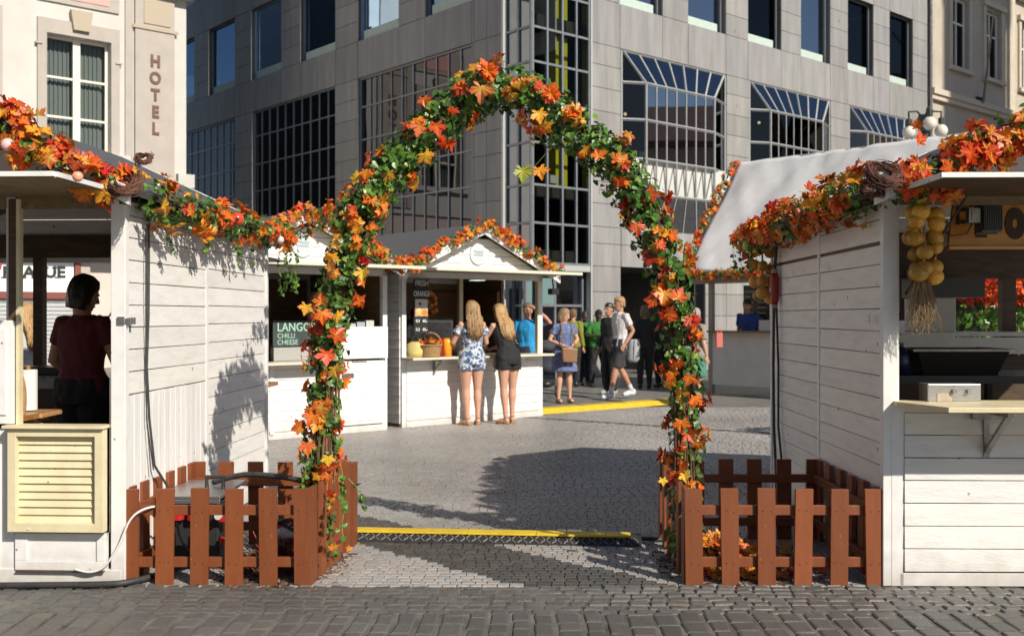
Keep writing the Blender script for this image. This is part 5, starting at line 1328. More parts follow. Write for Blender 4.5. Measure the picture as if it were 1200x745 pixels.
def tendril(t, p0, ln, n, sw=.03, isz=.03, drift=(0, 0)):
    mb = MB(); q = [V(p0)]; 
    for i in range(8): q.append(q[-1]+V((RD.uniform(-sw, sw)*.4+drift[0]/8, RD.uniform(-sw, sw)*.4+drift[1]/8, -ln/8)))
    mb.tube(q, .0018, 4, col=(.3, .5, .12), cap=False)
    for i in range(n):
        k = RD.uniform(.8, 8); a = q[min(int(k), 7)].lerp(q[min(int(k)+1, 8)], k-int(k))
        ivy(mb, a+rdir()*.012, rdir()+V((.5, -.8, .2)), rdir()+V((0, 0, -.8)), isz*RD.uniform(.7, 1.2))
    mb.build('ivy_tendril', ivym, t, fix=False)
def apple(t, p, r, c=(.62, .05, .03)):
    mb = MB(); p = V(p); prof = [(0, -.80), (.45, -.88), (.8, -.6), (1, 0), (.95, .4), (.6, .85), (.25, .86), (0, .68)]
    mb.rings([(p.x, p.y, p.z+b*r, max(a, .02)*r, max(a, .02)*r) for a, b in prof], 18)
    o = mb.build('apple', mat('apple_skin_%d' % int(c[1]*100), c, (min(1, c[0]*1.15), c[1]*1.6+.03, c[2]+.02), rough=.22, scale=12), t, smooth=True)
    mb = MB(); mb.tube([p+V((0, 0, r*.68)), p+V((.005, 0, r*1.15))], .0025, 5); mb.build('stalk', twigm, o)
# ---- the arch
ZA = 6.25
AP = [(376, 652), (374, 600), (373, 550), (377, 500), (382, 450), (386, 405), (391, 362), (399, 320), (409, 286), (421, 256), (437, 226), (457, 200), (482, 175), (508, 151), (533, 127), (556, 110), (578, 101), (604, 106), (636, 126), (667, 150), (700, 174), (728, 201), (750, 236), (767, 275), (780, 315), (790, 360), (797, 405), (801, 455), (803, 510), (803, 560), (803, 610), (803, 652)]
apts = [P(a, b, ZA+.05*math.sin(i*.5)) for i, (a, b) in enumerate(AP)]
def arad(f):
    return .092+.046*math.sin(PI*f)**2
def amap(f): return .5 if (f < .06 or f > .94) else (1 if (f < .34 or f > .66) else .8)
def aivy(f): return .55 if (f < .26 or f > .74) else 1
arch = garland('garland_arch', 'tall arch of orange maple leaves, ivy and twigs standing between the picket fences', 'arch', apts, arad, 175, 5600, 230, ls=.056, isz=.042, bias=(0, -.55, .1), cl=(3, 7), core=.42, mapf=amap, ivyf=aivy)
# straight twig bundles of the legs
for sx_, f0 in ((0, 1), (1, 0)):
    mb = MB(); base = P(374 if sx_ == 0 else 803, 655, ZA); top = P(386 if sx_ == 0 else 797, 395, ZA)
    for i in range(42):
        a = RD.uniform(0, 6.28); r = RD.uniform(.02, .075); o_ = V((math.cos(a)*r, math.sin(a)*r*.8, 0)); q = [base.lerp(top, k/7)+o_*(1+.1*math.sin(k))+rdir()*.006 for k in range(8)]
        g_ = RD.uniform(.5, 1.6); mb.tube(q, .0045, 5, col=(g_, g_*.92, g_*.85))
    mb.build('leg', twigm, arch)
tendril(arch, P(398, 540, 5.95), .42, 22, isz=.032, drift=(.03, -.12)); tendril(arch, P(408, 560, 5.95), .18, 9, isz=.032, drift=(.12, -.1)); tendril(arch, P(365, 530, 6.1), .22, 12, drift=(-.06, 0))
# three loose leaves hanging under the top
mb = MB(); q = P(612, 200, ZA-.1); maple(mb, q, (.1, -1, .1), (0, 0, -1), .085, ((.50, .50, .06), (.30, .36, .04))); maple(mb, P(632, 199, ZA-.1), (0, -1, .2), (.3, 0, -1), .07, ((.88, .40, .03), (.80, .28, .02)))
mb.tube([P(622, 200, ZA-.1), P(640, 180, ZA-.05), P(655, 165, ZA)], .002, 4, col=(.2, .2, .05)); mb.build('hanging_leaves', leafm, arch, fix=False)
def bigleaf(px, py, nn, tip, s, pal, Z=ZA-.17):
    maple(BL, P(px, py, Z), nn, tip, s, pal)
BL = MB()
gy = ((.86, .60, .06), (.82, .30, .03)); rd_ = ((.80, .20, .03), (.72, .06, .02)); og = ((.86, .32, .03), (.82, .12, .02)); lg = ((.35, .42, .12), (.45, .22, .08)); yl_ = ((.88, .62, .05), (.86, .50, .04))
for a in [(563, 106, (0, -1, .3), (-.2, 0, -1), .125, ((.84, .55, .08), (.72, .12, .05))), (572, 80, (0, -1, .2), (0, 0, 1), .10, og), (646, 108, (.1, -1, .3), (.4, 0, 1), .10, og), (632, 134, (0, -1, .1), (0, 0, -1), .09, gy),
          (492, 150, (0, -1, .3), (0, 0, -1), .095, og), (512, 147, (.1, -1, .2), (0, 0, -1), .095, rd_), (456, 206, (0, -1, .2), (0, 0, -1), .085, gy), (416, 205, (0, -1, .2), (-1, 0, .2), .075, yl_),
          (500, 182, (0, -1, 0), (.5, 0, -1), .09, gy), (386, 302, (0, -1, .2), (0, 0, -1), .085, ((.86, .35, .03), (.85, .50, .04))), (424, 318, (.2, -1, .1), (0, 0, -1), .085, yl_), (398, 290, (0, -1, .3), (.6, 0, .5), .09, lg),
          (358, 358, (0, -1, .2), (-.5, 0, -1), .075, gy), (380, 365, (0, -1, .2), (0, 0, -1), .09, og), (392, 392, (0, -1, .1), (.7, 0, .7), .11, rd_), (386, 415, (0, -1, .2), (0, 0, -1), .10, ((.80, .14, .02), (.74, .05, .02))),
          (374, 352, (0, -1, .3), (0, 0, 1), .08, og), (392, 432, (0, -1, .2), (.3, 0, -1), .085, gy), (366, 490, (0, -1, .2), (-.4, 0, -1), .09, og), (352, 500, (0, -1, .3), (-1, 0, -.2), .08, og), (358, 520, (0, -1, .2), (0, 0, -1), .09, ((.82, .14, .03), (.82, .22, .03))),
          (388, 537, (0, -1, .1), (.1, 0, -1), .07, yl_), (385, 560, (0, -1, .2), (0, 0, -1), .06, og), (780, 345, (.1, -1, .2), (0, 0, -1), .10, ((.88, .55, .10), (.80, .18, .04))), (792, 352, (0, -1, .4), (.4, 0, .8), .095, ((.85, .35, .06), (.66, .05, .05))),
          (768, 355, (-.2, -1, 0), (-1, 0, 0), .09, rd_), (812, 375, (.2, -1, 0), (.4, 0, -1), .09, ((.7, .12, .02), (.5, .04, .02))), (805, 440, (0, -1, .2), (0, 0, -1), .075, og), (812, 470, (.2, -1, .2), (.1, 0, -1), .09, og), (795, 495, (0, -1, .2), (0, 0, -1), .09, og), (806, 510, (0, -1, .2), (.4, 0, -1), .085, rd_),
          (735, 215, (0, -1, .3), (0, 0, 1), .09, og), (722, 190, (0, -1, .2), (.5, 0, 1), .085, ((.86, .30, .06), (.84, .2, .04))), (762, 230, (0, -1, .2), (1, 0, .3), .085, rd_), (745, 262, (0, -1, .1), (0, 0, -1), .09, rd_), (700, 185, (0, -1, .2), (-.5, 0, 1), .08, og), (760, 300, (0, -1, .2), (0, 0, -1), .08, ((.6, .07, .02), (.42, .03, .02))), (775, 560, (0, -1, .2), (0, 0, -1), .05, yl_), (800, 555, (0, -1, .2), (0, 0, -1), .06, yl_)]:
    a = a[:4]+(a[4]*.82,)+a[5:]; bigleaf(a[0]+RD.uniform(-3, 3), a[1]+RD.uniform(-3, 3), V(a[2])+rdir()*.45, V(a[3])+rdir()*.3, *a[4:])
for i in range(7): 
    a_ = i*2*PI/7; maple(BL, P(572, 84, ZA-.18), (math.cos(a_)*.6, -.8, math.sin(a_)*.6), (math.cos(a_), 0, math.sin(a_)), .075, og); maple(BL, P(646, 110, ZA-.18), (math.cos(a_)*.6, -.8, math.sin(a_)*.6), (math.cos(a_), 0, math.sin(a_)), .07, og)
BL.build('large_leaves', leafm, arch, fix=False)

# ---- garlands of the near stalls
def onfrontL(x, dz=0): return ML @ V((x, -.30, EZ+.04+SL*(-x)+dz))
g1 = garland('leaf_garland', 'bright orange maple leaf garland running up the front gable of the left stall', 'garland', [ML @ V((.06, -.12, 2.19)), ML @ V((-.15, -.33, 2.27)), onfrontL(-.4, .05), onfrontL(-.65, .04), onfrontL(-.9, .02), onfrontL(-1.3, 0)], .10, 62, 900, 30, ls=.07, isz=.032, bias=(.2, -.8, .2), group='leaf garlands on the stalls', cl=(4, 7))
g2 = garland('leaf_garland', 'leaf garland with apples hanging along the side eave of the left stall', 'garland', [ML @ V((.10, .05, 2.16)), ML @ V((.12, .7, 2.15)), ML @ V((.13, 1.4, 2.14)), ML @ V((.13, 2.1, 2.15)), ML @ V((.14, 2.95, 2.17))], .11, 38, 1200, 60, ls=.066, isz=.033, bias=(.5, -.5, 0), group='leaf garlands on the stalls', cl=(3, 6))
apple(g1, P(91, 207, 5.05), .026, (.85, .25, .22)); apple(g2, ML @ V((.22, 1.35, 2.16)), .048, (.62, .05, .03)); apple(g2, ML @ V((.20, .9, 2.05)), .038, (.6, .22, .05))
mb = MB(); mb.ball(ML @ V((.22, 2.45, 2.10)), .03, 12, 8); mb.build('bauble', mat('pale_bauble', (.7, .6, .58), rough=.3), g2, smooth=True)
mb = MB(); mb.ball(P(9, 170, 5.4), .035, 12, 8); mb.build('bauble', mat('pink_bauble', (.75, .5, .5), rough=.3), g1, smooth=True)
for dx in (0, .08, -.06, .04): tendril(g2, ML @ V((.17+dx, 2.85, 2.08)), .30+.12*RD.random(), 16, isz=.034)
for y in (.4, 1.0, 1.7, 2.1): tendril(g2, ML @ V((.12, y, 2.05)), .18, 8, isz=.03)
# twig nest at the corner
def nest(t, c, r, n=90):
    mb = MB()
    for i in range(n):
        a0 = RD.uniform(0, 6.28); q = []; tilt = RD.uniform(-.7, .7); rr = r*RD.uniform(.45, 1); sq = RD.uniform(.5, .9)
        for k in range(8):
            a = a0+k*.5; q.append(V(c)+V((math.cos(a)*rr, math.sin(a)*rr*.6+rr*tilt*.2, math.sin(a+tilt)*rr*sq))+rdir()*.008)
        mb.tube(q, .0022, 3, cap=False, col=(RD.uniform(.6, 1.5),)*3)
    mb.build('twig_nest', mat('reddish_twig', (.15, .06, .035), (.08, .03, .02), rough=.8, col=True), t)
nest(g2, P(147, 214, 5.55), .10, 150); nest(g2, P(168, 186, 5.85), .055, 60)
g3 = garland('leaf_garland', 'thick red and orange leaf garland along the side eave of the right stall', 'garland', [MR @ V((-.10, -.05, 2.20)), MR @ V((-.15, .6, 2.17)), MR @ V((-.17, 1.3, 2.15)), MR @ V((-.18, 2.0, 2.13)), MR @ V((-.17, 2.9, 2.10))], .125, 62, 1100, 50, ls=.070, isz=.036, bias=(-.6, -.5, 0), group='leaf garlands on the stalls', cl=(4, 7))
def onfrontR(x, dz=0): return MR @ V((x, -.30, EZ+.04+SL*x+dz))
g4 = garland('leaf_garland', 'orange and pink leaf garland rising along the front gable of the right stall', 'garland', [MR @ V((-.02, -.22, 2.19)), MR @ V((.15, -.30, 2.23)), onfrontR(.4, .0), onfrontR(.65, -.01), onfrontR(.95, 0), onfrontR(1.3, .0)], .10, 66, 900, 50, ls=.072, isz=.036, bias=(-.1, -.8, .1), group='leaf garlands on the stalls', cl=(4, 7))
nest(g3, P(1036, 205, 5.42), .10, 150); nest(g3, P(1022, 222, 5.5), .07, 60); apple(g3, MR @ V((-.28, 2.35, 2.05)), .045, (.22, .35, .05))
mb = MB()
for i in range(22):
    c = MR @ V((.05, -.34, 2.24))+rdir()*.05
    for k in range(5):
        a = k*1.2566; mb.add([c, c+V((math.cos(a)*.013, -.004, math.sin(a)*.013)), c+V((math.cos(a+.5)*.014, -.006, math.sin(a+.5)*.014))], [(0, 1, 2)], (.85, .65, .04))
mb.build('yellow_blossom', leafm, g4, fix=False)
mb = MB(); mb.slab([MR @ V(p) for p in ((.62, -.42, 2.20), (.655, -.42, 2.18), (.63, -.40, 2.42), (.60, -.40, 2.42))], .004); mb.build('ribbon', mat('red_ribbon', (.75, .03, .02), rough=.4), g4)
mb = MB(); maple(mb, P(1078, 165, 5.5), (.7, -1, 0), (-.1, 0, 1), .07, rd_); maple(mb, P(1075, 148, 5.52), (-.9, -1, 0), (.2, 0, 1), .05, og); mb.build('upright_leaf', leafm, g4, fix=False)
for y in (2.2, 2.6, 2.9): tendril(g3, MR @ V((-.30, y, 2.05)), .22, 9)

# ---- garlands of the far stalls
def kg(M, w, label, x0, x1, extra=None):
    H = 2.1; pts = []
    for x in [x0+(x1-x0)*i/8 for i in range(9)]:
        z = H+.10+SL*(w/2-abs(x-w/2)); pts.append(M @ V((x, -.22, z)))
    if extra: pts += extra
    return garland('leaf_garland', label, 'garland', pts, .075, 56, 560, 14, ls=.07, isz=.038, bias=(.2, -.6, .3), group='leaf garlands on the stalls', twr=.004)
gk2 = kg(MK2, 2.57, 'orange leaf garland over the gable of the juice kiosk', -.12, 2.72)
apple(gk2, P(601, 279, 15.0), .06, (.8, .2, .03))
gk1 = kg(MK1, 2.57, 'leaf garland over the gable of the kiosk behind the arch', -.12, 2.72)
gk3 = garland('leaf_garland', 'short sagging leaf garland joining the gables of the two far kiosks', 'garland', [MK1 @ V((2.1, -.25, 2.42)), P(440, 296, 13.4), P(462, 312, 13.4), P(484, 312, 13.5), MK2 @ V((.25, -.25, 2.3))], .07, 16, 200, 8, ls=.07, isz=.038, bias=(.2, -.6, .2), group='leaf garlands on the stalls')
gk4 = garland('leaf_garland', 'thin leaf garland stretched from the left stall towards the arch', 'garland', [ML @ V((.12, 2.95, 2.18)), P(345, 277, 9.5), P(372, 262, 9.0), P(398, 246, 8.0), P(418, 232, 6.6)], .06, 24, 330, 12, ls=.06, isz=.032, bias=(.2, -.6, .3), group='leaf garlands on the stalls')
gt = garland('leaf_garland', 'orange leaf garland along the front eave of the white canvas tent', 'garland', [MT @ V((x, -.06, 2.30)) for x in (0, .8, 1.6, 2.4, 3.2, 4.2)], .07, 60, 420, 10, ls=.085, isz=.05, bias=(-.5, -.6, 0), group='leaf garlands on the stalls')
gt2 = garland('leaf_garland', 'leaf garland climbing the slanting left edge of the white canvas tent', 'garland', [MT @ V((-.05, y, 2.34+2.33*y/1.73)) for y in (0, .5, 1.0, 1.4, 1.73)], .10, 50, 520, 16, ls=.08, isz=.05, bias=(-.5, -.6, .1), group='leaf garlands on the stalls')
# basket filling
bc, bt = BASKET; mb = MB()
for i in range(46):
    a = RD.uniform(0, 6.28); r = RD.uniform(0, .14); maple(mb, bc+V((math.cos(a)*r, math.sin(a)*r, .17+.06*(1-r/.14)+RD.uniform(0, .03))), V((0, 0, 1))+rdir()*.8, rdir(), .055)
tag(mb.build('leaf_heap', leafm, None, fix=False), 'heap of orange leaves filling the wicker basket on the kiosk shelf', 'leaves')

# ---- mulch, fallen leaves
chipm = mat('bark_chip', (.15, .075, .04), (.07, .035, .02), rough=.9, scale=20, col=True)
def mulch(name, x0, x1, y0, y1, n, hgt, kindlab):
    mb = MB()
    for i in range(n):
        x, y = RD.gauss((x0+x1)/2, (x1-x0)/4), RD.gauss((y0+y1)/2, (y1-y0)/4)
        if not (x0-.1 < x < x1+.1 and y0-.15 < y < y1+.15): continue
        dd = math.hypot((x-(x0+x1)/2)/((x1-x0)/2), (y-(y0+y1)/2)/((y1-y0)/2)); z = hgt*max(0, 1-dd)*RD.random()+.004
        a = RD.uniform(0, 3.14); l = RD.uniform(.012, .035); v_ = V((math.cos(a), math.sin(a), RD.uniform(-.5, .5)))*l
        mb.tube([V((x, y, z))-v_, V((x, y, z))+v_], RD.uniform(.002, .005), 3, col=(RD.uniform(.5, 1.7),)*3)
    o = mb.build(name, chipm, None); o['kind'] = 'stuff'; o['label'] = kindlab; o['category'] = 'mulch'
mulch('bark_mulch', -1.7, -1.08, 5.85, 6.7, 2400, .10, 'brown bark mulch heaped at the foot of the left arch leg')
mulch('bark_mulch', .98, 1.75, 5.9, 6.7, 2600, .12, 'brown bark mulch heaped at the foot of the right arch leg')
mb = MB()
for i in range(330):
    x, y = RD.gauss(1.32, .24), RD.gauss(6.25, .25)
    if x < 1.0 or x > 1.95 or y < 5.9: continue
    z = .02+.16*max(0, 1-math.hypot((x-1.25)/.4, (y-6.3)/.4))
    maple(mb, (x, y, z), V((0, -.5, 1))+rdir()*.7, rdir(), RD.uniform(.035, .06), RD.choice([((.80, .42, .06), (.7, .25, .04)), ((.86, .50, .06), (.8, .35, .04)), ((.8, .18, .04), (.7, .08, .03)), ((.5, .25, .08), (.4, .15, .05))]))
tag(mb.build('fallen_leaves', leafm, None, fix=False), 'yellow and orange fallen leaves heaped inside the right fence', 'leaves', kind='stuff')
mb = MB()
for i in range(26):
    x, y = RD.gauss(-1.2, .12), RD.gauss(6.2, .2); maple(mb, (x, y, .05+.1*RD.random()), V((0, -.5, 1))+rdir()*.7, rdir(), RD.uniform(.03, .05), RD.choice([((.8, .4, .05), (.7, .2, .03)), ((.3, .08, .04), (.2, .04, .03))]))
tag(mb.build('fallen_leaves', leafm, None, fix=False), 'few reddish fallen leaves on the mulch inside the left fence', 'leaves', kind='stuff')
# dark red heather in the left fence
mb = MB()
for i in range(500):
    a, r = RD.uniform(0, 6.28), abs(RD.gauss(0, .09)); p = V((-1.33+r*math.cos(a), 6.15+r*math.sin(a)*.7, .02)); l = RD.uniform(.08, .20)
    mb.tube([p, p+V((math.cos(a)*.04, math.sin(a)*.04, l*.6)), p+V((math.cos(a)*.09, math.sin(a)*.09, l))], [.002, .0016, .003], 3, cap=False, col=RD.choice([(.9, .12, .08), (.5, .12, .06), (.9, .4, .1), (.35, .2, .08)]))
t = thing('heather_plant', (-1.18, 6.15, 0), 'dark red tufted heather at the foot of the left arch leg', 'plant'); mb.build('foliage', mat('heather', (.35, .30, .30), rough=.7, col=True), t)
# flower basket hanging on the hotel pilaster
c = P(126, 293, 24.0); t = thing('flower_basket', c, 'small flower basket hanging behind the head of the seller in the left stall', 'flower basket')
mb = MB(); mb.rings([(c.x, c.y, c.z-.30, .1, .1), (c.x, c.y, c.z-.1, .28, .28), (c.x, c.y, c.z-.05, .3, .3)], 14); mb.build('basket_bowl', wick, t)
mb = MB()
for i in range(160): ivy(mb, c+rdir()*.3*RD.random()+V((0, 0, .08)), rdir(), rdir(), .06)
mb.build('foliage', ivym, t, fix=False)
mb = MB(); mb.tube([c+V((0, 0, -.05)), c+V((0, 0, .9))], .01, 5); mb.build('hanger', blackm, t)

# things seen through the rear opening of the right stall
for px_, z_, lab in ((1156, 11.5, 'potted red shrub seen through the right stall, left of the brown post'), (1192, 12.0, 'potted red shrub seen through the right stall, right of the brown post')):
    c = P(px_, 340, z_); t = thing('potted_shrub', (c.x, c.y, 0), lab, 'shrub', 'potted red shrubs behind the right stall')
    mb = MB(); mb.rings([(c.x, c.y, 0, .20, .20), (c.x, c.y, .40, .26, .26), (c.x, c.y, .42, .28, .28)], 16); mb.build('pot', mat('white_pot', (.6, .6, .58), rough=.5), t)
    mb = MB(); mb.tube([(c.x, c.y, .4), (c.x+.02, c.y, .9), (c.x-.02, c.y, 1.5)], [.03, .025, .012], 6)
    for k in range(14): a = RD.uniform(0, 6.28); zz_ = RD.uniform(.8, 1.5); mb.tube([(c.x, c.y, zz_), (c.x+.3*math.cos(a), c.y+.3*math.sin(a), zz_+.3)], [.012, .004], 4)
    mb.build('stem', twigm, t)
    mb = MB()
    for k in range(260):
        v_ = rdir()*RD.uniform(.2, .42); maple(mb, c+V((v_.x, v_.y, v_.z*.7+.12)), rdir()+V((0, -.5, .3)), rdir(), .07, RD.choice([((.8, .12, .03), (.7, .05, .02)), ((.85, .25, .04), (.8, .1, .02))]))
    mb.build('red_foliage', leafm, t, fix=False); mb = MB()
    for k in range(260):
        v_ = rdir()*RD.uniform(.2, .40); ivy(mb, c+V((v_.x, v_.y, v_.z*.7-.38)), rdir(), rdir(), .07)
    mb.build('green_foliage', ivym, t, fix=False)
# ============================================================ people
skin = mat('fair_skin', (.62, .36, .25), (.56, .31, .21), rough=.5, scale=8, sss=.12)
skin_tan = mat('tanned_skin', (.50, .27, .17), (.44, .23, .14), rough=.5, scale=8, sss=.1)
skin_dark = mat('brown_skin', (.10, .055, .035), (.08, .045, .03), rough=.5, scale=8)
eyem = mat('dark_eye', (.02, .015, .012), rough=.2)
lipm = mat('lips', (.38, .13, .11), rough=.5)
def lerp(a, b, t): return V(a).lerp(V(b), t)
def person(loc, rz, H, label, top=None, bottom=None, hair=None, shoes=None, sk=None, pose=None, group=None, yaw=0.0, pitch=0.0, fat=1.0, vox=.011, lean=0.0, female=False, hands=True, extra=None):
    t = thing('person', loc, label, 'person', group, rz=rz); W = MW[t.name]; S = H/1.70; sk = sk or skin
    J = dict(pel=(0, 0, .93), wai=(0, 0, 1.07), che=(0, 0, 1.27), nec=(0, 0, 1.44), hed=(0, -.015, 1.585),
             shL=(.168, 0, 1.385), elL=(.215, .03, 1.11), wrL=(.225, -.05, .88), shR=(-.168, 0, 1.385), elR=(-.215, .03, 1.11), wrR=(-.225, -.05, .88),
             hiL=(.085, 0, .89), knL=(.092, -.015, .49), anL=(.095, .02, .085), hiR=(-.085, 0, .89), knR=(-.092, -.015, .49), anR=(-.095, .02, .085), ftL=(0, -1), ftR=(0, -1))
    if female:
        J.update(shL=(.150, 0, 1.385), shR=(-.150, 0, 1.385), elL=(.20, .03, 1.11), elR=(-.20, .03, 1.11), wrL=(.205, -.05, .89), wrR=(-.205, -.05, .89))
    if lean:   # forward bend of the upper body about the pelvis
        Rm = Matrix.Rotation(lean, 3, 'X')
        for k in ('wai', 'che', 'nec', 'hed', 'shL', 'shR', 'elL', 'elR', 'wrL', 'wrR'): J[k] = tuple(Rm @ (V(J[k])-V((0, 0, .93)))+V((0, 0, .93)))
    if pose: J.update(pose)
    J = {k: (V(v)*S if len(v) == 3 else V(v)) for k, v in J.items()}
    def T(p): return W @ V(p)
    fz = fat*S
    def rings_between(mb, specs, grow=0.0, n=16):
        """specs: list of (joint point, rx, ry) -> tube along them with elliptic sections facing forward"""
        pts = [s[0] for s in specs]; k = len(pts); vs = []
        for i, (p, rx, ry) in enumerate(specs):
            d = (pts[min(i+1, k-1)]-pts[max(i-1, 0)]).normalized(); x = V((1, 0, 0)); x = (x-d*x.dot(d)).normalized(); y = d.cross(x)
            for j in range(n):
                q = 2*PI*j/n; vs.append(T(p+x*math.cos(q)*(rx*fz+grow)+y*math.sin(q)*(ry*fz+grow)))
        fs = [(i*n+j, i*n+(j+1) % n, (i+1)*n+(j+1) % n, (i+1)*n+j) for i in range(k-1) for j in range(n)]+[tuple(range(n-1, -1, -1)), tuple((k-1)*n+j for j in range(n))]
        mb.add(vs, fs)
    pel, wai, che, nec, hed = J['pel'], J['wai'], J['che'], J['nec'], J['hed']
    hipw, waw, chw = (.172, .118, .142) if female else (.165, .138, .158)
    def torso(mb, g=0.0, z0=None, off=False):
        sh = (J['shL']+J['shR'])/2
        sp = [(pel+V((0, 0, -.10*S)), hipw*.86, .105), (pel+V((0, 0, -.04*S)), hipw, .122), (lerp(pel, wai, .45), hipw*.93, .112), (wai, waw, .094), (lerp(wai, che, .5), (waw+chw)/2, .104), (che, chw, .118), (lerp(che, sh, .55), chw*1.02, .105)]
        if off: sp += [(lerp(che, sh, .72), chw*1.02, .095)]
        else: sp += [(lerp(sh, nec, .0), .145, .078), (lerp(sh, nec, .6), .085, .062), (nec, .052, .052)]
        if z0 == 'waist': sp = sp[2:]
        rings_between(mb, sp, g)
    def limb(mb, pts, r, g=0.0, n=10):
        mb.tube([T(p) for p in pts], [max(a*S*fat**.5+g, .004) for a in r], n)
    def arm(mb, s, g=0.0, f=1.0, sleeve_open=0.0):
        a, b, c = J['sh'+s], J['el'+s], J['wr'+s]
        if f <= 1: p1 = lerp(a, b, f); limb(mb, [lerp(a, (J['shL']+J['shR'])/2, .25), a, lerp(a, p1, .35), p1], [.045, .054, .048, .044+sleeve_open], g)
        else: limb(mb, [lerp(a, (J['shL']+J['shR'])/2, .25), a, lerp(a, b, .4), b, lerp(b, c, .3), c], [.045, .054, .047, .038, .038, .026], g)
    def leg(mb, s, g=0.0, z=0.0, flare=0.0):
        a, b, c = J['hi'+s], J['kn'+s], J['an'+s]
        pts = [a+V((0, 0, .02)), lerp(a, b, .25), lerp(a, b, .6), b, lerp(b, c, .28), lerp(b, c, .6), c]; r = [.090, .090, .072, .053, .058, .044, .033]
        if female: r = [.094, .092, .072, .052, .056, .040, .030]
        if z > 0:   # z = fraction of the leg covered 0..2 (1 = knee)
            n_ = []; rr = []
            keys = [0, .25, .6, 1, 1.28, 1.6, 2]
            for k, kk in enumerate(keys):
                if kk < z: n_.append(pts[k]); rr.append(r[k]+flare*kk/z)
            e = lerp(a, b, z) if z <= 1 else lerp(b, c, z-1)
            import bisect
            i = min(bisect.bisect_left(keys, z), 6); fr_ = (z-keys[i-1])/(keys[i]-keys[i-1]); n_.append(e); rr.append(r[i-1]+(r[i]-r[i-1])*fr_+flare); limb(mb, n_, rr, g, 14)
        else: limb(mb, pts, r, g, 12)
    # ---- body
    mb = MB(); torso(mb)
    for s in 'LR':
        arm(mb, s, f=2); leg(mb, s)
        c = J['an'+s]; d = V((J['ft'+s][0], J['ft'+s][1], 0)).normalized(); flat = V((c.x, c.y, 0)) if len(J['ft'+s]) < 3 else c
        lift = max(0, c.z-.085*S)
        limb(mb, [c, c+V((0, 0, -.03))-d*.02*S, V((c.x, c.y, .032*S+lift))-d*.045*S], [.033, .034, .030]); limb(mb, [V((c.x, c.y, .032*S+lift))-d*.045*S, V((c.x, c.y, .04*S+lift))+d*.05*S, V((c.x, c.y, .028*S+lift*.8))+d*.12*S, V((c.x, c.y, .02*S+lift*.6))+d*.165*S], [.030, .038, .036, .018])
    HM = Matrix.Translation(hed) @ Matrix.Rotation(yaw, 4, 'Z') @ Matrix.Rotation(pitch+lean*.5, 4, 'X')
    limb(mb, [nec-V((0, 0, .05)), nec+V((0, 0, .01)), lerp(nec, HM @ V((0, .015, -.06)), .8)], [.056, .052, .052])
    hr = [(-.118, .022, .025, -.052), (-.10, .044, .048, -.036), (-.06, .060, .076, -.014), (-.02, .069, .088, -.004), (.025, .075, .096, .0), (.065, .068, .088, .004), (.095, .048, .062, .006), (.112, .018, .026, .006)]
    vs = []
    for z, rx, ry, cy in hr:
        for j in range(16):
            q = 2*PI*j/16; vs.append(T(HM @ (V((rx*math.cos(q), cy+ry*math.sin(q), z))*S)))
    mb.add(vs, [(i*16+j, i*16+(j+1) % 16, (i+1)*16+(j+1) % 16, (i+1)*16+j) for i in range(len(hr)-1) for j in range(16)]+[tuple(range(15, -1, -1)), tuple((len(hr)-1)*16+j for j in range(16))])
    mb.tube([T(HM @ (V((0, -.086, .02))*S)), T(HM @ (V((0, -.104, -.015))*S)), T(HM @ (V((0, -.112, -.035))*S)), T(HM @ (V((0, -.090, -.045))*S))], [.008*S, .012*S, .015*S, .010*S], 8)
    for s in (-1, 1): mb.ball((0, 0, 0), (.010*S, .02*S, .032*S), 8, 6, M=W @ HM @ Matrix.Translation(V((s*.077, .008, -.01))*S))
    ex = MB()
    if hands:
        for s in 'LR':
            wr = J['wr'+s]; d = (wr-J['el'+s]).normalized(); sg = 1 if s == 'L' else -1
            sd = V((0, 1, 0)); sd = (sd-d*sd.dot(d)); sd = sd.normalized() if sd.length > .1 else V((1, 0, 0)); nn = d.cross(sd)
            rings = []
            mb.tube([T(wr-d*.02*S), T(wr+d*.03*S), T(wr+d*.085*S)], [(.022*S, .018*S), (.036*S, .015*S), (.038*S, .013*S)], 8) if False else None
            vs = []
            for k, (l, rx, ry) in enumerate(((-.02, .024, .02), (.02, .032, .016), (.06, .040, .014), (.09, .038, .012))):
                for j in range(8):
                    q = 2*PI*j/8; vs.append(T(wr+d*l*S+sd*rx*S*math.cos(q)+nn*ry*S*math.sin(q)))
            mb.add(vs, [(i*8+j, i*8+(j+1) % 8, (i+1)*8+(j+1) % 8, (i+1)*8+j) for i in range(3) for j in range(8)]+[tuple(range(7, -1, -1)), tuple(24+j for j in range(8))])
            cu = nn*(.35*sg)
            for k, ln in enumerate((.062, .072, .068, .052)):
                b0 = wr+d*.082*S+sd*(.030-.020*k)*S; m1 = b0+(d+cu*.3).normalized()*ln*.5*S; m2 = m1+(d+cu*1.6).normalized()*ln*.5*S
                ex.tube([T(b0-d*.01), T(b0), T(m1), T(m2)], [.0085*S, .0085*S, .0078*S, .0055*S], 6)
            b0 = wr+d*.025*S+sd*.028*S; ex.tube([T(b0), T(b0+(d*.6+sd)*.030*S), T(b0+(d*1.2+sd)*.045*S+cu*.01)], [.011*S, .0095*S, .007*S], 6)
    body = remesh(mb, 'body', sk, t, vox, 5, extra=ex if hands else None)
    e = MB()
    for s in (-1, 1): e.ball((0, 0, 0), .0105*S, 8, 6, M=W @ HM @ Matrix.Translation(V((s*.031, -.085, .012))*S))
    e.build('eyes', eyem, t, smooth=True)
    e = MB(); e.ball((0, 0, 0), (.024*S, .008*S, .007*S), 8, 6, M=W @ HM @ Matrix.Translation(V((0, -.088, -.068))*S)); e.build('mouth', lipm, t, smooth=True)
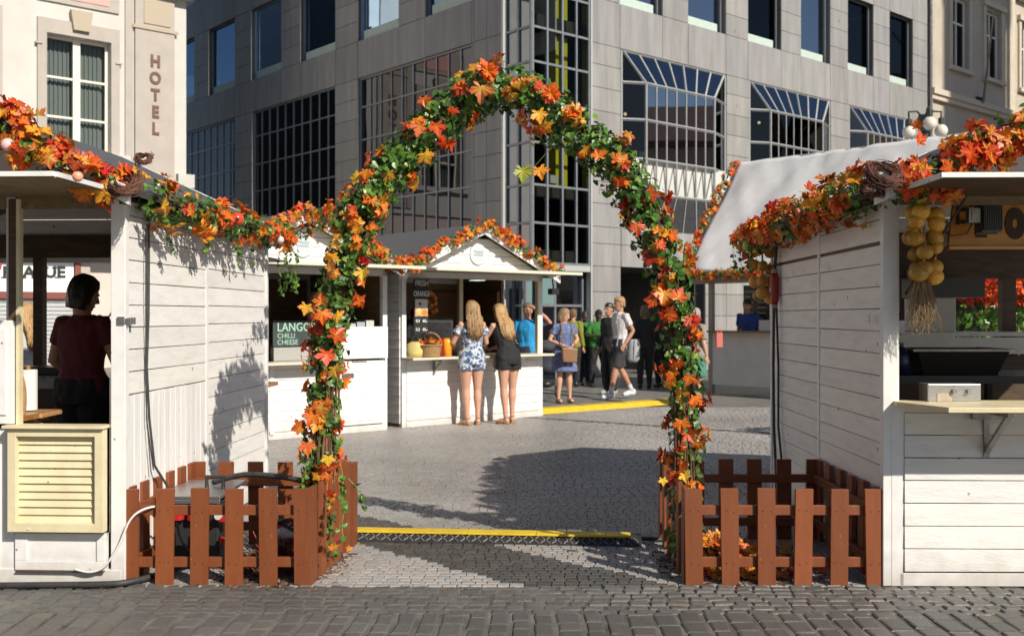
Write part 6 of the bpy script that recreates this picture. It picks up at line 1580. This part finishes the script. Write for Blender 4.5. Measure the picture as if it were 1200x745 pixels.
    # ---- clothes
    if top:
        kind, m, sl = top; mb = MB()
        if kind == 'off': torso(mb, .014, off=True)
        else: torso(mb, .014 if kind != 'loose' else .024)
        if sl > 0:
            for s in 'LR': arm(mb, s, .011 if kind != 'loose' else .018, sl, .008)
        if kind == 'off':
            for s in 'LR': a, b = J['sh'+s], J['el'+s]; limb(mb, [lerp(a, b, .15), lerp(a, b, .38), lerp(a, b, .5)], [.056, .068, .076])
            sh = (J['shL']+J['shR'])/2; rings_between(mb, [(lerp(che, sh, .05), .175, .14), (lerp(che, sh, .4), .172, .128), (lerp(che, sh, .75), .160, .105)], .008)
        remesh(mb, 'top' if kind != 'tee' else 'shirt', m, t, .010, 3, fold=.011)
    if bottom:
        kind, m, ln = bottom; mb = MB()
        if kind in ('shorts', 'trousers'):
            torso_sp = [(pel+V((0, 0, -.10*S)), hipw*.95, .118), (pel+V((0, 0, -.04*S)), hipw*1.02, .126), (lerp(pel, wai, .55), hipw*.93, .115)]
            rings_between(mb, torso_sp, .016)
            for s in 'LR': leg(mb, s, .012, ln, (.012 if female else .022) if kind == 'shorts' else .012)
        else:   # skirt
            k0 = lerp(J['knL'], J['knR'], .5); p1 = lerp(pel, k0, ln)
            rings_between(mb, [(lerp(pel, wai, .9), waw, .1), (pel, hipw, .125), (lerp(pel, p1, .5), hipw*1.08, .15), (p1, hipw*1.18, .17)], .014)
        remesh(mb, kind, m, t, .010, 3, fold=.009)
    if shoes:
        kind, m = shoes
        for s in 'LR':
            mb = MB(); c = J['an'+s]; d = V((J['ft'+s][0], J['ft'+s][1], 0)).normalized(); lift = max(0, c.z-.085*S); g = .010
            if kind == 'shoe':
                limb(mb, [V((c.x, c.y, .09*S+lift))-d*.01, V((c.x, c.y, .04*S+lift))-d*.045*S], [.036, .036], g)
                limb(mb, [V((c.x, c.y, .036*S+lift))-d*.055*S, V((c.x, c.y, .042*S+lift))+d*.05*S, V((c.x, c.y, .034*S+lift*.8))+d*.12*S, V((c.x, c.y, .03*S+lift*.6))+d*.175*S], [.032, .040, .040, .024], g*.7)
                remesh(mb, 'shoe', m, t, .008, 2)
            else:
                vs = [(a, b) for a, b in ((-.03, -.07), (.03, -.07), (.042, .08), (.03, .17), (-.02, .18), (-.042, .08))]
                sd = V((-d.y, d.x, 0)); base = V((c.x, c.y, .002+lift))
                mb.add([T(base+sd*a*S+d*b*S+V((0, 0, h))) for h in (0, .014) for a, b in vs], [tuple(range(6)), tuple(range(11, 5, -1))]+[(i, (i+1) % 6, 6+(i+1) % 6, 6+i) for i in range(6)])
                for k in (.10, -.01):
                    mb.tube([T(base+sd*.042*S*math.cos(a)+d*k*S+V((0, 0, (.01+.055*math.sin(a))*S))) for a in [i*PI/8 for i in range(9)]], .006, 5)
                mb.tube([T(base+sd*.036*S*math.cos(a)-d*(.01+.036*math.sin(a))*S+V((0, 0, .095*S))) for a in [i*2*PI/12 for i in range(13)]], .005, 5)
                mb.build('sandal', m, t)
    # ---- hair
    if hair:
        kind, m = hair; mb = MB()
        def hring(lst, n=20, groove=0.0):
            vs = []
            for z, rx, ry, cy in lst:
                for j in range(n):
                    q = 2*PI*j/n; g_ = 1+groove*math.sin(q*9+z*30); vs.append(T(HM @ (V((rx*g_*math.cos(q), cy+ry*g_*math.sin(q), z))*S)))
            mb.add(vs, [(i*n+j, i*n+(j+1) % n, (i+1)*n+(j+1) % n, (i+1)*n+j) for i in range(len(lst)-1) for j in range(n)]+[tuple(range(n-1, -1, -1)), tuple((len(lst)-1)*n+j for j in range(n))])
        if kind == 'short': hring([(-.05, .060, .045, .052), (-.01, .076, .072, .030), (.03, .083, .090, .014), (.06, .082, .100, .002), (.10, .068, .084, .0), (.128, .034, .045, .004)])
        elif kind == 'bob': hring([(-.115, .088, .06, .035), (-.06, .102, .082, .030), (-.0, .100, .094, .024), (.05, .094, .102, .012), (.10, .074, .088, .006), (.132, .036, .045, .006)], groove=.035)
        elif kind == 'bun': hring([(-.05, .060, .045, .052), (-.01, .078, .072, .030), (.03, .083, .090, .016), (.07, .080, .092, .006), (.11, .06, .07, .004), (.128, .03, .04, .004)]); mb.ball((0, 0, 0), (.04, .04, .04), 10, 8, M=W @ HM @ Matrix.Translation((0, .11, .03)))
        else: hring([(-.06, .086, .050, .058), (-.01, .092, .078, .034), (.03, .090, .094, .016), (.07, .084, .098, .006), (.11, .062, .074, .004), (.130, .03, .04, .004)], groove=.015)
        remesh(mb, 'hair', m, t, .008, 2, fold=.008) if kind != 'long' else None
        if kind == 'long':
            back = V((0, .085, 0)); wd = .105
            for i in range(260):
                a = RD.uniform(-1, 1); dep = RD.uniform(0, 1); p = [HM @ (V((a*.055, .02+.04*dep, .122-abs(a)*.03))*S)]
                p.append(HM @ (V((a*.092, .085*(1-a*a*.5)+.01*dep, .05))*S)); 
                p0 = HM @ (V((a*.098, .075+.03*dep-.03*abs(a), -.07))*S); p.append(p0)
                L_ = (.27+.10*RD.random()-.07*abs(a))*S; ph = RD.uniform(0, 6.28); spn = (nec-pel).normalized()
                for k in range(1, 6):
                    f_ = k/5; p.append(p0-spn*L_*f_+V((a*.03*math.sin(f_*2)+.016*math.sin(ph+f_*9)-a*.03*f_, .078*math.sin(min(1, f_*1.8)*1.57)+.008*math.cos(ph+f_*6), 0))*S)
                g_ = RD.uniform(.65, 1.25)
                mb.tube([T(q) for q in p], [.010, .013, .013, .013, .013, .012, .010, .004], 5, col=(g_, g_*.97, g_*.92))
            mb.build('hair', m, t, smooth=True)
    return t, J, T, HM, S

def cloth(name, c, c2=None, **k): return mat(name, c, c2 or tuple(x*.8 for x in c), rough=.85, scale=k.get('scale', 5), bump=.35, bscale=k.get('bscale', 22), contrast=k.get('contrast', (.35, .65)))
blonde = mat('blonde_hair', (.50, .33, .15), (.34, .20, .085), rough=.45, scale=14, stretch=(8, 8, 1), col=True, bump=.4, bscale=60)
ltbrown = mat('light_brown_hair', (.40, .25, .12), (.26, .155, .07), rough=.45, scale=14, stretch=(8, 8, 1), col=True, bump=.4, bscale=60)
blonde_s = mat('short_blonde_hair', (.42, .26, .12), (.28, .16, .07), rough=.5, scale=18, stretch=(6, 6, 1), bump=.5, bscale=60)
brownh = mat('brown_hair', (.20, .12, .06), (.11, .065, .035), rough=.5, scale=18, stretch=(6, 6, 1), bump=.5, bscale=60)
blackh = mat('black_hair', (.012, .010, .009), (.022, .018, .015), rough=.4, scale=18, bump=.4, bscale=60)
dir_k = math.atan2(-Ld[0], Ld[1])    # rotation that makes local +y run into the kiosk

# girl 1: flowered off shoulder playsuit, seen from behind, facing the counter
flo = mat('blue_flowered_cloth', (.55, .60, .66), (.06, .11, .22), rough=.85, scale=22, detail=3, contrast=(.47, .53), bump=.3, bscale=22)
p = G(553, 497.5)
g, J, T, HM, S = person(p, PI+.42, 1.70, 'woman with long light brown hair in a blue flowered off-shoulder playsuit', ('off', flo, 0), ('shorts', flo, .34), ('long', ltbrown), ('sandal', mat('tan_leather', (.32, .19, .10), rough=.6)), female=True, fat=1.06, vox=.009,
    pose=dict(elL=(.25, -.08, 1.13), wrL=(.17, -.26, 1.05), elR=(-.24, -.06, 1.12), wrR=(-.12, -.26, 1.03), knL=(.085, -.01, .49), anL=(.075, .02, .085), knR=(-.085, -.01, .49), anR=(-.08, .02, .085), ftL=(.35, -1), ftR=(-.3, -1)), group='women at the juice kiosk')
mb = MB(); n_ = 18
mb.tube([T(J['wai']+V((.128*S*math.cos(a), .104*S*math.sin(a), 0))) for a in [i*2*PI/n_ for i in range(n_+1)]], .007, 5); mb.build('belt', cloth('black_cloth', (.02, .02, .022)), g)
# girl 2: black playsuit leaning forward to the left
blk = cloth('black_cloth', (.02, .02, .022))
p = G(596, 496)
g, J, T, HM, S = person(p, PI+.62, 1.70, 'woman with long blonde hair in a black playsuit leaning on the kiosk counter', ('loose', blk, 0), ('shorts', blk, .34), ('long', blonde), ('sandal', mat('tan_leather', (.32, .19, .10))), female=True, fat=1.0, vox=.009, lean=.34,
    pose=dict(elL=(.24, -.30, 1.13), wrL=(.10, -.42, 1.06), elR=(-.22, -.34, 1.10), wrR=(-.06, -.46, 1.04), knL=(.085, .0, .49), anL=(.07, .03, .085), knR=(-.085, -.03, .49), anR=(-.08, -.03, .085), ftL=(.3, -1), ftR=(-.3, -1)), group='women at the juice kiosk')
# man in blue polo with a raised arm
p = G(617, 477); bluep = cloth('turquoise_polo', (.02, .30, .62), (.015, .24, .52))
person((p.x+.02, 17.0, 0), -.35, 1.70, 'man in a bright blue polo shirt raising a hand to his head', ('tee', bluep, .6), ('trousers', cloth('navy_cloth', (.03, .035, .06)), 2), ('short', brownh), ('shoe', blackm), sk=skin_tan, pose=dict(elL=(.42, -.10, 1.40), wrL=(.20, -.16, 1.60), elR=(-.22, -.02, 1.10), wrR=(-.14, -.28, 1.08)), fat=1.05)
# woman in a blue dress with a bag
dressm = mat('blue_printed_dress', (.10, .15, .30), (.42, .30, .26), rough=.85, scale=24, detail=2, contrast=(.34, .42), bump=.3, bscale=20)
p = G(661, 471)
g, J, T, HM, S = person(p, .30, 1.62, 'short haired woman in a blue printed dress holding a brown shoulder bag', ('tee', dressm, .55), ('skirt', dressm, .84), ('bob', mat('light_short_hair', (.36, .24, .13), (.24, .15, .08), rough=.5, scale=18, bump=.5, bscale=60)), ('sandal', blackm), sk=skin, female=True, fat=1.14, yaw=.75, pitch=.25,
    pose=dict(elL=(.26, .0, 1.13), wrL=(.09, -.20, 1.04), elR=(-.28, .0, 1.13), wrR=(-.05, -.22, 1.02), anL=(.11, 0, .085), anR=(-.11, 0, .085)))
leather = mat('brown_leather', (.26, .13, .06), (.20, .10, .045), rough=.5, scale=8, bump=.2)
mb = MB()
M_ = MW[g.name] @ Matrix.Translation(V((.0, -.26, .84)))
mb.prism([(-.13, -.13), (.13, -.15), (.15, .10), (-.14, .12)], -.045, .045, M_); mb.build('handbag', leather, g, bevel=.02)
mb = MB(); mb.tube([T(V((-.13, -.24, .93))), T(V((-.10, -.16, 1.2))), T(V((-.08, -.05, 1.42))), T(V((.0, .07, 1.43))), T(V((.10, -.02, 1.40))), T(V((.10, -.17, 1.2))), T(V((.13, -.24, .92)))], .009, 5); mb.build('strap', leather, g)
# walking man in grey t-shirt
p = G(727, 467); grey = cloth('light_grey_tshirt', (.62, .60, .61), (.54, .52, .54))
g, J, T, HM, S = person(p, -1.12, 1.84, 'blond man in a light grey t-shirt and dark shorts with white socks walking past', ('tee', grey, .6), ('shorts', cloth('charcoal_shorts', (.045, .045, .05)), .92), ('short', blonde_s), ('shoe', mat('white_sneaker', (.62, .62, .62), rough=.5)), sk=skin_tan, fat=1.0, vox=.01, yaw=-.15,
    pose=dict(hiL=(.085, 0, .89), knL=(.07, -.14, .50), anL=(.05, -.22, .10), hiR=(-.085, 0, .89), knR=(-.07, .05, .49), anR=(-.07, .27, .13), elL=(.20, .12, 1.13), wrL=(.19, -.02, .93), elR=(-.20, .10, 1.12), wrR=(-.18, -.04, .92)))
mb = MB()
for s in 'LR': c = J['an'+s]; k_ = J['kn'+s]; mb.tube([T(c+V((0, 0, -.01))), T(lerp(c, k_, .12)), T(lerp(c, k_, .28))], [.043, .042, .046], 12)
mb.builds('sock', cloth('white_sock', (.62, .62, .60)), g, smooth=True)
# dark clothed person behind him
person((1.87, 19.9, 0), -.9, 1.74, 'person in black clothes and dark trousers directly behind the walking man', ('tee', blk, 2), ('trousers', blk, 2), ('short', blackh), ('shoe', mat('grey_shoe', (.3, .3, .3))), sk=skin_tan)
# man in bright green
grn = cloth('bright_green_shirt', (.035, .19, .03), (.025, .14, .022))
g, J, T, HM, S = person(G(701, 452.5), .25, 1.62, 'dark haired man in a bright green shirt and black trousers looking down at his hands', ('loose', grn, .8), ('trousers', blk, 2), ('short', blackh), ('shoe', blackm), sk=skin_dark, fat=1.12, pitch=.3, pose=dict(elL=(.26, 0, 1.12), wrL=(.08, -.22, 1.16), elR=(-.26, 0, 1.12), wrR=(-.08, -.22, 1.14), anL=(.16, 0, .085), anR=(-.16, 0, .085), knL=(.13, -.02, .49), knR=(-.13, -.02, .49)))
mb = MB(); mb.ball(T(V((.03, -.19, .98))), (.10, .05, .08), 10, 8); mb.build('belt_bag', blackm, g, smooth=True); mb = MB(); mb.tube([T(V((.08, -.17, 1.02))), T(V((.0, -.15, 1.2))), T(V((-.12, -.02, 1.42))), T(V((-.06, .1, 1.2)))], .008, 5); mb.build('strap', blackm, g)
ylg = cloth('olive_yellow_jacket', (.24, .24, .04), (.17, .18, .03))
person((1.30, 22.2, 0), PI-.5, 1.64, 'person in an olive yellow jacket seen from behind', ('loose', ylg, 1.9), ('trousers', blk, 2), ('short', brownh), ('shoe', blackm), sk=skin_tan)
person((1.58, 22.7, 0), .3, 1.60, 'person in a green jacket between the olive jacket and the green shirt', ('loose', grn, 2), ('trousers', cloth('navy_cloth', (.03, .035, .06)), 2), ('short', blackh), ('shoe', blackm), sk=skin_dark)
person((2.75, 21.6, 0), PI, 1.70, 'person in black seen from behind in front of the dark passage carrying a pale jacket', ('loose', blk, 2), ('trousers', blk, 2), ('bob', brownh), ('shoe', blackm), sk=skin_tan, female=True)
t = thing('folded_jacket', (2.48, 21.2, .6), 'pale grey jacket hanging over the arm of the person in black by the passage', 'jacket')
mb = MB(); mb.rings([(2.48, 21.3, .55, .08, .05), (2.48, 21.3, .62, .13, .07), (2.50, 21.3, .9, .12, .07), (2.51, 21.3, 1.02, .09, .05)], 14); mb.build('jacket_cloth', cloth('pale_grey_cloth', (.42, .42, .43)), t, smooth=True)
mb = MB(); mb.tube([(2.48, 21.23, .62), (2.49, 21.22, .85), (2.5, 21.24, 1.0)], .012, 5); mb.build('collar', cloth('grey_cloth', (.28, .28, .3)), t)
person((3.15, 21.9, 0), PI+.4, 1.72, 'second person in dark clothes standing in the shade by the dark passage', ('loose', cloth('dark_grey_cloth', (.05, .05, .055)), 2), ('trousers', blk, 2), ('short', blackh), ('shoe', blackm), sk=skin_dark)
# woman half hidden behind the right arch leg
person((3.02, 17.2, 0), PI-.8, 1.62, 'woman in a grey blouse and green skirt hidden behind the right arch leg', ('loose', cloth('grey_beige_blouse', (.30, .27, .24)), .8), ('skirt', cloth('sea_green_skirt', (.07, .24, .17)), .9), ('bob', mat('grey_hair', (.30, .27, .24), rough=.6)), ('sandal', blackm), female=True)
t = thing('pink_shopping_bag', (3.44, 17.3, .95), 'pink paper bag next to the counter of the tent stall', 'bag')
mb = MB(); mb.box(3.40, 3.50, 17.3, 17.4, .98, 1.22); mb.build('bag_body', mat('pink_paper', (.62, .16, .14), rough=.6), t); mb = MB(); mb.tube([(3.42, 17.35, 1.22), (3.43, 17.35, 1.29), (3.47, 17.35, 1.29), (3.48, 17.35, 1.22)], .006, 5); mb.build('handle', mat('pink_paper', (.75, .22, .20)), t)
# sellers in the tent
person((4.62, 20.3, .12), -.6, 1.70, 'dark haired seller in a blue top behind the counter of the tent stall', ('tee', cloth('royal_blue_cloth', (.03, .07, .28)), .7), ('trousers', blk, 2), ('short', blackh), None, sk=skin_tan, lean=.15)
# sellers in the juice kiosk
q = MK2 @ V((.42, 1.55, 0)); person((q.x, q.y, .1), .7, 1.72, 'dark haired seller in a grey shirt behind the price board of the juice kiosk', ('tee', cloth('grey_violet_cloth', (.26, .24, .30)), .6), ('trousers', blk, 2), ('short', blackh), None, sk=skin_tan)
q = MK2 @ V((.92, .95, 0)); person((q.x, q.y, .1), PI+.6, 1.50, 'seller with a dark ponytail and white t-shirt in the juice kiosk', ('tee', cloth('white_tshirt', (.62, .61, .60)), .6), ('trousers', blk, 2), ('bun', blackh), None, sk=skin_tan, female=True)
# seller in kiosk 1
q = MK1 @ V((.35, .8, 0)); person((q.x, q.y, .1), -.4, 1.66, 'person in dark clothes inside the kiosk with the chalkboard', ('tee', blk, .7), ('trousers', blk, 2), ('short', blackh), None, sk=skin_tan)
# seller in the left stall
maroon = cloth('maroon_tshirt', (.14, .025, .035), (.11, .02, .028))
g, J, T, HM, S = person((P(97, 370, 7.0).x, 7.0, .10), PI-.25, 1.66, 'seller with a dark bob and a maroon t-shirt inside the left stall', ('tee', maroon, .55), ('trousers', blk, 2), ('bob', blackh), ('shoe', blackm), sk=skin_tan, female=True, fat=1.12, vox=.008, yaw=-.5, pitch=.25,
    pose=dict(elL=(.25, -.02, 1.12), wrL=(.16, -.20, 1.0), elR=(-.25, -.02, 1.12), wrR=(-.15, -.20, 1.0)))
# blonde woman beyond
person((P(31, 370, 10.9).x, 10.9, 0), -1.9, 1.63, 'blonde woman in a white sleeveless top beyond the rear counter of the left stall', ('tee', cloth('white_cotton', (.66, .65, .63)), 0), ('trousers', cloth('denim', (.08, .12, .2)), 2), ('long', blonde), ('shoe', blackm), female=True, pose=dict(elR=(-.22, -.10, 1.12), wrR=(-.18, -.30, 1.05), elL=(.22, -.1, 1.12), wrL=(.16, -.32, 1.05)))
# things on the rear counter of the left stall
c0 = P(42, 450, 8.2)
t = thing('kitchen_scale', (c0.x, 8.2, .93), 'black counter scale with a dark tray on the rear counter of the left stall', 'scale')
mb = MB(); mb.box(-4.05, -3.42, 8.1, 8.5, 1.035, 1.10); mb.build('tray', blackm, t, bevel=.01); mb = MB(); mb.box(-3.8, -3.5, 8.15, 8.45, .93, 1.035); mb.build('base', galv, t)
t = thing('paper_towel_roll', (P(32, 480, 6.6).x, 6.6, .9), 'white kitchen paper roll standing on a wooden board in the left stall', 'paper roll')
c = P(33, 470, 6.25); mb = MB(); mb.rings([(c.x, c.y, P(0, 480, 6.25).z, .052, .052), (c.x, c.y, P(0, 433, 6.25).z, .052, .052)], 20); mb.build('paper', mat('white_paper_roll', (.75, .74, .72), rough=.9), t, smooth=False); mb = MB(); mb.tube([(c.x, c.y, P(0, 482, 6.25).z), (c.x, c.y, P(0, 428, 6.25).z)], .012, 8); mb.build('stick', oakwood, t)
zz = P(0, 482, 6.25).z
t = thing('chopping_board', (c.x, 6.2, zz-.03), 'thick wooden chopping board lying under the paper roll in the left stall', 'board')
mb = MB(); mb.box(c.x-.10, c.x+.14, 6.12, 6.40, zz-.028, zz-.003); mb.build('board', mat('pale_wood', (.5, .3, .15), (.4, .22, .1), rough=.6, scale=6, stretch=(1, 6, 6)), t, bevel=.004)
mb = MB(); mb.box(c.x-.10, c.x+.08, 6.15, 6.36, zz-.055, zz-.030); mb.build('foot', mat('pale_wood', (.5, .3, .15)), t)
t = thing('crumpled_cloth', (c.x, 6.2, .9), 'crumpled grey cloth under the chopping board in the left stall', 'cloth'); mb = MB()
for k in range(6): mb.ball((c.x+RD.uniform(-.08, .10), 6.2+RD.uniform(-.05, .05), zz-.085+RD.uniform(-.01, .01)), (.06, .05, .022), 10, 6)
mb.build('cloth_folds', mat('grey_white_cloth', (.55, .55, .54), (.42, .42, .42), rough=.8, bump=1, bscale=30), t, smooth=True)
mb = MB(ML); mb.box(-.58, -.32, .28, .7, zz-.125, zz-.10); mb.build('side_shelf', oakwood, ls)
t = thing('round_board', (c.x-.06, 6.15, .95), 'round pale wooden board leaning at the post inside the left stall', 'board'); mb = MB(); vs = []
for y in (6.06, 6.075):
    for k in range(28): vs.append((P(20, 0, 6.06).x+.05*math.cos(2*PI*k/28), y, P(0, 468, 6.06).z+.17*math.sin(2*PI*k/28)))
mb.add(vs, [tuple(range(28)), tuple(range(55, 27, -1))]+[(k, (k+1) % 28, 28+(k+1) % 28, 28+k) for k in range(28)]); mb.build('board', mat('pale_wood', (.5, .3, .15)), t)
mb = MB(); mb.tube([(P(20, 0, 6.06).x, 6.07, P(0, 468, 6.06).z+.17), (P(20, 0, 6.06).x, 6.07, P(0, 468, 6.06).z+.21)], .012, 6); mb.build('handle', mat('pale_wood', (.5, .3, .15)), t)
# stroller behind the kiosk
s0 = G(640, 462); s0 = V((.62, 19.0, 0))
t = thing('stroller', s0, 'dark folded pushchair with bags standing left of the woman in the blue dress', 'pushchair')
for dx, dy in ((-.2, 0), (.2, 0), (-.2, .55), (.2, .55)):
    mb = MB(); c = s0+V((dx, dy, .11)); q = [c+V((0, .10*math.cos(a), .10*math.sin(a))) for a in [i*2*PI/14 for i in range(15)]]; mb.tube(q, .018, 6); wl = mb.build('wheel', rubber, t); mb = MB(); mb.tube([c+V((-.02, 0, 0)), c+V((.02, 0, 0))], .035, 8); mb.build('hub', galv, wl)
mb = MB()
for dx in (-.19, .19): mb.tube([s0+V((dx, 0, .15)), s0+V((dx, .25, .55)), s0+V((dx, .55, .85)), s0+V((dx, .62, 1.02))], .014, 6); mb.tube([s0+V((dx, .55, .15)), s0+V((dx, .25, .55)), s0+V((dx, .05, .75))], .014, 6)
mb.tube([s0+V((-.19, .62, 1.02)), s0+V((.19, .62, 1.02))], .018, 6); mb.build('frame', galv, t)
mb = MB(); mb.ball(s0+V((0, .2, .55)), (.20, .26, .14), 12, 8); mb.ball(s0+V((0, .42, .72)), (.18, .08, .22), 12, 8); mb.build('seat', cloth('dark_blue_cloth', (.03, .035, .05)), t, smooth=True)
mb = MB(); mb.ball(s0+V((0, .38, .92)), (.2, .22, .12), 12, 8); mb.build('hood', cloth('dark_grey_cloth', (.05, .05, .055)), t, smooth=True); mb = MB(); mb.ball(s0+V((0, .25, .25)), (.16, .2, .08), 10, 7); mb.build('basket', blackm, t, smooth=True)
